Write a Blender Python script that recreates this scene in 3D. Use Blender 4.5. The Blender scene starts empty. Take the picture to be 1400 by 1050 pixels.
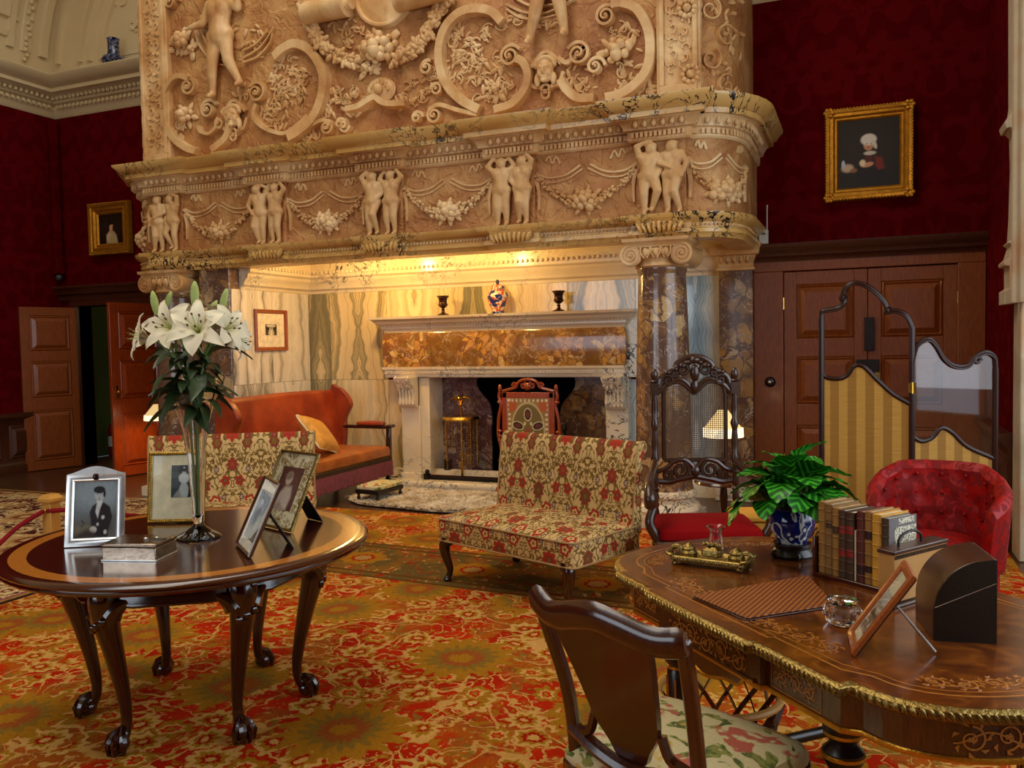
import bpy, bmesh, math, random
import numpy as np
from math import sin, cos, pi, radians, sqrt, atan2, hypot
from mathutils import Vector, Matrix

SC = bpy.context.scene
COL = SC.collection
random.seed(7)

# ---------------------------------------------------------------- camera
YAW, PITCH, ROLL, FPX, EYE = 0.39137026, -0.04691553, -0.01915455, 1161.0, 1.54
_f = Vector((-sin(YAW)*cos(PITCH), cos(YAW)*cos(PITCH), sin(PITCH)))
_r = Vector((cos(YAW), sin(YAW), 0)); _u = _r.cross(_f)
CR = _r*cos(ROLL)+_u*sin(ROLL); CU = -_r*sin(ROLL)+_u*cos(ROLL); CF = _f
cam_data = bpy.data.cameras.new('camera'); cam = bpy.data.objects.new('camera', cam_data)
COL.objects.link(cam)
cam_data.sensor_width = 36; cam_data.lens = FPX/1400*36; cam_data.clip_start = .05; cam_data.clip_end = 100
cam.matrix_world = Matrix(((CR.x, CU.x, -CF.x, 0), (CR.y, CU.y, -CF.y, 0), (CR.z, CU.z, -CF.z, EYE), (0, 0, 0, 1)))
SC.camera = cam

def ray(x, y): return CF + CR*((x-700)/FPX) + CU*((525-y)/FPX)
def onz(x, y, z):
    r = ray(x, y); return Vector((0, 0, EYE)) + r*((z-EYE)/r.z)
def ony(x, y, Y):
    r = ray(x, y); return Vector((0, 0, EYE)) + r*(Y/r.y)
def onx(x, y, X):
    r = ray(x, y); return Vector((0, 0, EYE)) + r*(X/r.x)

# ---------------------------------------------------------------- light and exposure
SC.view_settings.view_transform = 'Standard'
SC.view_settings.look = 'None'
SC.view_settings.gamma = 1.0
SC.view_settings.use_curve_mapping = False
SC.view_settings.exposure = -0.62
world = bpy.data.worlds.new('world'); SC.world = world; world.use_nodes = True
world.node_tree.nodes['Background'].inputs[0].default_value = (.55, .65, .8, 1)
world.node_tree.nodes['Background'].inputs[1].default_value = .25

def area(name, loc, target, sx, sy, watts, col):
    l = bpy.data.lights.new(name, 'AREA'); l.shape = 'RECTANGLE'; l.size = sx; l.size_y = sy
    l.energy = watts; l.color = col
    o = bpy.data.objects.new(name, l); COL.objects.link(o); o.location = loc
    o.rotation_euler = (Vector(target)-Vector(loc)).to_track_quat('-Z', 'Y').to_euler()
    return o
# glazed roof light along the crown of the vault
area('skylight_daylight', (-3.4, 2.6, 8.3), (-3.4, 2.9, 0), 4.0, 7.0, 480, (1, .84, .62))
# bay window in the right wall
area('bay_window_daylight', (2.6, 3.4, 2.6), (-3.5, 5.2, 1.4), 4.6, 3.2, 180, (.84, .92, 1))
# tall windows in the wall behind the viewer
area('rear_window_daylight', (-5.0, -3.3, 2.5), (-4.2, 6, 1.8), 4.0, 2.6, 120, (.86, .93, 1))

# ---------------------------------------------------------------- mesh helpers
class MB:
    def __init__(s): s.v = []; s.f = []; s.m = []; s.cur = 0
    def add(s, vs, fs, M=None):
        o = len(s.v)
        if M is not None: vs = [M @ Vector(p) for p in vs]
        s.v.extend([tuple(p) for p in vs]); s.f.extend([tuple(i+o for i in f) for f in fs]); s.m.extend([s.cur]*len(fs))
        return s
    def box(s, x0, x1, y0, y1, z0, z1, M=None):
        return s.add([(x0,y0,z0),(x1,y0,z0),(x1,y1,z0),(x0,y1,z0),(x0,y0,z1),(x1,y0,z1),(x1,y1,z1),(x0,y1,z1)],
                     [(0,3,2,1),(4,5,6,7),(0,1,5,4),(1,2,6,5),(2,3,7,6),(3,0,4,7)], M)
    def taper(s, c0, sx0, sy0, z0, c1, sx1, sy1, z1, M=None):
        a = [(c0[0]+i*sx0/2, c0[1]+j*sy0/2, z0) for i, j in ((-1,-1),(1,-1),(1,1),(-1,1))]
        b = [(c1[0]+i*sx1/2, c1[1]+j*sy1/2, z1) for i, j in ((-1,-1),(1,-1),(1,1),(-1,1))]
        return s.add(a+b, [(0,3,2,1),(4,5,6,7),(0,1,5,4),(1,2,6,5),(2,3,7,6),(3,0,4,7)], M)
    def lathe(s, prof, n=24, c=(0,0,0), M=None, fl=None, a0=0, a1=2*pi):
        full = abs(a1-a0-2*pi) < 1e-6; k = n if full else n+1
        vs = []; fs = []
        for r, z in prof:
            for i in range(k):
                a = a0+(a1-a0)*i/n; rr = r*(fl(a, z) if fl else 1)
                vs.append((c[0]+rr*cos(a), c[1]+rr*sin(a), c[2]+z))
        for j in range(len(prof)-1):
            for i in range(n):
                i2 = (i+1) % k
                fs.append((j*k+i, j*k+i2, (j+1)*k+i2, (j+1)*k+i))
        if prof[0][0] > 1e-4 and full: fs.append(tuple(range(k))[::-1])
        if prof[-1][0] > 1e-4 and full: fs.append(tuple((len(prof)-1)*k+i for i in range(k)))
        return s.add(vs, fs, M)
    def tube(s, pts, r, n=8, caps=True, M=None, sq=None):
        pts = [Vector(p) for p in pts]; k = len(pts)
        rs = r if isinstance(r, (list, tuple)) else [r]*k
        vs = []; fs = []
        t0 = (pts[1]-pts[0]).normalized()
        up = Vector((0,0,1)) if abs(t0.z) < .9 else Vector((1,0,0))
        nn = (up-t0*up.dot(t0)).normalized()
        for i, p in enumerate(pts):
            t = (pts[min(i+1,k-1)]-pts[max(i-1,0)])
            t = t.normalized() if t.length > 1e-9 else t0
            nn = (nn-t*nn.dot(t)); nn = nn.normalized() if nn.length > 1e-6 else t.orthogonal().normalized()
            b = t.cross(nn)
            for j in range(n):
                a = 2*pi*j/n+(pi/n if n == 4 else 0)
                q = (sq or (1, 1))
                vs.append(p+nn*(rs[i]*cos(a)*q[0])+b*(rs[i]*sin(a)*q[1]))
        for i in range(k-1):
            for j in range(n):
                j2 = (j+1) % n
                fs.append((i*n+j, i*n+j2, (i+1)*n+j2, (i+1)*n+j))
        if caps: fs.append(tuple(range(n))[::-1]); fs.append(tuple((k-1)*n+j for j in range(n)))
        return s.add(vs, fs, M)
    def prism(s, poly, z0, z1, M=None, inset=0):
        n = len(poly)
        vs = [(x,y,z0) for x,y in poly]+[(x,y,z1) for x,y in poly]
        fs = [tuple(range(n))[::-1], tuple(range(n,2*n))]+[(i,(i+1)%n,n+(i+1)%n,n+i) for i in range(n)]
        return s.add(vs, fs, M)
    def sph(s, c, r, seg=10, rin=6, M=None):
        if not isinstance(r, (tuple, list)): r = (r,r,r)
        vs = [(c[0],c[1],c[2]-r[2])]; fs = []
        for i in range(1, rin):
            t = -pi/2+pi*i/rin
            for j in range(seg):
                a = 2*pi*j/seg; vs.append((c[0]+r[0]*cos(t)*cos(a), c[1]+r[1]*cos(t)*sin(a), c[2]+r[2]*sin(t)))
        vs.append((c[0],c[1],c[2]+r[2])); L = len(vs)-1
        for j in range(seg): fs.append((0, 1+(j+1)%seg, 1+j))
        for i in range(rin-2):
            for j in range(seg):
                a = 1+i*seg+j; b = 1+i*seg+(j+1)%seg; fs.append((a,b,b+seg,a+seg))
        for j in range(seg): fs.append((L, L-seg+j, L-seg+(j+1)%seg))
        return s.add(vs, fs, M)
    def mould(s, path, prof, closed=False, caps=True, M=None):
        n = len(path); k = len(prof); vs = []; fs = []
        def nrm(a, b):
            dx, dy = b[0]-a[0], b[1]-a[1]; l = hypot(dx, dy) or 1; return (dy/l, -dx/l)
        for i in range(n):
            if closed: n1 = nrm(path[i-1], path[i]); n2 = nrm(path[i], path[(i+1)%n])
            else:
                n1 = nrm(path[max(i-1,0)], path[max(i,1)]); n2 = nrm(path[min(i,n-2)], path[min(i+1,n-1)])
            d = 1+n1[0]*n2[0]+n1[1]*n2[1]; d = max(d, .25)
            m = ((n1[0]+n2[0])/d, (n1[1]+n2[1])/d)
            for o, z in prof: vs.append((path[i][0]+m[0]*o, path[i][1]+m[1]*o, z))
        for i in range(n if closed else n-1):
            i2 = (i+1) % n
            for j in range(k-1): fs.append((i*k+j, i2*k+j, i2*k+j+1, i*k+j+1))
        if caps and not closed:
            fs.append(tuple(range(k))); fs.append(tuple((n-1)*k+j for j in range(k))[::-1])
        return s.add(vs, fs, M)
    def strip(s, pts, w, fmap, h, bev=.75):
        """raised ribbon along 2D pts with widths w, mapped by fmap(u,v,height)"""
        n = len(pts); vs = []; fs = []
        ws = w if isinstance(w, (list, tuple)) else [w]*n
        hs = h if isinstance(h, (list, tuple)) else [h]*n
        for i in range(n):
            a = pts[max(i-1,0)]; b = pts[min(i+1,n-1)]; dx, dy = b[0]-a[0], b[1]-a[1]; l = hypot(dx,dy) or 1
            nx, ny = -dy/l, dx/l; W = ws[i]/2; p = pts[i]
            for o, hh in ((-W,0),(-W*bev,hs[i]),(W*bev,hs[i]),(W,0)): vs.append(fmap(p[0]+nx*o, p[1]+ny*o, hh))
        for i in range(n-1):
            for j in range(3): fs.append((i*4+j, i*4+j+1, i*4+5+j, i*4+4+j))
        fs.append((0,1,2,3)); e = (n-1)*4; fs.append((e+3,e+2,e+1,e))
        return s.add(vs, fs)
    def grid(s, P, nu, nv, closed_u=False):
        """P[j*nu+i] points"""
        fs = []
        for j in range(nv-1):
            for i in range(nu if closed_u else nu-1):
                i2 = (i+1) % nu; fs.append((j*nu+i, j*nu+i2, (j+1)*nu+i2, (j+1)*nu+i))
        return s.add(P, fs)
    def mesh(s, name, mats, smooth=True):
        me = bpy.data.meshes.new(name); me.from_pydata(s.v, [], s.f)
        for m in (mats if isinstance(mats, (list, tuple)) else [mats]): me.materials.append(m)
        if any(s.m): me.polygons.foreach_set('material_index', s.m)
        bm = bmesh.new(); bm.from_mesh(me); bmesh.ops.recalc_face_normals(bm, faces=bm.faces)
        if smooth:
            for f in bm.faces: f.smooth = True
            for e in bm.edges:
                if len(e.link_faces) == 2 and e.calc_face_angle(0) > .7: e.smooth = False
        bm.to_mesh(me); bm.free(); me.update()
        return me
    def build(s, name, mats, parent=None, smooth=True, bevel=0, seg=2, sub=0, kind=None, label=None):
        o = bpy.data.objects.new(name, s.mesh(name, mats, smooth)); COL.objects.link(o)
        if parent is not None: o.parent = parent
        if bevel:
            b = o.modifiers.new('bevel', 'BEVEL'); b.width = bevel; b.segments = seg; b.limit_method = 'ANGLE'; b.angle_limit = radians(38)
        if sub:
            u = o.modifiers.new('subdivision', 'SUBSURF'); u.levels = sub; u.render_levels = sub
        if kind: o['kind'] = kind
        if label: o['label'] = label
        return o

def link(name, me, parent=None, loc=None, rot=None, scale=None, kind=None):
    o = bpy.data.objects.new(name, me); COL.objects.link(o)
    if parent is not None: o.parent = parent
    if loc is not None: o.location = loc
    if rot is not None: o.rotation_euler = rot
    if scale is not None: o.scale = scale if isinstance(scale, (tuple, list)) else (scale,)*3
    if kind: o['kind'] = kind
    return o
def tag(o, label, cat, group=None):
    o['label'] = label; o['category'] = cat
    if group: o['group'] = group
    return o
def thing(name, label, cat, loc=(0,0,0), rotz=0, group=None):
    o = bpy.data.objects.new(name, None); COL.objects.link(o); o.empty_display_size = .1
    o.location = loc; o.rotation_euler = (0, 0, rotz)
    return tag(o, label, cat, group)
def struct(name, label=None, loc=(0,0,0)):
    o = bpy.data.objects.new(name, None); COL.objects.link(o); o.location = loc; o['kind'] = 'structure'
    if label: o['label'] = label
    return o
def S(o, label=None):
    o['kind'] = 'structure'
    if label: o['label'] = label
    return o
def copy_tree(o, parent=None):
    c = o.copy(); COL.objects.link(c)
    if parent is not None: c.parent = parent
    for ch in list(o.children): copy_tree(ch, c)
    return c
def catmull(pts, n=6, closed=False):
    out = []; P = [Vector(p) if len(p) == 3 else Vector((p[0], p[1], 0)) for p in pts]; k = len(P)
    for i in range(k if closed else k-1):
        p0 = P[i-1] if (i > 0 or closed) else P[0]*2-P[1]; p1 = P[i]; p2 = P[(i+1)%k]
        p3 = P[(i+2)%k] if (i+2 < k or closed) else p2*2-p1
        for j in range(n):
            t = j/n
            out.append(.5*((2*p1)+(p2-p0)*t+(2*p0-5*p1+4*p2-p3)*t*t+(3*p1-p0-3*p2+p3)*t**3))
    if not closed: out.append(P[-1])
    return out
def cat2(pts, n=6, closed=False): return [(p.x, p.y) for p in catmull([(a, b, 0) for a, b in pts], n, closed)]
def spiral(cx, cy, r0, r1, a0, a1, n=28):
    return [(cx+(r0+(r1-r0)*i/n)*cos(a0+(a1-a0)*i/n), cy+(r0+(r1-r0)*i/n)*sin(a0+(a1-a0)*i/n)) for i in range(n+1)]
def lerp(a, b, t): return a+(b-a)*t
def lin(c):
    return tuple(((x/255)/12.92 if x/255 <= .04045 else ((x/255+.055)/1.055)**2.4) for x in c)
def capsule(mb, p0, p1, r0, r1, n=10):
    p0 = Vector(p0); p1 = Vector(p1); L = (p1-p0).length
    prof = [(r0*cos(a), r0*sin(a)) for a in (-pi/2+.001, -pi/3, -pi/6, 0)]+[(r1*cos(a), L+r1*sin(a)) for a in (0, pi/6, pi/3, pi/2-.001)]
    q = Vector((0,0,1)).rotation_difference((p1-p0) if L > 1e-6 else Vector((0,0,1)))
    mb.lathe(prof, n, M=Matrix.Translation(p0) @ q.to_matrix().to_4x4())
def organic(mb, voxel, name, mat, smooth_it=4):
    """one continuous surface grown over overlapping limbs"""
    me = mb.mesh(name+'_src', mat); o = bpy.data.objects.new('tmp', me); COL.objects.link(o)
    r = o.modifiers.new('r', 'REMESH'); r.mode = 'VOXEL'; r.voxel_size = voxel; r.use_smooth_shade = True
    s = o.modifiers.new('s', 'SMOOTH'); s.iterations = smooth_it; s.factor = .5
    dg = bpy.context.evaluated_depsgraph_get()
    out = bpy.data.meshes.new_from_object(o.evaluated_get(dg)); out.name = name
    out.materials.clear(); out.materials.append(mat)
    bpy.data.objects.remove(o); bpy.data.meshes.remove(me)
    for p in out.polygons: p.use_smooth = True
    return out
def paint(name, w, h, nx, ny, bg, blobs, mat, parent=None, M=None):
    """flat print: soft colour patches on a fine sheet, x across and z up"""
    us, vs = np.meshgrid(np.linspace(0, 1, nx), np.linspace(0, 1, ny))
    C = np.zeros((ny, nx, 3)); C[:] = np.array(lin(bg))
    for b in blobs:
        col = np.array(lin(b[-2])); soft = b[-1]
        if b[0] == 'e':
            _, cx, cy, rx, ry, an = b[:6]
            dx, dy = us-cx, (vs-cy); c, s_ = cos(an), sin(an); x = dx*c+dy*s_*(h/w); y = -dx*s_*(w/h)+dy*c
            d = np.sqrt((x/rx)**2+(y/ry)**2); a = np.clip((1-d)/max(soft, 1e-3)+.5, 0, 1)
        else:
            P = b[1]; ins = np.zeros(us.shape, bool); j = len(P)-1; dist = np.full(us.shape, 9.)
            for i in range(len(P)):
                x1, y1 = P[i]; x2, y2 = P[j]
                if y1 != y2: ins ^= ((y1 > vs) != (y2 > vs)) & (us < (x2-x1)*(vs-y1)/(y2-y1)+x1)
                ex, ey = x2-x1, y2-y1; t = np.clip(((us-x1)*ex+(vs-y1)*ey)/(ex*ex+ey*ey+1e-9), 0, 1)
                dist = np.minimum(dist, np.hypot(us-x1-t*ex, vs-y1-t*ey)); j = i
            a = np.clip(np.where(ins, dist, -dist)/max(soft, 1e-3)+.5, 0, 1)
        C = C*(1-a[..., None])+col*a[..., None]
    mb = MB(); mb.grid([((u-.5)*w, 0, v*h) for v in np.linspace(0, 1, ny) for u in np.linspace(0, 1, nx)], nx, ny)
    me = mb.mesh(name, mat, smooth=False)
    ca = me.color_attributes.new('print', 'FLOAT_COLOR', 'POINT')
    ca.data.foreach_set('color', np.concatenate([C.reshape(-1, 3), np.ones((nx*ny, 1))], 1).astype(np.float32).ravel())
    o = link(name, me, parent)
    if M is not None: o.matrix_local = M
    return o
# ---------------------------------------------------------------- materials
class NG:
    def __init__(s, name, rough=.5, metal=0., spec=.5, **kw):
        s.mat = bpy.data.materials.new(name); s.mat.use_nodes = True; s.nt = s.mat.node_tree
        s.b = s.nt.nodes['Principled BSDF']; s.set('Roughness', rough); s.set('Metallic', metal); s.set('Specular IOR Level', spec)
        for k, v in kw.items(): s.set(k, v)
        s._tc = None
    def set(s, k, v): s.put(s.b.inputs[k], v)
    def put(s, sock, v):
        if isinstance(v, bpy.types.NodeSocket): s.nt.links.new(v, sock)
        elif isinstance(v, (tuple, list)) and len(v) == 3 and sock.type == 'RGBA': sock.default_value = (*v, 1)
        else: sock.default_value = v
    def n(s, typ, ins=None, **props):
        nd = s.nt.nodes.new(typ)
        for k, v in props.items(): setattr(nd, k, v)
        for k, v in (ins or {}).items(): s.put(nd.inputs[k], v)
        return nd
    def tc(s):
        if s._tc is None: s._tc = s.n('ShaderNodeTexCoord').outputs['Object']
        return s._tc
    def map(s, v=None, scale=(1,1,1), loc=(0,0,0), rot=(0,0,0)):
        return s.n('ShaderNodeMapping', {'Vector': v or s.tc(), 'Scale': scale, 'Location': loc, 'Rotation': rot}).outputs[0]
    def noise(s, scale, v=None, detail=3., rough=.5, dist=0., out=0):
        return s.n('ShaderNodeTexNoise', {'Vector': v or s.tc(), 'Scale': scale, 'Detail': detail, 'Roughness': rough, 'Distortion': dist}).outputs[out]
    def vor(s, scale, v=None, feat='F1', out='Distance', rnd=1.):
        return s.n('ShaderNodeTexVoronoi', {'Vector': v or s.tc(), 'Scale': scale, 'Randomness': rnd}, feature=feat).outputs[out]
    def wave(s, scale, v=None, dist=2., detail=2., dscale=1., dirn='X', prof='SIN'):
        return s.n('ShaderNodeTexWave', {'Vector': v or s.tc(), 'Scale': scale, 'Distortion': dist, 'Detail': detail, 'Detail Scale': dscale}, bands_direction=dirn, wave_profile=prof).outputs['Fac']
    def ramp(s, fac, stops, interp='LINEAR'):
        nd = s.n('ShaderNodeValToRGB', {'Fac': fac}); cr = nd.color_ramp; cr.interpolation = interp
        while len(cr.elements) > 1: cr.elements.remove(cr.elements[-1])
        cr.elements[0].position = stops[0][0]; cr.elements[0].color = (*stops[0][1], 1)
        for p, c in stops[1:]:
            e = cr.elements.new(p); e.color = (*c, 1)
        return nd.outputs[0]
    def rf(s, fac, a, b, lo=0., hi=1.):
        return s.n('ShaderNodeMapRange', {'Value': fac, 'From Min': a, 'From Max': b, 'To Min': lo, 'To Max': hi}).outputs[0]
    def mix(s, fac, a, b, blend='MIX'):
        nd = s.n('ShaderNodeMix', data_type='RGBA', blend_type=blend)
        s.put(nd.inputs[0], fac); s.put(nd.inputs[6], a); s.put(nd.inputs[7], b); return nd.outputs[2]
    def m(s, op, a, b=0., c=0.):
        return s.n('ShaderNodeMath', {0: a, 1: b, 2: c}, operation=op).outputs[0]
    def vm(s, op, a, b=(0,0,0), out=0):
        return s.n('ShaderNodeVectorMath', {0: a, 1: b}, operation=op).outputs[out]
    def sep(s, v=None): return s.n('ShaderNodeSeparateXYZ', {0: v or s.tc()}).outputs
    def comb(s, x, y, z=0.): return s.n('ShaderNodeCombineXYZ', {0: x, 1: y, 2: z}).outputs[0]
    def bump(s, h, st=.3, dist=.01):
        s.set('Normal', s.n('ShaderNodeBump', {'Height': h, 'Strength': st, 'Distance': dist}).outputs[0])
    def line(s, fac, w, c=.5):  # thin contour of a field, 1 on the line
        return s.rf(s.m('ABSOLUTE', s.m('SUBTRACT', fac, c)), w*.5, w, 1, 0)
    def warp(s, amt, scale, v=None):
        v = v or s.tc()
        nz = s.n('ShaderNodeTexNoise', {'Vector': v, 'Scale': scale, 'Detail': 2.}).outputs['Color']
        return s.vm('ADD', v, s.vm('SCALE_' if False else 'MULTIPLY', s.vm('SUBTRACT', nz, (.5,.5,.5)), (amt,amt,amt)))
    def color(s, c): s.set('Base Color', c); return s
    def rosette(s, u, v, cu, cv, R, k, amp=.22):
        dx = s.m('SUBTRACT', u, cu); dy = s.m('SUBTRACT', v, cv)
        r = s.m('SQRT', s.m('ADD', s.m('MULTIPLY', dx, dx), s.m('MULTIPLY', dy, dy)))
        a = s.m('MULTIPLY', s.m('ARCTAN2', dy, dx), float(k))
        rr = s.m('DIVIDE', r, s.m('MULTIPLY', s.m('ADD', s.m('MULTIPLY', s.m('COSINE', a), amp), 1.), R))
        return rr
def flat(name, c, rough=.5, metal=0., spec=.5, bump=None, **kw):
    g = NG(name, rough, metal, spec, **kw); col = lin(c)
    nz = g.noise(18, detail=4)
    g.color(g.mix(g.rf(nz, .3, .7, 0, 1), tuple(x*.8 for x in col), tuple(min(1, x*1.15) for x in col)))
    if bump: g.bump(g.noise(bump[0], detail=4), bump[1], .01)
    return g.mat
def wood(name, c1, c2, rough=.3, scale=1., axis=(1,1,6), coat=.3):
    g = NG(name, rough); v = g.map(scale=tuple(scale*a for a in (axis if axis != 'x' else (6,1,1))))
    a = g.noise(5, g.map(scale=(scale*14/axis[0], scale*14/axis[1], scale*14/axis[2])), 5, .6, .6)
    g.color(g.ramp(a, [(.25, lin(c1)), (.55, tuple((x+y)/2 for x, y in zip(lin(c1), lin(c2)))), (.8, lin(c2))]))
    g.set('Coat Weight', coat); g.set('Coat Roughness', .12); g.bump(a, .05, .003)
    return g.mat
MT = {}
def mk():
    # red damask wallpaper
    g = NG('red_damask', .85, 0, .04)
    x, y, z = g.sep(); u = g.m('PINGPONG', g.m('ADD', x, y), .3); v = g.comb(u, 0., z)
    d = g.rf(g.noise(4.6, v, 3, .5, 1.2), .47, .53, 0, 1)
    g.color(g.mix(d, lin((80, 0, 4)), lin((92, 2, 7)))); g.set('Roughness', g.rf(d, 0, 1, .9, .75)); g.bump(g.noise(180), .08, .002); MT['red_wall'] = g.mat
    # dark oak joinery
    MT['oak'] = wood('oak_joinery', (106, 46, 6), (152, 76, 14), .42, 1., (1, 1, 7))
    MT['oak_dark'] = wood('oak_dark', (58, 25, 8), (88, 40, 13), .42, 1., (1, 1, 7))
    MT['door_red'] = wood('polished_door', (128, 46, 12), (176, 74, 22), .25, 1., (1, 1, 7), .6)
    MT['mahog'] = wood('mahogany', (44, 15, 8), (78, 28, 13), .16, 1.5, (5, 1, 1), .8)
    MT['mahog_leg'] = wood('mahogany_turned', (30, 10, 6), (56, 20, 10), .18, 1.5, (1, 1, 5), .7)
    MT['walnut'] = wood('walnut', (62, 30, 12), (104, 55, 22), .22, 1.5, (1, 1, 5), .6)
    MT['chair_wood'] = wood('dark_walnut', (48, 19, 9), (82, 37, 16), .22, 1.5, (1, 1, 5), .6)
    g = NG('figured_desk_top', .2, 0, .5, **{'Coat Weight': .5, 'Coat Roughness': .15})
    a = g.noise(7, g.warp(.25, 3), 6, .65, 1.5); g.color(g.ramp(a, [(.3, lin((64, 28, 7))), (.5, lin((100, 48, 11))), (.72, lin((144, 80, 22)))])); MT['burr'] = g.mat
    MT['satin'] = wood('satinwood_band', (176, 104, 34), (206, 132, 50), .2, 2., (1, 1, 1), .6)
    MT['screen_wood'] = flat('polished_mahogany_rail', (44, 17, 9), .3, 0, .35)
    MT['ebony'] = flat('ebonised_wood', (28, 18, 14), .28, 0, .5)
    MT['inlay'] = wood('inlaid_fruitwood', (150, 90, 32), (190, 124, 52), .25, 2., (1, 1, 1), .4)
    MT['carved'] = wood('carved_walnut', (38, 18, 10), (66, 34, 18), .3, 2., (1, 1, 4), .4)
    MT['ltoak'] = wood('light_oak', (196, 140, 62), (222, 168, 84), .45, 2., (1, 1, 5), .1)
    MT['frame_oak'] = wood('oak_frame', (136, 66, 26), (170, 90, 38), .35, 2., (1, 4, 1), .3)
    # plaster
    g = NG('cream_plaster', .7, 0, .3); g.color(g.mix(g.noise(3), lin((206, 184, 138)), lin((222, 202, 158)))); g.bump(g.noise(60), .05, .003); MT['plaster'] = g.mat
    # carved alabaster-like marble; relief highlights are put into its lighter tone
    g = NG('carved_marble', .42, 0, .45)
    a = g.noise(1.7, detail=5, rough=.6, dist=.6); b = g.noise(6, detail=4)
    c = g.ramp(a, [(.28, lin((168, 114, 66))), (.46, lin((206, 160, 102))), (.64, lin((232, 200, 148)))])
    c = g.mix(g.rf(b, .55, .8, 0, .5), c, lin((164, 96, 46)))
    g.color(c); h = g.noise(14, g.warp(.08, 8), 4, .6); g.bump(h, .25, .012); MT['carve'] = g.mat
    g = NG('carved_marble_ground', .5, 0, .4)  # kept darker than the raised carving, imitating shade in the relief
    a = g.noise(2.2, detail=5, rough=.62, dist=.8)
    c = g.ramp(a, [(.28, lin((146, 88, 46))), (.5, lin((180, 126, 72))), (.7, lin((208, 162, 102)))])
    g.color(g.mix(g.rf(g.noise(4.5, detail=5), .52, .75, 0, .6), c, lin((164, 96, 58))))
    w = g.noise(7, g.warp(.16, 5), 2.5, .5, 1.6); g.bump(g.rf(w, .42, .58, 0, 1), .55, .018); MT['carve_bg'] = g.mat
    # veined yellow-white marble
    def veined(name, base1, base2, vein, sc=2.2, wd=.018, rough=.2, mask=.5):
        g = NG(name, rough, 0, .5); v = g.warp(.35, 2.0)
        c = g.mix(g.rf(g.noise(1.6, detail=4), .3, .7), lin(base1), lin(base2))
        l = g.line(g.noise(sc, v, 5, .62, .7), wd); l2 = g.line(g.noise(sc*2.3, v, 4, .6, .5), wd*1.3)
        k = g.m('MULTIPLY', g.m('MAXIMUM', l, l2), g.rf(g.noise(.8, detail=4, out=0), mask-.1, mask+.06))
        g.color(g.mix(k, c, lin(vein))); g.bump(g.noise(30), .05, .004); return g.mat
    MT['pavo'] = veined('veined_cornice_marble', (206, 152, 72), (226, 190, 120), (30, 26, 30), 2.0, .012, .25, .54)
    MT['pavo_w'] = veined('veined_pale_marble', (226, 204, 166), (240, 228, 204), (60, 56, 60), 1.8, .010, .2, .54)
    # breccia
    def breccia(name, cols, matrix1, matrix2, sc=7., rough=.14, vein=(214, 200, 186)):
        g = NG(name, rough, 0, .5, **{'Coat Weight': .15, 'Coat Roughness': .1}); v = g.warp(.22, 4); v2 = g.warp(.06, 16, v)
        cell = g.vor(sc, v2, 'F1', 'Color'); e = g.vor(sc, v2, 'DISTANCE_TO_EDGE', 'Distance')
        rnd = g.n('ShaderNodeSeparateColor', {0: cell}).outputs[0]
        cl = g.ramp(rnd, [(i/len(cols), lin(c)) for i, c in enumerate(cols)], 'CONSTANT')
        cl = g.mix(g.rf(g.noise(25, detail=4), .35, .75, 0, .45), cl, lin(matrix2))
        mx = g.mix(g.noise(9, detail=5), lin(matrix1), lin(matrix2))
        big = g.rf(g.noise(3.1, detail=4, dist=.5), .44, .56)
        k = g.m('MULTIPLY', g.rf(e, .03, .09), g.m('ADD', g.m('MULTIPLY', big, .85), .15))
        c = g.mix(k, mx, cl)
        c = g.mix(g.m('MULTIPLY', g.line(g.noise(3.5, v, 4, .65, .8), .007), .55), c, lin(vein))
        g.color(c); return g.mat
    MT['brec'] = breccia('brown_breccia', [(182, 138, 70), (164, 122, 70), (132, 94, 62), (200, 168, 114), (104, 72, 56), (158, 116, 60)], (76, 52, 44), (122, 94, 76), 7.)
    MT['brec2'] = breccia('yellow_breccia', [(222, 166, 78), (204, 146, 66), (228, 190, 122), (160, 104, 62), (208, 152, 88), (132, 84, 54)], (104, 70, 32), (150, 106, 56), 13.)
    MT['brec_p'] = breccia('purple_breccia', [(150, 120, 120), (190, 166, 150), (110, 74, 78), (206, 190, 172), (126, 92, 92), (170, 130, 96)], (74, 46, 52), (112, 80, 80), 8.)
    # bookmatched onyx slabs
    def onyx(name, c0, c1, c2, c3):
        g = NG(name, .16, 0, .5, **{'Coat Weight': .5, 'Coat Roughness': .06}); x, y, z = g.sep()
        rnd = g.n('ShaderNodeObjectInfo').outputs['Random']
        zz = g.m('ADD', z, g.m('MULTIPLY', rnd, 7.3)); au = g.m('ABSOLUTE', x)
        w1 = g.noise(1.0, g.comb(g.m('MULTIPLY', au, 1.4), g.m('MULTIPLY', rnd, 9.), g.m('MULTIPLY', zz, 1.5)), 3, .5)
        w2 = g.noise(1.0, g.comb(g.m('MULTIPLY', au, 4.), 3.3, g.m('MULTIPLY', zz, 5.)), 3, .55)
        t = g.m('ADD', g.m('ADD', au, g.m('MULTIPLY', w1, .55)), g.m('MULTIPLY', w2, .07))
        band = g.noise(4.2, g.comb(t, 0., g.m('MULTIPLY', rnd, 5.)), 4, .72)
        fine = g.m('ADD', g.m('MULTIPLY', g.m('SINE', g.m('MULTIPLY', t, 190.)), .5), .5)
        c = g.ramp(band, [(.2, lin(c3)), (.4, lin(c0)), (.5, lin(c1)), (.575, lin(c2)), (.62, lin(c3)), (.69, lin(c2)), (.73, lin(c1))])
        c = g.mix(g.m('MULTIPLY', g.m('MULTIPLY', g.rf(fine, .62, 1), .55), g.rf(band, .42, .56)), c, lin(c3))
        g.color(c); return g.mat
    MT['onyx'] = onyx('onyx_slab', (236, 216, 176), (222, 196, 146), (168, 152, 110), (112, 108, 84))
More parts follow.
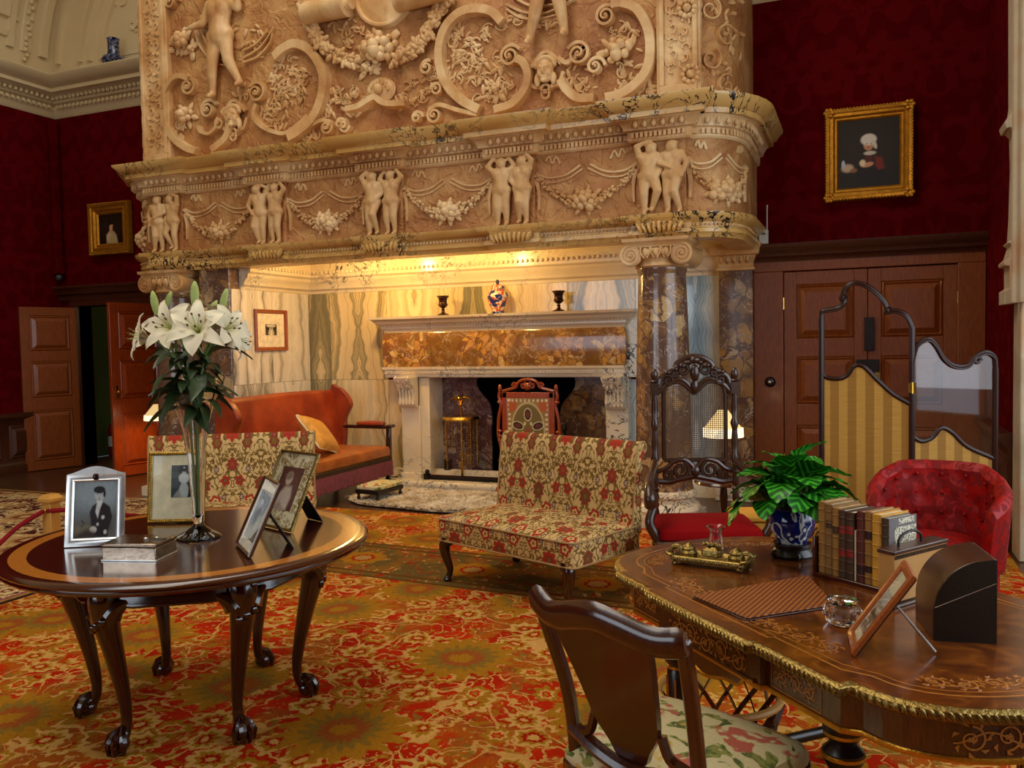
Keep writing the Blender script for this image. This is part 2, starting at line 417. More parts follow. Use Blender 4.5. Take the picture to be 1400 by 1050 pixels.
    MT['onyx_white_lit'] = onyx('grey_onyx_slab_white_lit', (238, 230, 216), (226, 214, 196), (186, 176, 160), (128, 120, 108))  # grey-veined onyx whitened to carry the white light on the left wall
    MT['onyx_blue_lit'] = onyx('onyx_slab_blue_daylight', (228, 232, 230), (208, 220, 222), (160, 184, 194), (112, 142, 158))  # blue daylight on the right-hand slabs is put into the onyx colour
    g = NG('soot_black', .95, 0, .1); g.color(g.mix(g.noise(6), (.004, .004, .005), (.012, .011, .010))); MT['soot'] = g.mat
    MT['iron'] = flat('wrought_iron', (46, 44, 44), .42, .8)
    # metals
    MT['gilt'] = flat('gilt', (206, 148, 44), .34, .9, .5, (60, .35)); MT['gilt_frame'] = flat('gilded_frame', (196, 134, 34), .42, .75, .5, (70, .5))
    MT['brass'] = flat('brass', (212, 172, 74), .24, 1.); MT['silver'] = flat('silver', (226, 226, 222), .34, .92); MT['silver_box'] = flat('engraved_silver', (168, 150, 132), .22, 1., .5, (40, .3))
    MT['oldbrass'] = flat('aged_ormolu', (146, 122, 66), .32, .95, .5, (80, .5)); MT['chrome'] = flat('steel', (190, 190, 190), .25, 1.)
    MT['darkmetal'] = flat('dark_bronze', (52, 24, 20), .25, .6)
    # glass
    def glass(name, c=(1,1,1), rough=.02, ior=1.45):
        g = NG(name, rough, 0, .5, **{'Transmission Weight': 1., 'IOR': ior}); g.color(c); return g.mat
    MT['glass'] = glass('clear_glass'); MT['cutglass'] = glass('cut_glass', (1,.97,.92), .03, 1.5); MT['water'] = glass('water', (.9,.95,.9), .0, 1.33)
    # thin glazing: mostly see-through with a mirror coat
    g = NG('thin_glazing', .04, 0, .5); tr = g.n('ShaderNodeBsdfTransparent', {0: (1,1,1)}); gl = g.n('ShaderNodeBsdfGlossy', {0: (1,1,1), 'Roughness': .03})
    fr = g.n('ShaderNodeLayerWeight', {'Blend': .5}).outputs['Facing']; ms = g.n('ShaderNodeMixShader', {0: g.m('ADD', g.m('MULTIPLY', g.m('POWER', fr, 5.), .8), .035), 1: tr.outputs[0], 2: gl.outputs[0]})
    g.nt.links.new(ms.outputs[0], g.nt.nodes['Material Output'].inputs['Surface']); MT['pane'] = g.mat
    # mirror pane
    g = NG('window_pane_lit', .1); g.color((.02,.02,.02)); g.set('Emission Color', (.72, .85, 1, 1)); g.set('Emission Strength', 2.2); MT['skypane'] = g.mat
    # print (vertex colour)
    g = NG('printed_picture', .4, 0, .4); g.color(g.n('ShaderNodeVertexColor', layer_name='print').outputs[0]); MT['print'] = g.mat
    g = NG('photo_print', .35, 0, .4); c = g.n('ShaderNodeVertexColor', layer_name='print').outputs[0]
    g.color(g.mix(g.rf(g.noise(70, detail=4), .3, .7, 0, .18), c, (.0,.0,.0))); MT['photo'] = g.mat
    MT['mount'] = flat('cream_mount', (226, 214, 176), .8); MT['pipe'] = flat('tan_piping', (176, 140, 86), .8); MT['mount_w'] = flat('ivory_mount', (240, 226, 196), .8); MT['blackcard'] = flat('black_backing', (22, 18, 16), .6)
    g = NG('embroidered_mount', .8); v = g.warp(.02, 60)
    k = g.m('MULTIPLY', g.line(g.noise(46, v, 2, .5, 1.2), .09), g.rf(g.noise(22), .42, .5)); g.color(g.mix(k, lin((214, 204, 164)), lin((128, 100, 42)))); MT['embroid'] = g.mat
    # fabrics
    def floral(name, ground, olive, olive2, red, red2, blue, P=.17, Q=.46, inv=1.):
        g = NG(name, .85, 0, .15); x, y, z = g.sep(); nx = g.sep(g.n('ShaderNodeTexCoord').outputs['Normal'])[0]; sd = g.m('GREATER_THAN', g.m('ABSOLUTE', nx), .75)
        zz = g.m('SUBTRACT', z, g.m('MULTIPLY', y, g.m('SUBTRACT', 1., sd))); xx = g.m('ADD', g.m('MULTIPLY', x, g.m('SUBTRACT', 1., sd)), g.m('MULTIPLY', y, sd))
        u = g.m('PINGPONG', g.m('ADD', xx, 10.), P); v = g.m('MODULO', g.m('ADD', zz, 10.), Q); vec = g.comb(u, v, 0.)
        gr = g.mix(g.rf(g.noise(300), .3, .7), lin(ground), tuple(q*.86 for q in lin(ground)))
        n1 = g.noise(15, vec, 1.2, .4, 1.4); n2 = g.noise(31, vec, 1.5, .5, 1.2)
        stem = g.m('MAXIMUM', g.line(n1, .05), g.line(g.noise(9, g.comb(u, v, 3.), 1, .4, 1.8), .035))
        leaf = g.m('MULTIPLY', g.rf(n2, .6, .63), g.rf(n1, .46, .5))
        k = g.m('MAXIMUM', stem, leaf)
        c = g.mix(k, gr, g.mix(g.rf(g.noise(60, vec), .4, .6), lin(olive), lin(olive2)))
        for cu, cv, R, kk, cc, ci in ((.0, .12, .046, 8, red, red2), (.105, .06, .03, 6, red2, olive), (.12, .2, .034, 5, red, ground), (P, .30, .04, 7, red2, olive2), (.05, .33, .028, 5, red, red2), (.11, .40, .016, 8, blue, ground), (.0, .43, .034, 9, red2, red), (.06, .225, .014, 6, blue, ground)):
            r = g.rosette(u, v, cu, cv, R*1.15, kk, .14); c = g.mix(g.rf(r, .92, 1.04, 1, 0), c, lin(cc)); c = g.mix(g.rf(r, .5, .6, 1, 0), c, lin(ci)); c = g.mix(g.rf(r, .22, .3, 1, 0), c, lin(olive))
        g.color(c); g.bump(g.noise(260), .2, .003); return g.mat
    MT['floral'] = floral('floral_tapestry', (214, 178, 116), (126, 94, 40), (104, 78, 36), (166, 52, 34), (134, 58, 40), (84, 66, 88), P=.2, Q=.5)
    g = NG('chair_seat_floral', .7, 0, .25); v = g.warp(.05, 9); n1 = g.noise(11, v, 2, .5, 1.3); n2 = g.noise(6.5, g.map(loc=(3, 1, 2)), 2, .4, 1)
    c = g.mix(g.rf(g.noise(200), .3, .7), lin((206, 196, 152)), lin((190, 178, 132)))
    c = g.mix(g.rf(n1, .58, .6), c, g.mix(g.rf(g.noise(38), .42, .56), lin((78, 92, 46)), lin((134, 138, 70))))
    c = g.mix(g.m('MULTIPLY', g.rf(n2, .6, .63), g.rf(g.noise(30, v, 2), .4, .5)), c, lin((176, 92, 74)))
    c = g.mix(g.m('MULTIPLY', g.rf(n2, .40, .37), g.rf(g.noise(26, v, 2), .46, .54)), c, lin((196, 158, 70))); g.color(c); g.bump(g.noise(240), .15, .002); MT['seatfloral'] = g.mat
    # leathers and velvets
    def leather(name, c1, c2, rough=.32):
        g = NG(name, rough, 0, .5, **{'Coat Weight': .2, 'Coat Roughness': .25}); g.color(g.mix(g.rf(g.noise(5, detail=5), .35, .7), lin(c1), lin(c2))); g.bump(g.vor(160, out='Distance'), .12, .002); return g.mat
    MT['lea_red'] = leather('russet_leather', (128, 40, 14), (166, 66, 26)); MT['lea_tan'] = leather('tan_leather', (150, 78, 28), (180, 104, 42), .4)
    MT['lea_box'] = leather('dark_brown_leather', (58, 30, 18), (84, 46, 26), .3); MT['lea_case'] = leather('tan_suede', (176, 122, 54), (196, 142, 72), .7)
    MT['lea_blk'] = leather('black_leather', (18, 12, 10), (28, 20, 16), .35)
    MT['velvet_red'] = NG('crimson_velvet', .9, 0, .1, ).color(lin((128, 6, 8))).mat
    g = NG('red_damask_upholstery', .6, 0, .25); d = g.rf(g.noise(14, detail=2, dist=1.6), .48, .54); g.color(g.mix(d, lin((116, 5, 4)), lin((148, 12, 8)))); g.set('Roughness', g.rf(d, 0, 1, .7, .42)); MT['damask'] = g.mat
    MT['gold_silk'] = flat('gold_silk', (206, 146, 62), .5, 0, .4, (30, .15))
    MT['fringe'] = flat('mauve_fringe', (134, 66, 72), .9); MT['braid'] = flat('dark_braid', (70, 44, 20), .8)
    g = NG('striped_silk', .6, 0, .3); x, y, z = g.sep(); st = g.rf(g.m('SINE', g.m('MULTIPLY', x, 2*pi/.105)), -.15, .15)
    nn = g.noise(1, g.map(scale=(8, 8, 160)), 2); c = g.mix(st, lin((150, 104, 36)), lin((186, 138, 58))); g.color(g.mix(g.rf(nn, .35, .7, 0, .35), c, lin((122, 82, 24)))); MT['stripe'] = g.mat
    # rope, paper, flora
    MT['rope'] = flat('red_rope', (132, 16, 26), .8, 0, .2, (120, .4))
    MT['petal'] = NG('lily_petal', .5, 0, .3, **{'Subsurface Weight': .15, 'Subsurface Radius': (.02, .02, .015)}).color(lin((238, 228, 194))).mat
    MT['petal_rib'] = flat('lily_midrib', (176, 190, 92), .5); MT['bud'] = flat('lily_bud', (176, 192, 104), .5); MT['lilyleaf'] = flat('lily_leaf', (44, 64, 30), .42); MT['stem'] = flat('lily_stem', (86, 112, 44), .5); MT['anther'] = flat('lily_anther', (110, 70, 20), .8)
    g = NG('calathea_leaf', .38, 0, .5); x, y, z = g.sep(); rb = g.m('SINE', g.m('MULTIPLY', g.m('SUBTRACT', x, g.m('MULTIPLY', g.m('ABSOLUTE', y), .9)), 330.))
    c = g.mix(g.rf(rb, -.1, .75), lin((18, 84, 14)), lin((64, 164, 30))); g.color(c); MT['plantleaf'] = g.mat
    # porcelain
    g = NG('blue_white_porcelain', .12, 0, .6); v = g.warp(.02, 30)
    k = g.m('MULTIPLY', g.rf(g.vor(38, v), .34, .28), g.rf(g.noise(9), .46, .54)); br = g.m('MULTIPLY', g.line(g.noise(8, v, 2, .5, 1), .03), .8)
    g.color(g.mix(g.m('MAXIMUM', k, br), g.mix(g.noise(14), lin((8, 16, 66)), lin((18, 34, 110))), lin((220, 220, 206)))); MT['porc'] = g.mat
    g = NG('imari_porcelain', .12, 0, .6); k1 = g.rf(g.noise(26, detail=2, dist=1), .5, .54); k2 = g.rf(g.noise(17, g.map(loc=(4, 2, 1)), 2), .54, .58)
    g.color(g.mix(k2, g.mix(k1, lin((226, 208, 180)), lin((190, 72, 32))), lin((30, 40, 110)))); MT['imari'] = g.mat
    g = NG('blue_glaze', .1, 0, .6); g.color(g.mix(g.rf(g.noise(34, detail=2, dist=1.2), .52, .56), lin((10, 14, 48)), lin((120, 130, 160)))); MT['blueglaze'] = g.mat
    # lampshades
    g = NG('lit_lampshade', .8); g.color(lin((236, 206, 140))); g.set('Emission Color', (1, .68, .28, 1)); g.set('Emission Strength', .9); MT['shade'] = g.mat
    g = NG('lit_fringe', .8); g.color(lin((246, 232, 200))); g.set('Emission Color', (1, .86, .6, 1)); g.set('Emission Strength', 1.3); MT['shade_fringe'] = g.mat
    # paper/books
    MT['paper'] = flat('page_block', (206, 192, 160), .9); MT['paper2'] = flat('grey_pages', (168, 160, 146), .9)
    MT['bk_tan'] = flat('calf_tan', (150, 106, 46), .5, 0, .4, (60, .1)); MT['bk_tan2'] = flat('calf_worn', (128, 92, 44), .5, 0, .4, (60, .1)); MT['bk_brown'] = flat('calf_brown', (70, 46, 22), .5)
    MT['bk_red'] = flat('red_label', (150, 26, 22), .5); MT['bk_mar'] = flat('maroon_calf', (92, 34, 20), .5); MT['bk_gold'] = flat('vellum_gold', (206, 148, 44), .5); MT['bk_grey'] = flat('grey_cloth', (112, 106, 104), .8); MT['bk_dark'] = flat('dark_label', (46, 20, 16), .5)
    g = NG('marbled_paper', .7); g.color(g.ramp(g.vor(150, g.warp(.01, 80)), [(.1, lin((58, 54, 48))), (.35, lin((120, 112, 92))), (.6, lin((214, 206, 180)))])); MT['bk_marb'] = g.mat
    MT['white_plastic'] = flat('white_plastic', (206, 206, 196), .5); MT['grey_plastic'] = flat('grey_plastic', (60, 60, 60), .5)
    # stone
    g = NG('window_sandstone', .85, 0, .2); g.color(g.ramp(g.noise(2.4, detail=5), [(.3, lin((168, 150, 120))), (.5, lin((196, 180, 150))), (.75, lin((182, 130, 84)))])); g.bump(g.noise(60), .2, .004); MT['stone'] = g.mat
    g = NG('corridor_green', .8); g.color(g.mix(g.noise(4), lin((74, 88, 38)), lin((88, 104, 48)))); MT['green'] = g.mat
    # fur
    g = NG('sheepskin', .95, 0, .1); g.color(g.mix(g.rf(g.noise(9, detail=3), .35, .65), lin((188, 164, 126)), lin((236, 222, 196)))); MT['fur'] = g.mat
    # cane
    MT['cane'] = flat('woven_cane', (92, 66, 36), .6)
    # woven blotter
    g = NG('woven_leather', .5, 0, .4); w = g.m('MULTIPLY', g.wave(22, g.map(rot=(0,0,.2)), .3, 1, 1, 'X'), g.wave(30, g.map(rot=(0,0,1.2)), .3, 1, 1, 'X'))
    g.color(g.mix(g.rf(w, .05, .6), lin((96, 46, 14)), lin((184, 110, 46)))); g.bump(w, .4, .004); MT['woven'] = g.mat
    # needlework of fire screen handled by paint; parquet
    MT['parquet'] = wood('parquet', (58, 30, 14), (92, 52, 24), .35, 1., (1, 5, 1), .2)
    # carpets
    def carpet(name, red1, red2, gold1, gold2, cream, dark, gold3, border):
        g = NG(name, .95, 0, .05); P = g.tc(); v = g.warp(.03, 24, g.warp(.09, 7)); x, y, z = g.sep()
        c = g.mix(g.rf(g.noise(2.2, detail=3), .35, .65), lin(red1), lin(red2))
        g2 = g.rf(g.noise(1.7, g.map(loc=(5, 2, 0)), 3, .55, .8), .5, .56)
        c = g.mix(g.m('MULTIPLY', g2, .5), c, g.mix(g.rf(g.noise(9), .4, .6), lin(gold1), lin(gold2)))
        # leafy scraps
        for sc, th, col, am in ((12., .575, gold1, .9), (20., .61, cream, .85), (15., .63, dark, .6), (8., .61, gold2, .8)):
            n_ = g.noise(sc, g.map(v, loc=(sc, sc*.7, 0)), 2.5, .6, 1.1); c = g.mix(g.m('MULTIPLY', g.rf(n_, th, th+.03), am), c, lin(col))
        # vines
        vn = g.m('MAXIMUM', g.line(g.noise(2.6, v, 1.2, .4, .9), .014), g.line(g.noise(4.1, g.map(v, loc=(9, 4, 0)), 1.2, .4, .9), .017)); c = g.mix(g.m('MULTIPLY', vn, .9), c, lin(cream))
        # rosettes of two sizes
        for sc, R, k, ca, cb, cc, rn in ((3.2, .085, 9, cream, gold1, red1, .9), (2.4, .07, 7, gold1, cream, red2, 1.), (1.1, .25, 17, gold1, gold2, gold3, .8)):
            pos = g.vor(sc, g.map(v, loc=(sc, 0, 0)), 'F1', 'Position', rn); q = g.vm('SUBTRACT', g.map(v, loc=(sc, 0, 0)), pos); a, b, _ = g.sep(q)
            # Position output is in texture space already divided by scale
            r = g.rosette(a, b, 0., 0., R, k, .14)
            c = g.mix(g.rf(r, .94, 1.02, 1, 0), c, lin(ca)); c = g.mix(g.rf(r, .62, .68, 1, 0), c, lin(cb)); c = g.mix(g.rf(r, .4, .46, 1, 0), c, lin(cc)); c = g.mix(g.rf(r, .2, .25, 1, 0), c, lin(ca))
        # border bands across the far end
        if border:
            y0, y1 = border; yy = g.m('ADD', y, g.m('MULTIPLY', x, .06))
            inb = g.m('MULTIPLY', g.rf(yy, y0-.005, y0+.005), g.rf(yy, y1-.005, y1+.005, 1, 0))
            bc = g.mix(g.rf(g.noise(3.5, v, 3, .5, 1), .46, .54), lin((128, 92, 36)), lin((96, 84, 40)))
            for sc, th, col in ((11., .6, red1), (16., .62, cream)): bc = g.mix(g.rf(g.noise(sc, g.map(v, loc=(sc, 3, 0)), 2, .6, 1), th, th+.03, 0, .9), bc, lin(col))
            bu = g.m('SUBTRACT', g.m('MODULO', g.m('ADD', x, 20.), .9), .45); r = g.rosette(bu, yy, 0., (y0+y1)/2, .17, 10, .08)
            bc = g.mix(g.rf(r, .95, 1.02, 1, 0), bc, lin(gold1)); bc = g.mix(g.rf(r, .5, .55, 1, 0), bc, lin(red1)); bc = g.mix(g.rf(r, .36, .4, 1, 0), bc, lin((168, 132, 70)))
            c = g.mix(inb, c, bc)
            for yl in (y0, y0+.09, y1-.09, y1): c = g.mix(g.line(yy, .022, yl), c, lin((92, 62, 22)))
        c = g.mix(g.rf(g.noise(120, detail=2), .3, .75, 0, .35), c, tuple(q*.35 for q in lin(red1)))
        g.color(c); g.bump(g.noise(220), .3, .004); return g.mat
    MT['carpet'] = carpet('red_gold_carpet', (160, 26, 3), (190, 42, 6), (162, 112, 24), (132, 104, 36), (206, 158, 82), (104, 70, 24), (150, 78, 30), (4.62, 5.42))
    MT['rug'] = carpet('cream_dark_rug', (92, 34, 26), (64, 26, 22), (196, 160, 104), (170, 132, 84), (222, 194, 142), (34, 20, 22), (120, 60, 40), None)
mk()
# ================================================================ THE ROOM
XL, XR, YB, YF = -10.05, .99, 8.4, -3.6
VC, VR, VH, VZ = (XL+XR)/2, (XR-XL)/2, 3.6, 5.16
S(MB().box(XL-.3, 4.0, YF-.3, 9.9, -.12, 0).build('floor', MT['parquet']), 'dark polished wooden floor under the carpets')
# back wall with the doorway and the hearth opening
mb = MB()
for a, b, z0 in ((XL-.2, -9.76, 0), (-9.76, -8.25, 2.16), (-8.25, -4.41, 0), (-4.41, -2.36, 1.2), (-2.36, XR+.25, 0)): mb.box(a, b, YB, YB+.2, z0, 5.16)
wall_back = S(mb.build('wall_back', MT['red_wall'], smooth=False), 'crimson damask wall around the chimneypiece')
S(MB().box(XL-.2, XL, YF, YB+.2, 0, 5.16).build('wall_left', MT['red_wall'], smooth=False), 'crimson damask side wall beyond the open door')
mb = MB(); mb.box(XR, XR+.2, 6.83, YB, 0, 5.16); mb.box(XR, XR+.2, YF, .6, 0, 5.16); mb.box(XR, XR+.2, .6, 6.83, 4.3, 5.16)
S(mb.build('wall_right', MT['red_wall'], smooth=False), 'crimson wall beside the stone bay')
mb = MB()
for a, b, z0, z1 in ((XL-.2, -7.6, 0, 5.16), (-7.6, -2.6, 0, .9), (-7.6, -2.6, 4.1, 5.16), (-2.6, XR+.2, 0, 5.16)): mb.box(a, b, YF-.2, YF, z0, z1)
S(mb.build('wall_rear', MT['red_wall'], smooth=False))
# windows behind the viewer and in the bay
def window(name, lab, M, w, z0, z1, nx, nz):
    r = struct(name, lab); m = MB()
    for i in range(nx+1): x = -w/2+w*i/nx; m.box(x-.04, x+.04, -.06, .06, z0, z1)
    for j in range(nz+1): z = z0+(z1-z0)*j/nz; m.box(-w/2, w/2, -.05, .05, z-.035, z+.035)
    f = m.build('window_frame', MT['stone'], r); p = MB()
    p.box(-w/2, w/2, .07, .08, z0, z1); p.build('pane', MT['skypane'], r); r.matrix_world = M; return r
window('window_1', 'tall window behind the viewer', Matrix.Translation((-5.1, YF-.1, 0)) @ Matrix.Rotation(pi, 4, 'Z'), 5.0, .9, 4.1, 5, 3)
window('window_2', 'mullioned bay window in the right wall', Matrix.Translation((3.5, 3.7, 0)) @ Matrix.Rotation(-pi/2, 4, 'Z'), 5.8, .7, 4.2, 6, 3)
mb = MB(); mb.box(XR, 3.7, 6.6, 6.83, 0, 4.4); mb.box(XR, 3.7, .5, .65, 0, 4.4); mb.box(XR+.2, 3.7, .5, 6.83, 4.3, 4.4); mb.box(3.45, 3.7, .5, 6.83, 0, .7)
S(mb.build('wall_bay', MT['stone'], smooth=False), 'pale stone walls of the window bay')
# stone shaft and corbels on the corner of the bay
sil = [(1379, -60), (1379, 150), (1377, 162), (1366, 178), (1369, 186), (1374, 184), (1380, 190), (1381, 235), (1379, 300), (1377, 332), (1371, 336), (1377, 340), (1372, 356), (1365, 362), (1366, 367), (1373, 367), (1373, 396), (1366, 400), (1366, 418), (1390, 415)]
pl = [(ony(x, y, 6.88).x, ony(x, y, 6.88).z) for x, y in sil]
pl = [(1.45, pl[0][1])]+pl+[(1.45, pl[-1][1])]
mb = MB(); mb.prism([(x, z) for x, z in pl], 0, .26, M=Matrix.Translation((0, 6.9, 0)) @ Matrix.Rotation(pi/2, 4, 'X'))
mb.tube([(.955, 6.55, 1.75), (.955, 6.55, 5.1)], .035, 10); mb.tube([(1.0, 6.5, 1.75), (.99, 6.5, 5.1)], .04, 10)
S(mb.build('trim_1', MT['stone'], smooth=False, bevel=.006), 'pale stone corbelled shaft at the bay corner')
S(MB().box(XR-.01, 1.3, 6.55, 6.84, 0, 1.86).build('trim_2', MT['stone'], bevel=.01), 'plain stone jamb below the corbel')
# barrel vault
def arch(t, r=0): return (VC-(VR-r)*cos(t), VZ+(VH-r)*sin(t))
mb = MB(); n = 40
for a, b in ((0, 15), (25, 40)):
    P = [(arch(pi*i/n)[0], y, arch(pi*i/n)[1]) for y in (YF-.2, YB+.2) for i in range(a, b+1)]
    mb.grid(P, b-a+1, 2)
ceil = S(mb.build('ceiling', MT['plaster']), 'cream barrel vault with a long roof light')
# glazed roof light closing the crown
m = MB(); a, b = arch(pi*15/n), arch(pi*25/n)
for k in range(9):
    y = lerp(YF, YB, k/8); m.box(a[0], b[0], y-.05, y+.05, a[1]-.02, a[1]+.08)
for k in range(4): x = lerp(a[0], b[0], k/3); m.box(x-.05, x+.05, YF, YB, a[1]-.02, a[1]+.08)
m.build('rooflight_frame', MT['plaster'], ceil); m = MB(); m.box(a[0], b[0], YF, YB, a[1]+.1, a[1]+.12); m.build('rooflight_pane', MT['skypane'], ceil)
# lunette above the back wall
P = [(VC, VZ)]; mb = MB()
poly = [(XL, 5.1)]+[arch(pi*i/n) for i in range(n+1)]+[(XR, 5.1)]
mb.prism(poly, 0, .2, M=Matrix.Translation((0, YB+.2, 0)) @ Matrix.Rotation(pi/2, 4, 'X'))
mb.prism(poly, 0, .2, M=Matrix.Translation((0, YF, 0)) @ Matrix.Rotation(pi/2, 4, 'X'))
lun = S(mb.build('wall_lunette', MT['plaster'], smooth=False), 'cream plaster lunette under the vault')
for r0, w, hh in ((.12, .07, .05), (.52, .05, .06), (.68, .1, .04), (.9, .05, .05)):
    m = MB(); m.strip([arch(pi*i/48, r0) for i in range(1, 48)], w, lambda u, v, h: (u, YB-h, v), hh); m.build('arch_moulding', MT['plaster'], lun)
for r0 in (1.02, 1.12, 1.2):
    m = MB(); m.strip([(arch(.02, r0)[0], 5.28+.28*(r0-1)), (-5, 5.28+.28*(r0-1))], .04, lambda u, v, h: (u, YB-h, v), .03); m.build('sill_moulding', MT['plaster'], lun)
m = MB(); random.seed(3)
for k in range(26):
    c = (random.uniform(-8.9, -7.6), random.uniform(5.55, 6.6)); a0 = random.uniform(0, 6.3); R = random.uniform(.05, .14)
    m.strip(spiral(c[0], c[1], R, .01, a0, a0+random.choice((-1, 1))*4.5, 16), [lerp(.035, .012, i/16) for i in range(17)], lambda u, v, h: (u, YB-h, v), .02)
m.build('scroll_relief', MT['plaster'], lun, kind='stuff')
# ribs and panels of the vault
rib = MB()
for y, w, hh in ((8.22, .12, .05), (7.75, .1, .04), (7.98, .16, .02), (4.6, .4, .05), (1.2, .4, .05)):
    prof = []
    P = [];
    for i in range(1, n):
        t = pi*i/n
        for dy, r in ((-w/2, .0), (-w/2*.8, hh), (w/2*.8, hh), (w/2, .0)): x, z = arch(t, r+.002); P.append((x, y+dy, z))
    rib.grid(P, 4, n-1)
rib.build('vault_rib', MT['plaster'], ceil)
m = MB()
for t0, hh, w in ((.12, .04, .012), (.2, .05, .03), (.42, .05, .014)):
    for sgn in (0, 1):
        P = []
        for y in np.linspace(YF, 7.7, 20):
            for dt, r in ((-w, 0), (-w*.8, hh), (w*.8, hh), (w, 0)): x, z = arch(t0+dt if not sgn else pi-t0-dt, r+.002); P.append((x, y, z))
        m.grid(P, 4, 20)
m.build('vault_band', MT['plaster'], ceil)
m = MB()
for k in range(44):
    t = .16+random.uniform(-.02, .05); y = 4.9+k*.068; x, z = arch(t, .01); m.sph((x, y, z), (.03, .03, .03), 6, 4)
    x, z = arch(.05+k*.018, .03); m.sph((x, 7.98+random.uniform(-.05, .05), z), (.03, .035, .03), 6, 4)
m.build('vault_ornament', MT['plaster'], ceil, kind='stuff')
# main cornice round the room
cp = [(0, 4.68), (.02, 4.70), (.03, 4.76), (.05, 4.78), (.05, 4.83), (.1, 4.85), (.11, 4.9), (.15, 4.93), (.24, 4.95), (.24, 5.0), (.27, 5.01), (.33, 5.07), (.36, 5.1), (.37, 5.13), (.36, 5.14), (0, 5.16)]
rp = [(XL, YF), (XL, YB), (XR, YB), (XR, YF)]
corn = S(MB().mould(rp, cp, closed=True).build('trim_cornice', MT['plaster']), 'heavy cream plaster cornice above the red walls')
m = MB(); m2 = MB()
for k in range(150):
    y = YB-.15-k*.075; x = XL+.15+k*.075
    m.box(XL, XL+.09, y-.02, y+.02, 4.785, 4.825); m2.sph((XL+.14, y, 4.9), (.03, .026, .03), 6, 4)
    if x < XR: m.box(x-.02, x+.02, YB-.09, YB, 4.785, 4.825); m2.sph((x, YB-.14, 4.9), (.026, .03, .03), 6, 4)
m.build('dentil_band', MT['plaster'], corn, kind='stuff'); m2.build('bead_band', MT['plaster'], corn, kind='stuff')
# ---------------------------------------------------------------- dado and skirting
def panel(mb, w, h, M, t=.03, fr=.05):
    """raised and fielded panel, front toward -y, origin at lower left"""
    mb.add([(0,0,0),(w,0,0),(w,0,h),(0,0,h),(fr*.35,-t*.5,fr*.35),(w-fr*.35,-t*.5,fr*.35),(w-fr*.35,-t*.5,h-fr*.35),(fr*.35,-t*.5,h-fr*.35),
            (fr*.6,-t*.1,fr*.6),(w-fr*.6,-t*.1,fr*.6),(w-fr*.6,-t*.1,h-fr*.6),(fr*.6,-t*.1,h-fr*.6),(fr*1.5,-t,fr*1.5),(w-fr*1.5,-t,fr*1.5),(w-fr*1.5,-t,h-fr*1.5),(fr*1.5,-t,h-fr*1.5)],
           [(a+i, a+(i+1)%4, b+(i+1)%4, b+i) for a, b in ((0,4),(4,8),(8,12)) for i in range(4)]+[(12,13,14,15)], M)
def dado(name, path, ztop, n_panels, lab):
    r = struct(name, lab)
    MB().mould(path, [(.01, 0), (.06, 0), (.06, .1), (.04, .14), (.03, .16), (.03, ztop-.12), (.06, ztop-.08), (.09, ztop-.05), (.09, ztop), (.01, ztop+.005)]).build('dado_rail', MT['oak_dark'], r)
    (x0, y0), (x1, y1) = path[0], path[1]; L = hypot(x1-x0, y1-y0); an = atan2(y1-y0, x1-x0)
    for k in range(n_panels):
        w = L/n_panels; m = MB(); M = Matrix.Translation((x0, y0, 0)) @ Matrix.Rotation(an, 4, 'Z') @ Matrix.Translation((k*w+.06, -.03, .2))
        panel(m, w-.12, ztop-.36, M); m.build('panel', MT['oak_dark'], r, smooth=False)
    return r
dado('baseboard_left', [(XL, 1.0), (XL, 8.36)], .78, 8, 'dark oak panelled dado along the left wall')
dado('baseboard_right', [(XR, 8.36), (XR, 6.86)], .84, 2, 'dark oak panelled dado beside the stone jamb')
# ---------------------------------------------------------------- doors
def door_leaf(name, w, h, mat, parent, rows, cols=1, t=.05):
    """front toward -y, hinge at x=0"""
    m = MB(); st = .11
    xs = [0.0]+[w*(i+1)/cols for i in range(cols)]
    m.box(0, w, .012, t, 0, h)
    for i in range(cols+1):
        a = 0 if i == 0 else (w-st if i == cols else w*i/cols-st/2); m.box(a, a+st, 0, .03, 0, h)
    zs = [0]+[q for r in rows for q in r]+[h]
    for i in range(0, len(zs), 2): m.box(st, w-st, 0, .03, zs[i], zs[i+1])
    lf = m.build(name, mat, parent, smooth=False, bevel=.004)
    for z0, z1 in rows:
        for c in range(cols):
            x0 = st if c == 0 else w*c/cols+st/2; x1 = w-st if c == cols-1 else w*(c+1)/cols-st/2
            q = MB(); panel(q, x1-x0, z1-z0, Matrix.Translation((x0, .012, z0)), .03, .05); q.build('panel', mat, lf, smooth=False)
    return lf
rows = [(.12, .78), (.95, 1.42), (1.56, 2.02)]
d1 = struct('door_1', 'open double door in the red wall left of the chimneypiece')
m = MB()
for a in (-9.88, -8.25): m.box(a, a+.12, YB-.05, YB+.2, 0, 2.159)
m.box(-9.88, -8.13, YB-.05, YB+.2, 2.16, 2.26); m.build('door_frame', MT['oak_dark'], d1, bevel=.004)
MB().mould([(-10.04, YB), (-10.04, YB-.03), (-7.7, YB-.03), (-7.7, YB)], [(0, 2.24), (.03, 2.24), (.04, 2.3), (.08, 2.32), (.1, 2.38), (.13, 2.4), (.13, 2.43), (0, 2.44)]).build('door_cornice', MT['oak_dark'], d1)
lf = door_leaf('door_leaf', .72, 2.13, MT['oak'], d1, rows); p = Vector((-9.76, YB-.02, .01)); q = onz(22, 417, 2.14)
tip = Vector((-9.99, 7.72)); lf.matrix_local = Matrix.Translation(p) @ Matrix.Rotation(atan2(tip.y-p.y, tip.x-p.x)+pi, 4, 'Z') @ Matrix.Translation((-.72, 0, 0))
lf2 = door_leaf('door_leaf', .74, 2.13, MT['door_red'], d1, rows)
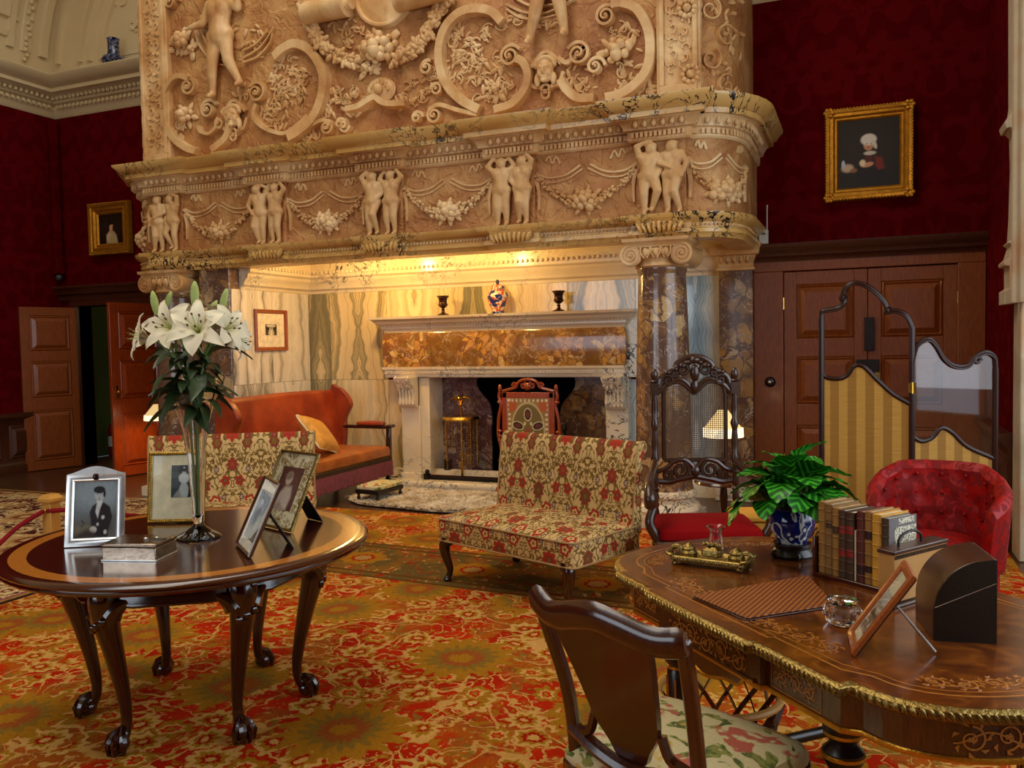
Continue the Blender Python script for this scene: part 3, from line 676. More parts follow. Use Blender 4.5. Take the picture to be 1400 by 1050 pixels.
lf2.matrix_local = Matrix.Translation((-8.25, YB-.02, .01)) @ Matrix.Rotation(radians(78), 4, 'Z') @ Matrix.Translation((-.74, 0, 0))
m = MB(); m.box(.05, .075, -.006, 0, .95, 1.12); m.sph((.062, -.035, 1.04), .022); m.build('door_plate', MT['brass'], lf2)
# corridor seen through the doorway
m = MB(); m.box(-10.4, -7.6, 9.7, 9.8, 0, 2.6); m.box(-10.5, -10.4, 8.6, 9.8, 0, 2.6); m.box(-7.7, -7.6, 8.6, 9.8, 0, 2.6); m.box(-10.5, -7.6, 8.6, 9.8, 2.5, 2.6)
cw = S(m.build('wall_corridor', MT['green'], smooth=False), 'dark green corridor wall through the open door')
m = MB(); m.box(-9.0, -8.97, 9.64, 9.7, 0, 2.3); m.box(-8.9, -8.86, 9.62, 9.7, 0, 2.3); m.build('door_edge', MT['stone'], cw)
d2 = struct('door_2', 'closed panelled double door under a wooden cornice beside the portrait')
m = MB(); m.box(-.95, -.68, YB-.07, YB, 0, 2.169); m.box(.77, .985, YB-.07, YB, 0, 2.169); m.box(-.95, .985, YB-.07, YB, 2.17, 2.28); m.build('door_frame', MT['oak'], d2, bevel=.005)
MB().mould([(-.93, YB), (-.93, YB-.06), (.975, YB-.06), (.975, YB)], [(0, 2.26), (.02, 2.26), (.03, 2.29), (.06, 2.31), (.07, 2.35), (.11, 2.38), (.12, 2.42), (0, 2.43)], caps=False).build('door_cornice', MT['oak_dark'], d2)
for sx in (0, 1):
    lf = door_leaf('door_leaf', .72, 2.15, MT['oak'], d2, [(.14, .72), (.92, 1.36), (1.53, 2.03)]); lf.location = (-.675+sx*.725, YB-.055, .01)
    m = MB(); hx = -.004 if sx == 0 else .724
    for hz in (.4, 1.86): m.tube([(hx, -.005, hz-.055), (hx, -.005, hz+.055)], .009, 8)
    m.build('hinge', MT['brass'], lf)
    m = MB(); xk = .64 if sx == 0 else .08; m.box(xk-.022, xk+.022, -.006, 0, .98, 1.22); m.sph((xk, -.045, 1.06), .028); m.tube([(xk, 0, 1.06), (xk, -.04, 1.06)], .01); m.build('door_plate', MT['oldbrass'], lf)
m = MB(); m.box(-.05, .14, YB-.1, YB-.056, 1.23, 1.34); m.box(.02, .1, YB-.1, YB-.056, 1.42, 1.72); m.build('door_closer', MT['iron'], d2, bevel=.004)
k = thing('bell_push', 'round dark knob on the door frame with a pale centre', 'knob', (-.80, YB-.07, 1.137))
m = MB(); Mx = Matrix.Rotation(pi/2, 4, 'X'); m.lathe([(0, 0), (.05, 0), (.05, .012), (.038, .03), (.02, .036), (0, .036)], 20, M=Mx); m.build('base', MT['ebony'], k)
m = MB(); m.sph((0, -.04, 0), .017); m.build('button', MT['silver'], k)
# ---------------------------------------------------------------- carpets
c0 = MB(); c0.box(-4.86, .95, -1.2, 6.78, 0, .012)
tag(c0.build('carpet', MT['carpet'], smooth=False), 'large red and gold carpet with scrolling flowers under the furniture', 'carpet')
rg = thing('rug', 'cream and dark rug with striped border by the barrier post', 'rug')
MB().box(-9.55, -4.98, .6, 6.55, .001, .009).build('field', MT['rug'], rg, smooth=False)
for i, (o, w, mm) in enumerate(((-4.98, .03, 'fringe'), (-4.95, .05, 'bk_tan'), (-4.91, .02, 'bk_dark'))): MB().box(o, o+w, .6, 6.6, .001, .010).build('border_stripe', MT[mm], rg, smooth=False)
for i, (o, w, mm) in enumerate(((6.55, .03, 'bk_dark'), (6.58, .06, 'bk_tan'), (6.64, .02, 'bk_dark'))): MB().box(-9.55, -4.89, o, o+w, .001, .010).build('border_stripe', MT[mm], rg, smooth=False)
# ================================================================ CHIMNEYPIECE
YFZ = 7.0; BR = [-6.76, -5.45, -4.14, -2.83, -1.52]; EL, ER = -7.39, -.92
def fpath(y0, brk=0., bw=.52, grow=0.):
    """plan of the front, from the wall on the left round both rounded ends to the wall on the right"""
    P = [(EL-grow, YB)]; rx, ry = .36+grow, .5
    for i in range(9):
        a = pi/2*i/8; P.append((EL-grow+rx-rx*cos(a), y0+ry-ry*sin(a)))
    if brk:
        for b in BR: P += [(b-bw/2, y0), (b-bw/2, y0-brk), (b+bw/2, y0-brk), (b+bw/2, y0)]
    for i in range(9):
        a = pi/2*(1-i/8); P.append((ER+grow-rx+rx*cos(a), y0+ry-ry*sin(a)))
    P.append((ER+grow, YB)); return P
def along(path, step):
    out = []; acc = step/2
    for (x0, y0), (x1, y1) in zip(path, path[1:]):
        L = hypot(x1-x0, y1-y0)
        if L < 1e-6: continue
        nx, ny = (y1-y0)/L, -(x1-x0)/L
        while acc < L: out.append((x0+(x1-x0)*acc/L, y0+(y1-y0)*acc/L, nx, ny)); acc += step
        acc -= L
    return out
ch = thing('chimneypiece', 'towering carved marble chimneypiece with figure frieze and two breccia columns', 'chimneypiece', (-4.14, 7.6, 0))
def cp_(mb, name, mat, **k):
    o = mb.build(name, mat, ch, **k); o.location = (4.14, -7.6, 0); return o
def cl_(name, me, loc, **k): return link(name, me, ch, (loc[0]+4.14, loc[1]-7.6, loc[2]), **k)
CV, CB = MT['carve'], MT['carve_bg']
lp = fpath(YFZ, .05, .46)
cp_(MB().mould(lp, [(-.22, 2.38), (.0, 2.38), (.01, 2.405), (.035, 2.42), (.035, 2.45), (.02, 2.46), (.02, 2.5), (.05, 2.515), (.085, 2.545), (.09, 2.575), (-.22, 2.58)]), 'ledge', MT['pavo'])
m = MB()
for x, y, nx, ny in along(lp, .034):
    if y < 8.1: m.sph((x+nx*.03, y+ny*.03, 2.48), .0125, 6, 4)
cp_(m, 'bead_chain', CV, kind='stuff')
for b in BR:
    m = MB(); m.taper((b, 6.96), .2, .1, 2.41, (b, 6.95), .4, .2, 2.53)
    for k in range(9): x = b-.17+k*.0425; M = Matrix.Translation((x, 6.875+.003*abs(k-4), 2.475)) @ Matrix.Rotation((k-4)*.12, 4, 'Y'); m.sph((0, 0, 0), (.02, .03, .055), 6, 5, M)
    cp_(m, 'leaf_corbel', MT['pavo'])
cp_(MB().mould(fpath(YFZ), [(-.2, 2.57), (0, 2.57), (0, 3.2), (-.2, 3.2)]), 'frieze', CB)
for b in BR:
    m = MB(); m.box(b-.2, b+.2, 6.965, 7.01, 2.575, 3.2); cp_(m, 'frieze_block', CB, bevel=.004)
bp = fpath(YFZ, .07, .46)
cp_(MB().mould(bp, [(-.2, 3.17), (.015, 3.17), (.03, 3.185), (.03, 3.25), (.06, 3.26), (.06, 3.275), (.09, 3.325), (.11, 3.335), (.11, 3.345), (-.2, 3.35)]), 'cornice_bed', CV)
cp_(MB().mould(bp, [(-.2, 3.34), (.15, 3.34), (.155, 3.38), (.175, 3.385), (.21, 3.43), (.235, 3.455), (.24, 3.48), (.06, 3.49), (-.2, 3.5)]), 'corona', MT['pavo'])
m = MB(); m2 = MB(); m3 = MB()
for x, y, nx, ny in along(bp, .038):
    if y > 8.0: continue
    M = Matrix.Translation((x, y, 0)) @ Matrix.Rotation(atan2(ny, nx)+pi/2, 4, 'Z'); m.box(-.011, .011, -.055, 0, 3.2, 3.24, M)
for x, y, nx, ny in along(bp, .075):
    if y > 8.0: continue
    M = Matrix.Translation((x+nx*.085, y+ny*.085, 3.297)) @ Matrix.Rotation(atan2(ny, nx)+pi/2, 4, 'Z'); m2.sph((0, 0, 0), (.022, .022, .03), 8, 5, M)
    m2.tube([(-.03, -.005, .03), (-.032, .012, 0), (-.018, .02, -.03), (0, .02, -.036), (.018, .02, -.03), (.032, .012, 0), (.03, -.005, .03)], .006, 5, M=M)
cp_(m, 'dentil_band', CV, kind='stuff', smooth=False); cp_(m2, 'egg_and_dart', CV, kind='stuff')
# overmantel wall and its flanking strips
cp_(MB().mould(fpath(7.08, grow=-.03), [(-.2, 3.47), (0, 3.47), (0, 5.7), (-.2, 5.7)]), 'overmantel', CB)
for a, b in ((-7.12, -6.74), (-1.56, -1.2)):
    m = MB(); m.box(a, b, 7.02, 7.1, 3.48, 5.5); cp_(m, 'pilaster_strip', CV, bevel=.006)
    m = MB()
    for x in (a+.045, b-.045): m.box(x-.02, x+.02, 6.995, 7.03, 3.62, 5.5)
    m.box(a+.03, b-.03, 6.995, 7.03, 3.56, 3.62); cp_(m, 'strip_moulding', CV, bevel=.006)
FM = lambda u, v, h: (u, 7.085-h, v)
FMS = lambda u, v, h: (u, 7.022-h, v)
def omp(x, y): p = ony(x, y, 7.02); return (p.x, p.z)
PXM = 7.3/FPX    # metres per pixel near the panel
def omarc(pts, w, h, taper=None, n=8, fm=FM):
    P = cat2([omp(*p) for p in pts], n); k = len(P)
    W = [w*(taper[0]+(taper[1]-taper[0])*i/(k-1)) for i in range(k)] if taper else w
    return P, W, h, fm
def add_strip(m, pts, w, h, taper=None, n=8, fm=FM, bev=.75):
    P, W, H, f = omarc(pts, w, h, taper, n, fm); m.strip(P, W, f, H, bev)
def curl(m, x, y, rpx, a0, turns, w, h, fm=FM):
    c = omp(x, y); R = rpx*PXM; n = 40
    m.strip(spiral(c[0], c[1], R, R*.12, a0, a0+turns*2*pi, n), [lerp(w, w*.45, i/n) for i in range(n+1)], fm, [lerp(h, h*1.7, i/n) for i in range(n+1)], .8)
    m.sph((c[0], 7.085-h*1.3, c[1]), (R*.2, .02, R*.2), 8, 5)
# big C-scroll frames (pixel outlines of the carved bands)
scr = [
 ([(375, 78), (388, 66), (405, 60), (425, 70), (440, 95), (442, 120), (436, 145), (425, 165), (408, 180), (394, 188)], .11, .06),
 ([(350, 142), (346, 155), (352, 168), (368, 178), (388, 182), (405, 172), (420, 158)], .05, .05),
 ([(290, 205), (306, 192), (314, 176), (312, 160), (305, 150)], .09, .06),
 ([(223, 150), (227, 172), (238, 190), (254, 202), (268, 207)], .085, .06),
 ([(224, 128), (234, 110), (246, 104), (258, 108)], .07, .06),
 ([(270, 172), (274, 180), (286, 182), (297, 172)], .04, .05),
 ([(686, 30), (672, 16), (650, 12), (628, 18), (610, 36), (601, 62), (602, 92), (612, 118), (632, 138), (655, 150)], .1, .06),
 ([(676, 150), (700, 142), (716, 124), (722, 104), (716, 86), (706, 80)], .09, .06),
 ([(766, 108), (774, 122), (790, 134), (812, 134)], .09, .06),
 ([(828, 134), (850, 128), (872, 112), (886, 90), (889, 60), (884, 34), (870, 12), (850, 4), (836, 6)], .1, .06),
 ([(790, 70), (800, 62), (776, 84), (762, 78)], .05, .04),
 ([(400, 188), (424, 172), (442, 164), (452, 170)], .05, .05), ([(652, 156), (625, 150), (600, 143), (586, 150)], .05, .05),
]
for pts, w, h in scr:
    m = MB(); add_strip(m, pts, w, h*1.45); cp_(m, 'scroll_frame', CV)
for x, y, r, a0, t in ((256, 118, 14, 1.2, -1.8), (284, 149, 16, .4, 1.9), (350, 126, 17, 2.4, -1.9), (446, 174, 11, 1.5, -1.8), (465, 168, 8, 0, 1.6), (697, 76, 16, .5, 1.9), (790, 73, 17, 2.6, -1.9), (828, 21, 15, .6, 2.), (594, 157, 13, 1.2, 1.8), (570, 160, 9, 0, 1.6), (233, 2, 13, 0, 1.8), (470, 172, 9, 0, -1.6), (814, 90, 13, 0, 1.5), (300, 168, 10, 2, 1.4), (583, 92, 11, 1, 1.6), (596, 122, 10, 3, -1.6)): 
    m = MB(); curl(m, x, y, r, a0, t, .036, .06); cp_(m, 'volute', CV)
# foliage scrolls: leaves and tendrils filling the frames
def foliage(m, x, y, r, n, seed, fm=FM, base=7.085):
    rnd = random.Random(seed); c = omp(x, y); R = r*PXM
    for k in range(n):
        a = rnd.uniform(0, 2*pi); q = R*sqrt(rnd.random()); u, v = c[0]+q*cos(a), c[1]+q*sin(a); s = rnd.uniform(.028, .06); th = rnd.uniform(0, pi)
        M = Matrix.Translation((u, base-.012, v)) @ Matrix.Rotation(th, 4, 'Y') @ Matrix.Rotation(rnd.uniform(-.5, .5), 4, 'X'); m.sph((0, 0, 0), (s, s*.38, s*.36), 7, 5, M)
        if k % 3 == 0:
            t = rnd.choice((-1, 1)); m.strip(spiral(u, v, s*1.3, s*.15, a, a+t*4.6, 14), [lerp(.02, .008, i/14) for i in range(15)], fm, .03, .6)
m = MB()
for i, (x, y, r, k) in enumerate(((390, 110, 38, 60), (375, 150, 30, 40), (330, 120, 16, 14), (455, 140, 24, 26), (640, 60, 32, 44), (670, 110, 34, 52), (620, 90, 18, 16), (590, 110, 22, 22), (790, 110, 26, 26), (850, 60, 26, 24), (860, 105, 22, 18), (470, 40, 30, 20), (560, 130, 22, 18), (480, 140, 20, 18), (300, 60, 40, 16), (340, 55, 26, 12), (745, 30, 14, 12), (700, 25, 18, 12), (240, 180, 20, 12), (225, 60, 12, 10), (880, 118, 14, 12), (420, 190, 16, 10), (690, 130, 16, 12), (610, 40, 14, 10))): foliage(m, x, y, r, k, i)
cp_(m, 'foliage_relief', CV, kind='stuff')
def cluster(m, x, y, rpx, n, seed, fmap=None, size=.045):
    rnd = random.Random(seed); c = omp(x, y); R = rpx*PXM
    for k in range(n):
        a = 2.399*k; q = R*sqrt(k/n); s = rnd.uniform(.7, 1.2)*size*(1.15-.5*q/R); hh = (1-(q/R)**2)*R*.5
        m.sph((c[0]+q*cos(a), 7.07-hh-s*.5, c[1]+q*sin(a)*.8), (s, s, s*rnd.uniform(.85, 1.15)), 10, 7)
    for k in range(n//2):
        a = rnd.uniform(0, 6.28); M = Matrix.Translation((c[0]+R*1.05*cos(a), 7.065, c[1]+R*.85*sin(a))) @ Matrix.Rotation(-a, 4, 'Y'); m.sph((0, 0, 0), (.07, .018, .03), 7, 5, M)
for i, (x, y, r, n, s) in enumerate(((515, 65, 30, 22, .055), (245, 55, 16, 12, .05), (250, 157, 16, 10, .05), (842, 68, 18, 9, .055), (500, 92, 12, 12, .028), (676, 122, 10, 7, .03), (258, 66, 9, 12, .02))):
    m = MB(); cluster(m, x, y, r, n, 40+i, size=s); cp_(m, 'fruit_cluster', CV)
# leaf garlands either side of the central fruit
rnd = random.Random(5)
for pts in (([(430, 45), (445, 65), (468, 80), (492, 85)]), ([(540, 82), (565, 68), (585, 45), (600, 15), (612, -8)]), ([(412, -10), (418, 12), (430, 45)])):
    m = MB()
    for p in cat2([omp(*p) for p in pts], 9):
        for j in range(4):
            M = Matrix.Translation((p[0]+rnd.uniform(-.05, .05), 7.03-rnd.uniform(0, .04), p[1]+rnd.uniform(-.05, .05))) @ Matrix.Rotation(rnd.uniform(0, 6), 4, 'Y'); m.sph((0, 0, 0), (.045, .02, .024), 7, 5, M)
    cp_(m, 'leaf_garland', CV)
# central cartouche above: shield disc and rolled straps
m = MB(); c = omp(522, -12); m.lathe([(0, .05), (.2, .05), (.27, .035), (.29, .06), (.31, .055), (.33, 0)], 40, M=Matrix.Translation((c[0], 7.085, c[1])) @ Matrix.Rotation(pi/2, 4, 'X')); cp_(m, 'shield', CV)
for a, b in (((420, 22), (478, 8)), ((545, 4), (612, -14))):
    m = MB(); p, q = omp(*a), omp(*b); m.tube([(p[0], 6.98, p[1]), (q[0], 6.96, q[1])], [.1, .12], 16); m.tube([(lerp(p[0], q[0], .8), 6.97, lerp(p[1], q[1], .8)), (lerp(p[0], q[0], 1.12), 6.96, lerp(p[1], q[1], 1.12))], .06, 12); cp_(m, 'rolled_strap', CV)
# shell pedestal under the garland
m = MB(); add_strip(m, [(475, 150), (492, 146), (505, 138), (515, 134), (528, 142), (556, 142)], .07, .11); c = omp(518, 122)
m.sph((c[0], 7.06, c[1]), (.16, .05, .12), 12, 8); m.sph((c[0], 7.0, c[1]), (.05, .03, .05), 10, 6)
for k in range(7): a = pi*.1+pi*.8*k/6; m.sph((c[0]+.1*cos(a), 7.02, c[1]-.03+.1*sin(a)), (.022, .02, .03), 6, 4)
cp_(m, 'shell_bracket', CV)
# drapery folds behind the figures
for pts in (([(262, 30), (270, 60), (288, 82), (310, 90)]), ([(268, 28), (280, 58), (296, 78), (318, 84)]), ([(272, 20), (284, 50), (300, 70)]), ([(330, 84), (350, 76), (366, 58), (370, 44)]), ([(330, 78), (350, 66), (362, 52), (372, 36)]), ([(330, 68), (348, 58), (362, 42)]), ([(690, 10), (710, 22), (735, 24), (770, 16)]), ([(690, 4), (715, 15), (745, 16), (785, -4)]), ([(700, -6), (725, 6), (760, 4)])): 
    m = MB(); add_strip(m, pts, .026, .045, (1.2, .6), 6); cp_(m, 'drapery', CV)
# flower and ring ornaments on the right strip and the rounded end
for (x, y, r) in ((945, 102, 10), (940, 12, 10)):
    m = MB(); c = omp(x, y); R = r*PXM
    for k in range(10): a = 2*pi*k/10; m.sph((c[0]+R*cos(a), 7.0, c[1]+R*sin(a)), (.024, .02, .024), 7, 5)
    m.sph((c[0], 6.99, c[1]), (R*.55, .03, R*.55), 9, 6); cp_(m, 'flower_boss', CV)
def endmap(side, y0=7.08, grow=-.03):
    P = [p for p in fpath(y0, grow=grow)]; rx = .36+grow
    def f(t, z, h):   # t 0..1 round the rounded end
        a = pi/2*t
        if side > 0: x = ER+grow-rx+rx*sin(a); y = y0+.5-.5*cos(a); n = Vector((sin(a)/rx, -cos(a)/.5, 0)).normalized()
        else: x = EL-grow+rx-rx*sin(a); y = y0+.5-.5*cos(a); n = Vector((-sin(a)/rx, -cos(a)/.5, 0)).normalized()
        return (x+n.x*h, y+n.y*h, z)
    return f
m = MB()
for side in (1, -1):
    f = endmap(side); rnd = random.Random(9)
    for j, z in enumerate(np.linspace(3.62, 5.2, 9)):
        cu = .38+.12*(-1)**j
        m.strip([(cu+.16*lerp(1, .1, i/20)*cos(i*.42*(-1)**j+1), z+.1*lerp(1, .1, i/20)*sin(i*.42*(-1)**j+1)) for i in range(21)], [lerp(.028, .01, i/20) for i in range(21)], f, .04, .6)
        for k in range(9):
            p = f(cu+rnd.uniform(-.3, .4), z+rnd.uniform(-.1, .1), .005); M = Matrix.Translation(p) @ Matrix.Rotation(rnd.uniform(0, 3), 4, 'Y'); m.sph((0, 0, 0), (.045, .025, .02), 6, 4, M)
cp_(m, 'rounded_end_foliage', CV, kind='stuff')
m = MB()
for k in range(46):
    z = 3.7+k*.035
    for a in (-7.12+.19, -1.56+.18):
        m.strip(spiral(a+.05*(-1)**k, z, .05, .008, k, k+4, 8), .018, FMS, .022, .6)
cp_(m, 'strip_foliage', CV, kind='stuff')
# ---------------------------------------------------------------- carved figures
def human(J, s=1., hair=0, fat=1.):
    m = MB(); V = {k: Vector(v) for k, v in J.items()}
    def c(a, b, r0, r1): capsule(m, V[a] if isinstance(a, str) else a, V[b] if isinstance(b, str) else b, r0*fat, r1*fat)
    sm = (V['sl']+V['sr'])/2; hm = (V['hl']+V['hr'])/2; ax = (V['sr']-V['sl']).normalized()
    c(sm, 'head', .04, .036); m.sph(V['head'], (.064, .068, .076), 12, 9)
    d = V.get('look', Vector((0, -1, 0))).normalized()
    m.sph(V['head']+d*.066+Vector((0, 0, -.01)), (.013, .016, .02), 6, 5); m.sph(V['head']+d*.04+Vector((0, 0, -.045)), (.03, .026, .022), 8, 5)
    for k in range(9):
        a = k*.7+hair; m.sph(V['head']+Vector((.045*cos(a), .045*sin(a)*(.8)+.012, .04+.012*sin(3*a))), .026, 7, 5)
    m.sph(V['head']+Vector((0, .012, .055)), (.05, .05, .03), 8, 5)
    mid = (sm+hm)/2+V.get('bend', Vector((0, 0, 0)))
    c(sm+ax*.045+Vector((0, 0, -.05)), mid+ax*.02, .066, .062); c(sm-ax*.045+Vector((0, 0, -.05)), mid-ax*.02, .066, .062)
    c('sl', 'sr', .043, .043); c(mid, hm, .075, .085); m.sph(mid+Vector((0, -.03, -.02))*1., (.06, .05, .06), 10, 7)
    c('hl', 'hr', .07, .07)
    for q in 'lr':
        c('s'+q, 'e'+q, .038, .03); c('e'+q, 'w'+q, .031, .021)
        w = V['w'+q]; dd = (w-V['e'+q]).normalized(); capsule(m, w, w+dd*.045, .02, .016)
        o = dd.orthogonal().normalized()
        for f_ in (-1, 0, 1): capsule(m, w+dd*.04+o*.011*f_, w+dd*.075+o*.014*f_, .009, .007, 6)
        c('h'+q, 'k'+q, .06, .041); c('k'+q, 'a'+q, .043, .024); m.sph(V['k'+q].lerp(V['a'+q], .3)+Vector((0, .012, 0)), .04, 8, 6)
        t = V['a'+q]+Vector(J.get('t'+q, (0, -.075, -.03))); c('a'+q, t, .026, .017)
    for i, p in enumerate(m.v): m.v[i] = tuple(Vector(p)*s)
    return m
base = dict(head=(0, -.01, .9), sl=(-.095, 0, .79), sr=(.095, 0, .79), hl=(-.045, 0, .52), hr=(.045, 0, .52), kl=(-.05, -.03, .29), al=(-.05, .01, .045), kr=(.06, -.02, .29), ar=(.055, .01, .045), el=(-.17, 0, .86), wl=(-.09, .0, .98), er=(.17, 0, .86), wr=(.09, 0, .98))
poses = [dict(base), dict(base, head=(-.03, -.02, .895), look=(.5, -.8, 0), hl=(-.02, 0, .53), hr=(.065, 0, .51), kl=(-.06, -.05, .3), al=(-.02, .03, .06), el=(-.16, -.02, .64), wl=(-.1, -.06, .54), er=(.16, -.01, .9), wr=(.03, -.02, .98)),
 dict(base, head=(.03, -.02, .89), look=(-.6, -.7, 0), kr=(.1, -.06, .32), ar=(.03, .03, .09), er=(.15, .02, .64), wr=(.1, -.05, .52), el=(-.13, -.03, .92), wl=(.0, -.03, .985)),
 dict(base, head=(.0, -.02, .89), look=(.7, -.7, 0), el=(-.16, 0, .66), wl=(-.13, -.04, .53), er=(.14, -.04, .68), wr=(.04, -.09, .62), kl=(-.03, -.05, .29), al=(-.08, .02, .05)),
 dict(base, head=(.0, -.01, .9), look=(-.8, -.5, 0), kr=(.02, -.08, .33), ar=(.05, .03, .07), el=(-.14, -.03, .9), wl=(-.06, -.02, 1.0), er=(.15, -.01, .66), wr=(.07, -.06, .56))]
figs = [organic(human(p, .61, i, 1.2), .0085, 'figure', CV, 3) for i, p in enumerate(poses)]
plan = [(3, 2), (1, 0), (4, 0), (0, 4), (2, 3)]
for b, (i, j) in zip(BR, plan):
    for dx, k, fl in ((-.095, i, 1), (.1, j, -1)):
        cl_('figure', figs[k], (b+dx, 6.93, 2.572), scale=(fl*1.22, 1.0, 1), rot=(0, 0, .12*fl))
# large figures standing on the scrolls of the overmantel
big1 = organic(human(dict(base, head=(.02, -.02, .9), sl=(-.1, 0, .78), el=(-.17, -.02, .63), wl=(-.3, -.03, .62), er=(.2, 0, .72), wr=(.22, -.03, .88), hl=(-.05, 0, .5), hr=(.05, 0, .51), kl=(-.085, -.03, .25), al=(-.1, .0, .02), kr=(.1, -.03, .28), ar=(.2, .0, .08)), 1.16, 1, 1.3), .014, 'large_figure', CV, 4)
p = omp(298, 132); cl_('large_figure', big1, (p[0]+.07, 7.0, p[1]), scale=(1, .8, 1))
big2 = organic(human(dict(base, kl=(-.09, -.03, .26), al=(-.16, .0, .03), kr=(.09, -.03, .27), ar=(.12, .0, .05), el=(-.2, 0, .68), wl=(-.28, -.02, .58), er=(.2, 0, .68), wr=(.28, -.02, .58)), 1.16, 2, 1.3), .014, 'large_figure', CV, 4)
p = omp(752, 54); cl_('large_figure', big2, (p[0], 7.0, p[1]-.02), scale=(1, .8, 1))
# grotesque masks with ring
def mask():
    m = MB(); m.sph((0, 0, 0), (.075, .06, .1), 14, 10); m.sph((0, -.065, -.005), (.016, .022, .03), 8, 6); m.sph((0, -.05, -.06), (.028, .02, .012), 8, 5); m.sph((0, -.045, -.085), (.035, .025, .022), 8, 5)
    for s in (-1, 1): m.sph((s*.032, -.045, .03), (.024, .015, .01), 8, 5); m.sph((s*.04, -.035, -.025), (.028, .022, .03), 8, 5); m.sph((s*.075, .0, -.07), (.03, .03, .06), 8, 6)
    for k in range(11): a = pi*k/10; m.sph((.085*cos(a), -.012, .05+.062*sin(a)), .028, 7, 5)
    return organic(m, .007, 'mask', CV, 2)
mk_ = mask()
for (x, y) in ((745, 97), (318, 160)):
    p = omp(x, y); cl_('mask', mk_, (p[0], 7.03, p[1]))
    r = MB(); rr = .035
    for oz in (-.15, -.2): r.tube([(p[0]+rr*cos(a), 7.02, p[1]+oz+rr*sin(a)) for a in np.linspace(0, 2*pi, 17)], .012, 6, False)
    cp_(r, 'ring', CV)
    r = MB(); q = [(p[0]-.16, p[1]-.02), (p[0]-.12, p[1]-.11), (p[0]-.05, p[1]-.13), (p[0], p[1]-.17), (p[0]+.05, p[1]-.13), (p[0]+.12, p[1]-.11), (p[0]+.16, p[1]-.02)]
    r.strip(cat2(q, 5), .04, FM, .05); r.strip(cat2([(p[0]-.14, p[1]+.05), (p[0]-.06, p[1]+.14), (p[0], p[1]+.17), (p[0]+.06, p[1]+.14), (p[0]+.14, p[1]+.05)], 5), .04, FM, .05); cp_(r, 'mask_frame', CV)
# ---------------------------------------------------------------- frieze garlands
def swag(f, u0, u1, z0, drop, seed):
    m = MB(); rnd = random.Random(seed); n = 46; mid = (u0+u1)/2
    for i in range(n+1):
        t = i/n; u = lerp(u0, u1, t); z = z0-drop*(1-(2*t-1)**2); th = .022+.03*(1-abs(2*t-1))
        for j in range(4):
            p = f(u+rnd.uniform(-.3, .3)*th, z+rnd.uniform(-1, 1)*th, rnd.uniform(.0, th)); m.sph(p, rnd.uniform(.011, .018), 7, 5)
    o = cp_(m, 'garland', CV)
    m = MB()
    for k in range(15):
        a = 2.4*k; q = .115*sqrt(k/15); s = rnd.uniform(.026, .044); m.sph(f(mid+q*cos(a), z0-drop*.92+q*.7*sin(a), .05*(1-q/.12)+.015), (s, s, s), 9, 6)
    for k in range(9):
        a = 2*pi*k/9; p = f(mid+.13*cos(a), z0-drop*.92+.085*sin(a), .01); M = Matrix.Translation(p) @ Matrix.Rotation(-a, 4, 'Y'); m.sph((0, 0, 0), (.05, .014, .022), 7, 5, M)
    cp_(m, 'fruit_cluster', CV)
    m = MB()
    for s in (-1, 1):
        e = u0 if s < 0 else u1
        m.strip(cat2([(e, z0+.02), (lerp(e, mid, .25), z0-.03), (lerp(e, mid, .6), z0-.02), (lerp(e, mid, .9), z0+.05)], 6), [.02]*19, f, .014)
        m.strip(cat2([(e, z0), (lerp(e, mid, .25), z0-.07), (lerp(e, mid, .6), z0-.06), (lerp(e, mid, .95), z0+.02)], 6), [.014]*19, f, .012)
        m.strip(cat2([(lerp(e, mid, .2), z0+.11), (lerp(e, mid, .28), z0+.15), (lerp(e, mid, .34), z0+.09), (lerp(e, mid, .42), z0+.14), (lerp(e, mid, .5), z0+.08)], 6), .02, f, .014)
        m.strip(cat2([(e, z0-.03), (lerp(e, mid, .06), z0-.15), (lerp(e, mid, .05), z0-.3)], 6), [lerp(.05, .02, i/12) for i in range(13)], f, .02)
    cp_(m, 'ribbon', CV)
for k in range(4): swag(lambda u, v, h: (u, YFZ-h, v), BR[k]+.21, BR[k+1]-.21, 3.0, .27, k)
fe = endmap(1, YFZ, 0); swag(lambda u, v, h: fe((u-ER+.36)/.5, v, h), ER-.38, ER+.12, 3.0, .27, 8)
fe2 = endmap(-1, YFZ, 0); swag(lambda u, v, h: fe2((EL+.36-u)/.5, v, h), EL-.1, EL+.36, 3.0, .27, 9)
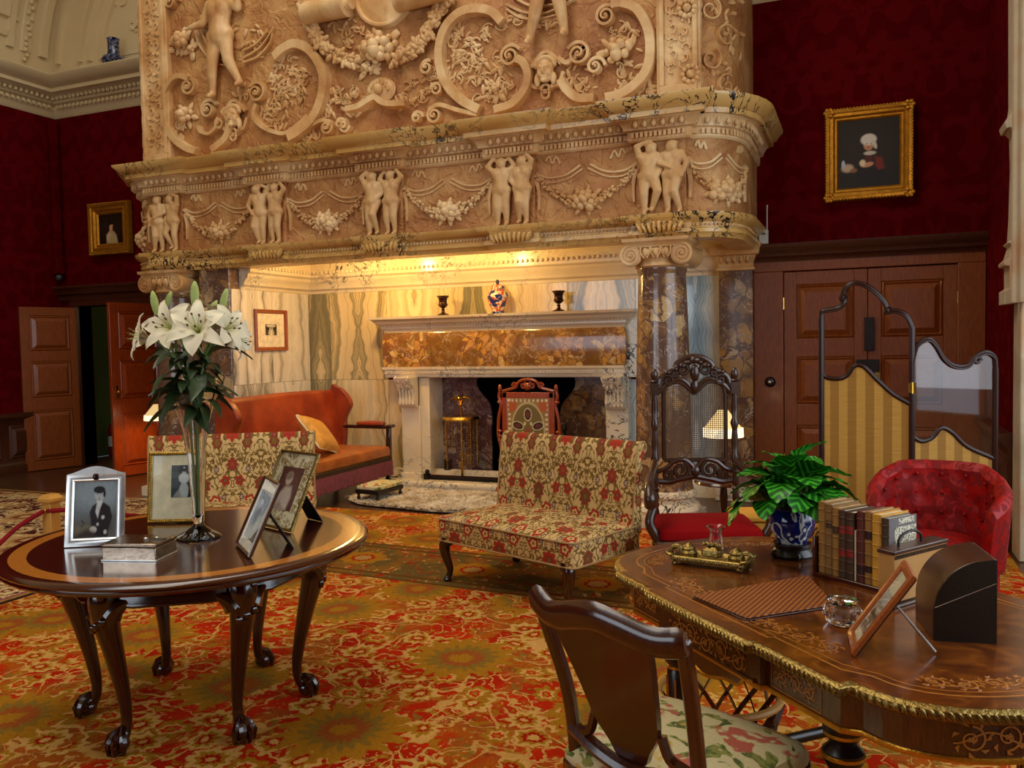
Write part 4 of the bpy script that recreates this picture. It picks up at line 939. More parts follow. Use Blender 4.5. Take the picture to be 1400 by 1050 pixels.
# ---------------------------------------------------------------- columns
def column(cx, cy):
    m = MB(); m.box(cx-.3, cx+.3, cy-.3, cy+.3, 0, .1); m.lathe([(.3, .1), (.31, .14), (.29, .18), (.255, .2), (.25, .23), (.275, .25), (.27, .28), (.245, .3)], 36, (cx, cy, 0)); cp_(m, 'column_base', MT['pavo_w'])
    m = MB(); m.lathe([(.245, .3), (.236, .34), (.234, .7), (.226, 1.2), (.212, 1.7), (.198, 2.08), (.196, 2.1), (.208, 2.12), (.206, 2.15)], 40, (cx, cy, 0)); sh = cp_(m, 'column_shaft', MT['brec'])
    m = MB(); m.lathe([(.2, 2.14), (.225, 2.16), (.215, 2.185), (.205, 2.2), (.215, 2.23), (.245, 2.28), (.24, 2.3)], 40, (cx, cy, 0))
    m.mould([(cx-.22, cy-.22), (cx+.22, cy-.22), (cx+.22, cy+.22), (cx-.22, cy+.22)], [(0, 2.31), (.02, 2.315), (.03, 2.34), (.05, 2.355), (.055, 2.38), (0, 2.385)], closed=True); m.box(cx-.22, cx+.22, cy-.22, cy+.22, 2.29, 2.384)
    cap = cp_(m, 'capital', CV)
    for s in (-1, 1):
        m = MB(); Mx = Matrix.Translation((cx+s*.21, cy, 2.245)) @ Matrix.Rotation(pi/2, 4, 'X')
        m.lathe([(.02, -.235), (.088, -.235), (.092, -.22), (.075, -.1), (.062, 0), (.075, .1), (.092, .22), (.088, .235), (.02, .235)], 22, M=Mx)
        for y in (-.232, .232):
            fm = (lambda yy: (lambda u, v, h: (u, cy+yy+(h if yy > 0 else -h), v)))(y); m.strip(spiral(cx+s*.21, 2.245, .085, .012, pi/2, pi/2-s*4.6*pi, 50), [lerp(.024, .01, i/50) for i in range(51)], fm, .014)
            m.sph((cx+s*.21, cy+y, 2.245), (.018, .02, .018), 8, 5)
        v = m.build('volute', CV, cap)
    m = MB()
    for k in range(24):
        a = 2*pi*k/24; m.sph((cx+.245*cos(a), cy+.245*sin(a), 2.262), (.02, .02, .032), 7, 5)
    for k in range(3):
        x = cx+(-.085+k*.085); m.sph((x, cy-.235, 2.265), (.026, .024, .04), 8, 6)
        for q in (-.04, .04): m.tube([(x+q, cy-.24, 2.31), (x+q*.9, cy-.242, 2.26), (x+q*.3, cy-.238, 2.222)], .008, 6)
    m.strip([(cx-.2, 2.32), (cx+.2, 2.32)], .03, lambda u, v, h: (u, cy-.22-h, v), .02); m.build('egg_ornament', CV, cap)
column(-1.55, 7.1); column(-6.82, 7.12)
# flat pilasters against the wall behind each column
for cx in (-1.105, -7.2):
    m = MB(); m.box(cx-.155, cx+.155, YB-.14, YB, .14, 2.2); cp_(m, 'pilaster_shaft', MT['brec'], bevel=.004)
    m = MB(); m.box(cx-.2, cx+.2, YB-.19, YB, 0, .16); cp_(m, 'pilaster_base', MT['pavo_w'], bevel=.01)
    m = MB(); m.mould([(cx-.155, YB), (cx-.155, YB-.14), (cx+.155, YB-.14), (cx+.155, YB)], [(0, 2.19), (.02, 2.195), (.02, 2.22), (.005, 2.235), (.01, 2.27), (.035, 2.33), (.06, 2.34), (.075, 2.4), (.085, 2.41), (.085, 2.44), (0, 2.45)])
    for k in range(5):
        x = cx-.12+k*.06; m.sph((x, YB-.172, 2.3), (.019, .018, .035), 7, 5)
        m.tube([(x-.028, YB-.17, 2.335), (x-.026, YB-.168, 2.29), (x, YB-.165, 2.262), (x+.026, YB-.168, 2.29), (x+.028, YB-.17, 2.335)], .006, 5)
    cp_(m, 'pilaster_capital', CV)
# hood underside
cp_(MB().prism(fpath(YFZ+.08, grow=-.08), 2.6, 2.66), 'hood_ceiling', MT['pavo_w'], smooth=False)
# ================================================================ INGLENOOK LINING
ig = struct('wall_inglenook', 'inglenook walls lined with bookmatched banded onyx slabs')
AX = -6.05
MB().box(-6.45, AX, 7.05, YB, 0, 2.6).build('pier', MT['brec'], ig, smooth=False, bevel=.01)
MB().mould([(AX, 7.2), (AX, YB), (-.99, YB)], [(0, 2.17), (.015, 2.17), (.025, 2.2), (.06, 2.22), (.07, 2.26), (.11, 2.29), (.12, 2.33), (.15, 2.35), (.16, 2.6), (0, 2.605)]).build('alcove_cornice', MT['pavo_w'], ig)
m = MB()
for x, y, nx, ny in along([(AX, 7.2), (AX, YB), (-1.0, YB)], .055): m.sph((x+nx*.16, y+ny*.16, 2.4), (.018, .018, .02), 6, 4)
m.build('bead_row', MT['pavo_w'], ig, kind='stuff')
MB().mould([(AX, 7.06), (AX, YB), (-1.28, YB)], [(0, 0), (.05, 0), (.05, .12), (.035, .15), (.02, .17), (0, .17)]).build('plinth', MT['pavo_w'], ig)
def slab(x0, x1, z0, z1, mat):
    m = MB(); w = x1-x0; m.box(-w/2+.002, w/2-.002, -.012, 0, z0+.002, z1-.002); o = m.build('marble_slab', mat, ig, smooth=False); o.location = ((x0+x1)/2, YB-.003, 0); return o
def slab_l(y0, y1, z0, z1, mat):
    m = MB(); w = y1-y0; m.box(-w/2+.002, w/2-.002, -.012, 0, z0+.002, z1-.002); o = m.build('marble_slab', mat, ig, smooth=False); o.location = (AX+.003, (y0+y1)/2, 0); o.rotation_euler = (0, 0, pi/2); return o
for a, b in ((-6.04, -5.74), (-5.74, -4.98)):
    slab(a, b, .17, 1.165, MT['onyx']); slab(a, b, 1.165, 2.17, MT['onyx'])
slab(-4.98, -4.42, .17, 1.165, MT['onyx']); slab(-2.35, -2.1, .17, 1.165, MT['onyx_blue_lit'])
for k in range(4): a = -4.98+k*.72; slab(a, a+.72, 1.3, 2.17, MT['onyx'])
for a, b in ((-2.1, -1.75), (-1.75, -1.26)): slab(a, b, .17, 1.165, MT['onyx_blue_lit']); slab(a, b, 1.165, 2.17, MT['onyx_blue_lit'])
for a, b in ((7.06, 7.7), (7.7, 8.38)): slab_l(a, b, .17, 1.165, MT['onyx_white_lit']); slab_l(a, b, 1.165, 2.17, MT['onyx_white_lit'])
# ================================================================ INNER MANTELPIECE
mp = thing('mantelpiece', 'inner marble mantelpiece with yellow breccia frieze and acanthus consoles', 'fireplace', (-3.54, 8.2, 0))
def pm(mb, name, mat, **k):
    o = mb.build(name, mat, mp, **k); o.location = (3.54, -8.2, 0); return o
PV = MT['pavo_w']; FX0, FX1 = -4.92, -2.16
pth = [(FX0+.02, YB-.01), (FX0+.02, 8.2), (FX1-.02, 8.2), (FX1-.02, YB-.01)]
pm(MB().mould(pth, [(-.1, 1.69), (.0, 1.69), (.01, 1.72), (.03, 1.735), (.03, 1.76), (.06, 1.775), (.09, 1.8), (.1, 1.82), (.13, 1.835), (.14, 1.86), (-.1, 1.865)]), 'mantel_shelf', PV, smooth=True)
pm(MB().box(FX0, FX1, 8.2, YB-.01, 1.84, 1.862), 'shelf_top', PV)
m = MB()
for x, y, nx, ny in along(pth, .034): m.sph((x+nx*.045, y+ny*.045, 1.765), .012, 6, 4)
pm(m, 'bead_band', PV, kind='stuff')
m = MB(); P = []
prof = [(0, 1.31), (.012, 1.33), (.02, 1.4), (.024, 1.5), (.02, 1.6), (.01, 1.67), (0, 1.69)]
m.mould(pth, [(-.1, 1.31)]+prof+[(-.1, 1.69)]); pm(m, 'breccia_frieze', MT['brec2'])
pm(MB().mould(pth, [(-.15, 1.2), (-.01, 1.2), (-.005, 1.23), (.01, 1.235), (.01, 1.27), (.03, 1.285), (.035, 1.31), (-.15, 1.315)]), 'architrave', PV)
m = MB()
for k in range(76): x = FX0+.06+k*.0355; m.sph((x, 8.185, 1.253), (.01, .01, .008), 6, 4)
pm(m, 'bead_row', PV, kind='stuff')
for s, cx in ((-1, -4.62), (1, -2.27)):
    m = MB()   # console: scroll profile swept sideways
    w = .2
    pf = cat2([(0, .86), (.05, .87), (.09, .93), (.075, 1.0), (.09, 1.08), (.16, 1.14), (.19, 1.19), (.17, 1.2), (0, 1.2)], 4)
    m.prism([(y, z) for y, z in pf], -w/2, w/2, M=Matrix.Translation((cx, 8.24, 0)) @ Matrix.Rotation(-pi/2, 4, 'Z') @ Matrix.Rotation(pi/2, 4, 'X'))
    pm(m, 'console', PV, bevel=.006)
    m = MB()
    for k in range(5): x = cx-.08+k*.04; m.tube([(x, 8.15, .9), (x, 8.155, 1.0), (x, 8.14, 1.06)], .014, 6)
    for k in range(22):
        x = cx+random.uniform(-.1, .1); z = random.uniform(1.06, 1.19); M = Matrix.Translation((x, 8.24-.05-(z-1.02)*.75, z)) @ Matrix.Rotation(random.uniform(-.6, .6), 4, 'Y'); m.sph((0, 0, 0), (.018, .02, .035), 6, 5, M)
    pm(m, 'acanthus', PV)
    for a, b in ((cx-.115, cx+.115),):
        m = MB(); m.box(a, b, 8.24, YB-.01, .0, .88); pm(m, 'jamb', PV, bevel=.006)
        m = MB(); m.box(a-.02, b+.02, 8.2, YB-.01, 0, .14); pm(m, 'jamb_plinth', PV, bevel=.01)
pm(MB().box(-4.53, -4.40, 8.27, YB+.24, 0, 1.21), 'inner_jamb', MT['pavo_w'], bevel=.006); pm(MB().box(-2.36, -2.16, 8.27, YB+.24, 0, 1.21), 'inner_jamb', MT['pavo_w'], bevel=.006)
pm(MB().box(-4.95, -2.05, 8.27, YB-.01, 1.19, 1.84), 'chimney_core', MT['pavo_w'])
# cheeks of breccia with curved shoulders, and the black recess
def toM(y): return Matrix.Translation((0, y, 0)) @ Matrix.Rotation(pi/2, 4, 'X')
sh = cat2([(-3.97, 1.2), (-3.97, 1.08), (-3.9, .98), (-3.83, .9), (-3.8, .78), (-3.8, .4), (-3.8, 0)], 4)
pm(MB().prism([(-4.41, 0), (-4.41, 1.2)]+sh, 0, .03, M=toM(8.62)), 'breccia_cheek', MT['brec_p'])
sh2 = [(-6.79-x, z) for x, z in sh]
pm(MB().prism([(-2.36, 0), (-2.36, 1.2)]+sh2, 0, .03, M=toM(8.62)), 'breccia_cheek', MT['brec'])
m = MB(); m.box(-4.45, -2.3, 9.2, 9.25, 0, 1.6); m.box(-4.45, -4.41, 8.6, 9.2, 0, 1.6); m.box(-2.36, -2.3, 8.6, 9.2, 0, 1.6); m.box(-4.45, -2.3, 8.6, 9.25, 1.5, 1.6); pm(m, 'fire_recess', MT['soot'], smooth=False)
pm(MB().box(-4.41, -2.36, 8.38, 9.2, 0, .03), 'hearth_floor', MT['iron'])
m = MB(); m.mould([(-5.0, 8.42), (-5.0, 8.08), (-2.08, 8.08), (-2.08, 8.42)], [(-.12, 0), (.02, 0), (.03, .03), (.02, .06), (0, .075), (-.12, .078)]); m.box(-4.9, -2.2, 8.15, 8.4, 0, .06); pm(m, 'hearth_curb', MT['pavo_w'])
# two small lamps hidden up inside the hood
for i, x in enumerate((-4.75, -3.55)):
    t = thing('hood_lamp', ('small electric lamp inside the hood near the leather sofa', 'small electric lamp inside the hood over the mantel jar')[i], 'lamp', (x, 7.45, 2.48), 0, 'lamps inside the chimney hood')
    m = MB(); m.lathe([(0, .12), (.03, .12), (.03, .06), (.02, .05), (0, .05)], 12); m.build('fitting', MT['brass'], t)
    m = MB(); m.sph((0, 0, .02), (.03, .03, .035), 12, 8); m.build('bulb', MT['shade_fringe'], t)
    l = bpy.data.lights.new('hood_lamp_light', 'POINT'); l.energy = 58 if i == 0 else 42; l.color = (1, .64, .2); l.shadow_soft_size = .05
    lo = bpy.data.objects.new('hood_lamp_light', l); COL.objects.link(lo); lo.location = (x, 7.5, 2.43)
# ================================================================ FURNITURE
def rrect(w, d, r, n=5):
    P = []
    for cx, cy, a0 in ((w/2-r, d/2-r, 0), (-w/2+r, d/2-r, pi/2), (-w/2+r, -d/2+r, pi), (w/2-r, -d/2+r, 1.5*pi)):
        for i in range(n+1): a = a0+pi/2*i/n; P.append((cx+r*cos(a), cy+r*sin(a)))
    return P
def loft(mb, rings, cap0=True, cap1=True, M=None):
    k = len(rings[0]); vs = [p for r in rings for p in r]; fs = []
    for j in range(len(rings)-1):
        for i in range(k): fs.append((j*k+i, j*k+(i+1)%k, (j+1)*k+(i+1)%k, (j+1)*k+i))
    if cap0: fs.append(tuple(range(k))[::-1])
    if cap1: fs.append(tuple((len(rings)-1)*k+i for i in range(k)))
    mb.add(vs, fs, M); return mb
def pad(mb, cx, cy, w, d, z0, z1, r=.03, dome=.03, M=None, rc=.04):
    R = []
    for ins, z in ((r*.5, z0), (0, z0+r*.5), (0, z1-r), (r*.3, z1-r*.3), (r, z1)): R.append([(cx+x, cy+y, z) for x, y in rrect(w-2*ins, d-2*ins, max(rc-ins*.5, .004))])
    for t in (.25, .5, .75, .97):
        s = 1-t; R.append([(cx+x*s, cy+y*s, z1+dome*(1-s*s)) for x, y in rrect(w-2*r, d-2*r, max(rc-r*.5, .004))])
    return loft(mb, R, M=M)
def at(x, y, d): return Vector((0, 0, EYE))+ray(x, y)*d
# ---------------------------------------------------------------- round table
TZ = .74
tb = thing('round_table', 'round mahogany table banded with satinwood on six claw-footed cabriole legs', 'table', (-2.64, 2.80, .012))
z = TZ-.012
MB().lathe([(0, z-.03), (.622, z-.03), (.622, z), (0, z)], 72).build('table_top', MT['mahog'], tb)
MB().lathe([(.622, z-.03), (.622, z), (.686, z), (.686, z-.03)], 72).build('inlaid_band', MT['satin'], tb)
MB().lathe([(.686, z-.032), (.686, z), (.715, z), (.728, z-.004), (.735, z-.012), (.732, z-.02), (.725, z-.024), (.73, z-.032), (.722, z-.042), (.7, z-.046), (.5, z-.046), (.5, z-.032)], 72).build('moulded_rim', MT['mahog'], tb)
ap = [(.50*cos(radians(-87+60*k+o)), .50*sin(radians(-87+60*k+o))) for k in range(6) for o in (-14, 14)]
MB().mould(ap, [(-.03, z-.15), (0, z-.15), (.004, z-.145), (.004, z-.14), (0, z-.135), (0, z-.04), (-.03, z-.04)][::1], closed=True).build('apron', MT['mahog_leg'], tb)
def cabriole(mb, prof, rad, ang, sq=(1, 1), n=10):
    c, s = cos(ang), sin(ang); P = catmull([(r*c, r*s, zz) for r, zz in prof], 5); k = len(P); m0 = len(rad)-1
    R = [lerp(rad[min(int(i/(k-1)*m0), m0-1)], rad[min(int(i/(k-1)*m0), m0-1)+1], i/(k-1)*m0-min(int(i/(k-1)*m0), m0-1)) for i in range(k)]
    mb.tube(P, R, n)
def claw(mb, x, y, ang, s=1.):
    mb.sph((x, y, .03*s), (.034*s, .034*s, .03*s), 12, 8)
    for k in (-1.1, -.35, .35, 1.1):
        a = ang+k; mb.tube([(x-.012*s*cos(ang), y-.012*s*sin(ang), .075*s), (x+.022*s*cos(a), y+.022*s*sin(a), .06*s), (x+.038*s*cos(a), y+.038*s*sin(a), .035*s), (x+.036*s*cos(a), y+.036*s*sin(a), .004*s)], [.014*s, .015*s, .013*s, .007*s], 6)
for k in range(6):
    a = radians(-87+60*k); m = MB(); cabriole(m, [(.47, .69), (.475, .66), (.495, .6), (.49, .52), (.46, .4), (.425, .24), (.41, .13), (.42, .07), (.44, .05)], [.052, .056, .058, .05, .038, .027, .021, .022, .026], a, n=12)
    lg = m.build('leg', MT['mahog_leg'], tb)
    m = MB()
    for sd in (-1, 1):
        p = []
        for t in np.linspace(0, 1, 7): aa = a+sd*(.07+.13*t); rr = lerp(.5, .485, t); p.append((rr*cos(aa), rr*sin(aa), lerp(.55, .6, t**.6)))
        m.tube(p, [lerp(.042, .012, t) for t in np.linspace(0, 1, 7)], 8)
    for j in range(9): m.sph(((.525+.012*sin(j))*cos(a+.05*((j % 3)-1)), (.525+.012*sin(j))*sin(a+.05*((j % 3)-1)), .5+.016*j), (.016, .016, .02), 6, 5)
    m.build('carved_knee', MT['mahog_leg'], lg)
    m = MB(); claw(m, .45*cos(a), .45*sin(a), a, 1.15); m.build('claw_foot', MT['mahog_leg'], lg)
# ---------------------------------------------------------------- settees in floral tapestry
def settee(loc, rot, label):
    t = thing('settee', label, 'settee', (loc[0], loc[1], .012), rot)
    W, D = 1.16, .66
    m = MB(); pad(m, 0, 0, W, D, .26, .42, .025, .045, rc=.05); m.build('seat', MT['floral'], t)
    m = MB(); prof = [(.235, .36), (.245, .5), (.27, .7), (.295, .86), (.31, .9), (.335, .918), (.365, .915), (.385, .895), (.385, .865), (.365, .845), (.345, .8), (.33, .6), (.325, .36)]
    R = [[(s_, y, zz) for y, zz in prof] for s_ in (-W/2+.0, -W/2+.012, W/2-.012, W/2)]
    R[0] = [(-W/2, lerp(y, .31, .06), lerp(zz, .6, .03)) for y, zz in prof]; R[3] = [(W/2, lerp(y, .31, .06), lerp(zz, .6, .03)) for y, zz in prof]
    loft(m, R); m.build('backrest', MT['floral'], t)
    m = MB(); rr = rrect(W+.004, D+.004, .05); rr.append(rr[0]); m.tube([(x, y, .408) for x, y in rr], .006, 6, False); m.tube([(x, y, .268) for x, y in rr], .006, 6, False)
    for s_ in (-1, 1): m.tube([(s_*(W/2-.003), y, zz) for y, zz in prof[:10]], .006, 6, False)
    m.build('piping', MT['pipe'], t)
    for sx in (-1, 1):
        m = MB(); x = sx*.5; ox = sx*.012
        P = catmull([(x, -.29, .275), (x+ox*2.2, -.305, .23), (x+ox*1.5, -.30, .16), (x, -.285, .08), (x+ox*.6, -.292, .03), (x+ox, -.305, .012)], 5); n_ = len(P)
        m.tube(P, [lerp(.046, .02, min(1, i/(n_*.65))) if i < n_-4 else .024 for i in range(n_)], 10); m.sph((x+ox*.9, -.3, .014), (.03, .03, .014), 10, 6)
        m.build('leg', MT['mahog_leg'], t)
        m = MB(); m.taper((sx*.5, .34), .04, .04, 0, (sx*.51, .29), .055, .05, .28); m.build('leg', MT['mahog_leg'], t, bevel=.006)
    return t
settee((-1.905, 4.965), radians(-21.5), 'floral tapestry settee between the fireplace and the writing desk')
settee((-4.06, 4.63), radians(31.3), 'floral tapestry settee behind the round table')
# ---------------------------------------------------------------- leather sofa in the inglenook
sf = thing('leather_sofa', 'russet leather winged sofa with mauve fringe inside the inglenook', 'sofa', (-5.13, 7.12, 0), pi/2)
L = 1.86
m = MB(); pad(m, 0, -.02, L-.06, .72, .34, .46, .04, .04); m.build('seat', MT['lea_tan'], sf)
prof = [(.24, .42), (.27, .6), (.31, .85), (.34, 1.02), (.36, 1.06), (.385, 1.075), (.41, 1.05), (.42, .95), (.4, .5), (.39, .2)]
m = MB(); R = [[(x, y+bx, zz-dz) for y, zz in prof] for x, bx, dz in [(-L/2+.02, 0, .0), (-L/4, 0, -.012), (0, 0, -.018), (L/4, 0, -.012), (L/2-.02, 0, .0)]]
loft(m, R); m.build('backrest', MT['lea_red'], sf, bevel=.012)
for s_ in (-1, 1):
    m = MB(); x = s_*(L/2-.01)
    out = cat2([(.38, .44), (.38, 1.08), (.3, 1.1), (.22, 1.06), (.15, .98), (.12, .9), (.16, .82), (.2, .74), (.2, .6), (.22, .44)], 4)
    m.prism([(y, zz) for y, zz in out], -.035, .035, M=Matrix.Translation((x, 0, 0)) @ Matrix.Rotation(pi/2, 4, 'Z') @ Matrix.Rotation(pi/2, 4, 'X')); w = m.build('wing', MT['lea_red'], sf, bevel=.025, seg=3)
    m = MB()
    for i, (y, zz) in enumerate(out[::1]):
        if i % 1 == 0 and y < .36: m.sph((x-s_*.036, y*.98+.006, zz*.995), .006, 5, 4)
    m.build('nail_heads', MT['oldbrass'], w)
    m = MB(); m.box(x-.035, x+.035, -.36, .24, .64, .68); m.taper((x, -.335), .06, .06, .3, (x, -.345), .05, .05, .66); a_ = m.build('arm_frame', MT['mahog_leg'], sf, bevel=.012)
    m = MB(); pad(m, x, -.12, .09, .34, .68, .715, .015, .012, rc=.02); m.build('arm_pad', MT['lea_red'], a_)
    m = MB(); m.box(x-.045, x+.045, -.41, -.33, .655, .69); m.build('arm_scroll', MT['mahog_leg'], a_, bevel=.015)
    for y in (-.34, .34): m = MB(); m.taper((x*.97, y), .04, .04, 0, (x*.97, y), .06, .06, .32); m.build('leg', MT['mahog_leg'], sf, bevel=.006)
m = MB(); m.box(-L/2+.02, L/2-.02, -.385, .38, .285, .35); m.build('seat_rail', MT['braid'], sf, bevel=.01)
m = MB()
for k in range(74): m.sph((-L/2+.04+k*(L-.08)/73, -.388, .345), .007, 5, 4)
m.build('nail_heads', MT['oldbrass'], sf, kind='stuff')
m = MB(); rnd = random.Random(2)
for k in range(230):
    x = -L/2+.03+k*(L-.06)/229; zz = .14+rnd.uniform(0, .02); m.tube([(x, -.39, .3), (x+rnd.uniform(-.004, .004), -.395, zz)], .0055, 4)
m.build('fringe', MT['fringe'], sf, kind='stuff')
cu = thing('cushion', 'gold silk cushion with piped edge leaning on the leather sofa', 'cushion', (-5.0, 7.05, .475))
m = MB(); n = 16; P = []
for sg in (1, -1):
    Q = []
    for j in range(n+1):
        for i in range(n+1):
            u, v = -1+2*i/n, -1+2*j/n; h = (max(0, (1-u**4)*(1-v**4)))**.55*.075; pin = 1-.06*(1-abs(u*v))*(abs(u)**3+abs(v)**3)/2
            Q.append((u*.27*pin, sg*h, v*.21*pin))
    m.grid(Q, n+1, n+1)
MC = Matrix.Rotation(radians(112), 4, 'Z') @ Matrix.Translation((0, 0, .2)) @ Matrix.Rotation(radians(-38), 4, 'X') @ Matrix.Rotation(radians(16), 4, 'Y')
o = m.build('cushion_cover', MT['gold_silk'], cu); o.matrix_local = MC
m = MB(); e = [(-.265, -.205), (0, -.196), (.265, -.205), (.254, 0), (.265, .205), (0, .196), (-.265, .205), (-.254, 0)]; m.tube([(x, 0, zz) for x, zz in cat2(e+[e[0]], 4)], .008, 6, False); o = m.build('piping', MT['mount'], cu); o.matrix_local = MC
st = thing('footstool', 'small wooden footstool with a pale padded top in front of the leather sofa', 'footstool', (-4.42, 7.22, 0), radians(84))
m = MB(); pad(m, 0, 0, .42, .28, .15, .19, .02, .03); m.build('padded_top', MT['seatfloral'], st)
m = MB(); m.box(-.21, .21, -.14, .14, .11, .155); m.build('frame', MT['ebony'], st, bevel=.008)
for sx in (-1, 1):
    for sy in (-1, 1): m = MB(); m.lathe([(.0, 0), (.012, .0), (.018, .02), (.01, .035), (.016, .06), (.02, .08), (.012, .095), (.02, .115), (0, .115)], 10, (sx*.185, sy*.115, 0)); m.build('leg', MT['ebony'], st)
# ---------------------------------------------------------------- sheepskin rug
fr = thing('sheepskin_rug', 'shaggy cream sheepskin rug on the carpet before the hearth', 'rug', (-3.75, 7.38, .0))
out = cat2([(-1.0, .25), (-.75, .42), (-.2, .4), (.4, .44), (.9, .4), (1.05, .1), (.95, -.3), (.5, -.42), (.1, -.5), (-.35, -.44), (-.8, -.36), (-1.05, -.1)], 4, True)
m = MB(); loft(m, [[(x, y, .013) for x, y in out], [(x*.99, y*.98, .035) for x, y in out], [(x*.9, y*.85, .05) for x, y in out]]); m.build('hide', MT['fur'], fr)
m = MB(); rnd = random.Random(4)
for k in range(9000):
    i = rnd.randrange(len(out)); s_ = sqrt(rnd.random()); x, y = out[i][0]*s_+rnd.uniform(-.05, .05), out[i][1]*s_+rnd.uniform(-.04, .04)
    a = rnd.uniform(0, 6.28); l = rnd.uniform(.03, .07); zz = .03+.02*(1-s_); dx, dy = cos(a), sin(a); h = rnd.uniform(.015, .04)
    m.add([(x-dy*.008, y+dx*.008, zz), (x+dy*.008, y-dx*.008, zz), (x+dx*l, y+dy*l, max(.016, zz+h)), (x, y, zz+.012)], [(0, 1, 2), (0, 3, 2), (3, 1, 2)])
m.build('wool', MT['fur'], fr, kind='stuff')
# ---------------------------------------------------------------- tall cane armchair
cc = thing('cane_armchair', 'tall carved walnut armchair with cane back and crimson cushion', 'chair', (-.86, 5.0, .012), radians(20))
CW = MT['carved']
def turned(m, x, y, z0, z1, r, n=12, beads=4):
    H = z1-z0; pr = [(r*.8, 0)]
    for k in range(beads): a = .08+.84*k/beads; b = .84/beads; pr += [(r*.7, H*a), (r*1.15, H*(a+b*.18)), (r*.65, H*(a+b*.32)), (r*.95, H*(a+b*.6)), (r*.7, H*(a+b*.95))]
    pr += [(r*.9, H)]; m.lathe([(0, 0)]+pr+[(0, H)], n, (x, y, z0))
m = MB(); pad(m, 0, -.01, .58, .5, .40, .47, .03, .035); m.build('cushion', MT['velvet_red'], cc)
m = MB(); m.box(-.31, .31, -.29, .27, .36, .41); m.build('seat_rail', CW, cc, bevel=.01)
for sx in (-1, 1):
    m = MB(); P = catmull([(sx*.27, -.26, .36), (sx*.29, -.29, .28), (sx*.26, -.25, .16), (sx*.28, -.28, .06), (sx*.28, -.3, 0)], 5); m.tube(P, [.034, .034, .034, .032, .03, .028, .026, .026, .026, .026, .026, .026, .026, .028, .03, .032, .034, .034, .036, .036, .034][:len(P)], 10); m.build('leg', CW, cc)
    m = MB(); m.box(sx*.25-.022, sx*.25+.022, .23, .275, 0, .38); m.build('leg', CW, cc, bevel=.006)
    m = MB(); turned(m, sx*.245, .27, .38, .72, .024, beads=3); turned(m, sx*.245, .285, .72, 1.24, .024, beads=2); m.box(sx*.245-.024, sx*.245+.024, .262, .31, 1.2, 1.27); m.sph((sx*.245, .285, 1.32), (.024, .024, .04), 10, 7); m.sph((sx*.245, .285, 1.28), (.03, .03, .014), 10, 6); m.build('back_post', CW, cc)
    m = MB(); P = catmull([(sx*.25, .26, .78), (sx*.29, .1, .73), (sx*.33, -.1, .72), (sx*.345, -.24, .71), (sx*.35, -.31, .66), (sx*.345, -.29, .62)], 6); m.tube(P, [lerp(.024, .036, i/(len(P)-1)) for i in range(len(P))], 10); a_ = m.build('arm', CW, cc)
    m = MB(); P = catmull([(sx*.335, -.2, .68), (sx*.31, -.17, .6), (sx*.34, -.2, .5), (sx*.29, -.2, .4)], 6); m.tube(P, .028, 10); m.build('arm_support', CW, cc)
m = MB()
for pts in ([(-.2, .08), (0, .06), (.2, .08)],): m.tube([(x, -.26, zz) for x, zz in cat2(pts, 4)], .022, 8)
m.box(-.26, .26, -.02, .02, .1, .13); m.build('stretcher', CW, cc)
def carved_crest(m, half, pts, y=.285):
    for s_ in (1, -1):
        m.tube([(s_*x, y, zz) for x, zz in cat2(pts, 6)], .02, 8)
m = MB(); f = lambda u, v, h: (u, .285-h, v)
for s_ in (1, -1):
    m.tube([(s_*x, .285, zz) for x, zz in cat2([(.22, 1.24), (.2, 1.3), (.16, 1.33), (.12, 1.35), (.1, 1.39), (.05, 1.42), (0, 1.43)], 6)], .02, 8)
    m.tube([(s_*x, .285, zz) for x, zz in cat2([(.23, 1.2), (.17, 1.26), (.1, 1.29), (.05, 1.27), (.0, 1.21)], 6)], .018, 8)
    for cx, cz, r in ((.16, 1.285, .035), (.07, 1.35, .04), (.12, 1.325, .02)): m.tube([(s_*(x), .275, zz) for x, zz in spiral(cx, cz, r, .008, 1, 9, 22)], .012, 6)
    for k in range(4): m.sph((s_*(.03+.045*k), .27, 1.395-.02*k), (.022, .018, .016), 7, 5)
m.sph((0, .265, 1.33), (.03, .025, .055), 10, 7); m.sph((0, .265, 1.41), (.035, .025, .025), 9, 6); m.sph((0, .27, 1.25), (.022, .02, .05), 8, 6); m.build('crest', CW, cc)
m = MB()
for s_ in (1, -1):
    for cx, cz, r in ((.09, .73, .055), (.17, .7, .03)): m.tube([(s_*x, .275, zz) for x, zz in spiral(cx, cz, r, .01, 2, 11, 26)], .013, 6)
    m.tube([(s_*x, .28, zz) for x, zz in cat2([(.23, .66), (.16, .655), (.1, .67), (.0, .69)], 5)], .02, 8); m.tube([(s_*x, .28, zz) for x, zz in cat2([(.0, .735), (.06, .79), (.13, .78), (.18, .74), (.23, .72)], 5)], .016, 8)
m.sph((0, .27, .72), (.03, .02, .04), 8, 6); m.build('lower_rail', CW, cc)
m = MB()
for s_ in (1, -1):
    m.tube([(s_*x, .283, zz) for x, zz in [(.0, .79), (.185, .79), (.19, .8), (.19, 1.2)]+cat2([(.19, 1.2), (.17, 1.255), (.1, 1.275), (.05, 1.25), (0, 1.2)], 5)], .013, 6)
m.build('cane_frame', CW, cc)
m = MB(); k = 0
for i in range(31): x = -.185+.37*i/30; top = 1.2+.06*(1 if abs(abs(x)-.1) < .07 else .3); m.box(x-.0018, x+.0018, .281, .284, .79, top)
for j in range(38): zz = .795+j*.0122; m.box(-.187, .187, .2815, .2835, zz-.0016, zz+.0016)
m.build('cane_weave', MT['cane'], cc, kind='stuff', smooth=False)
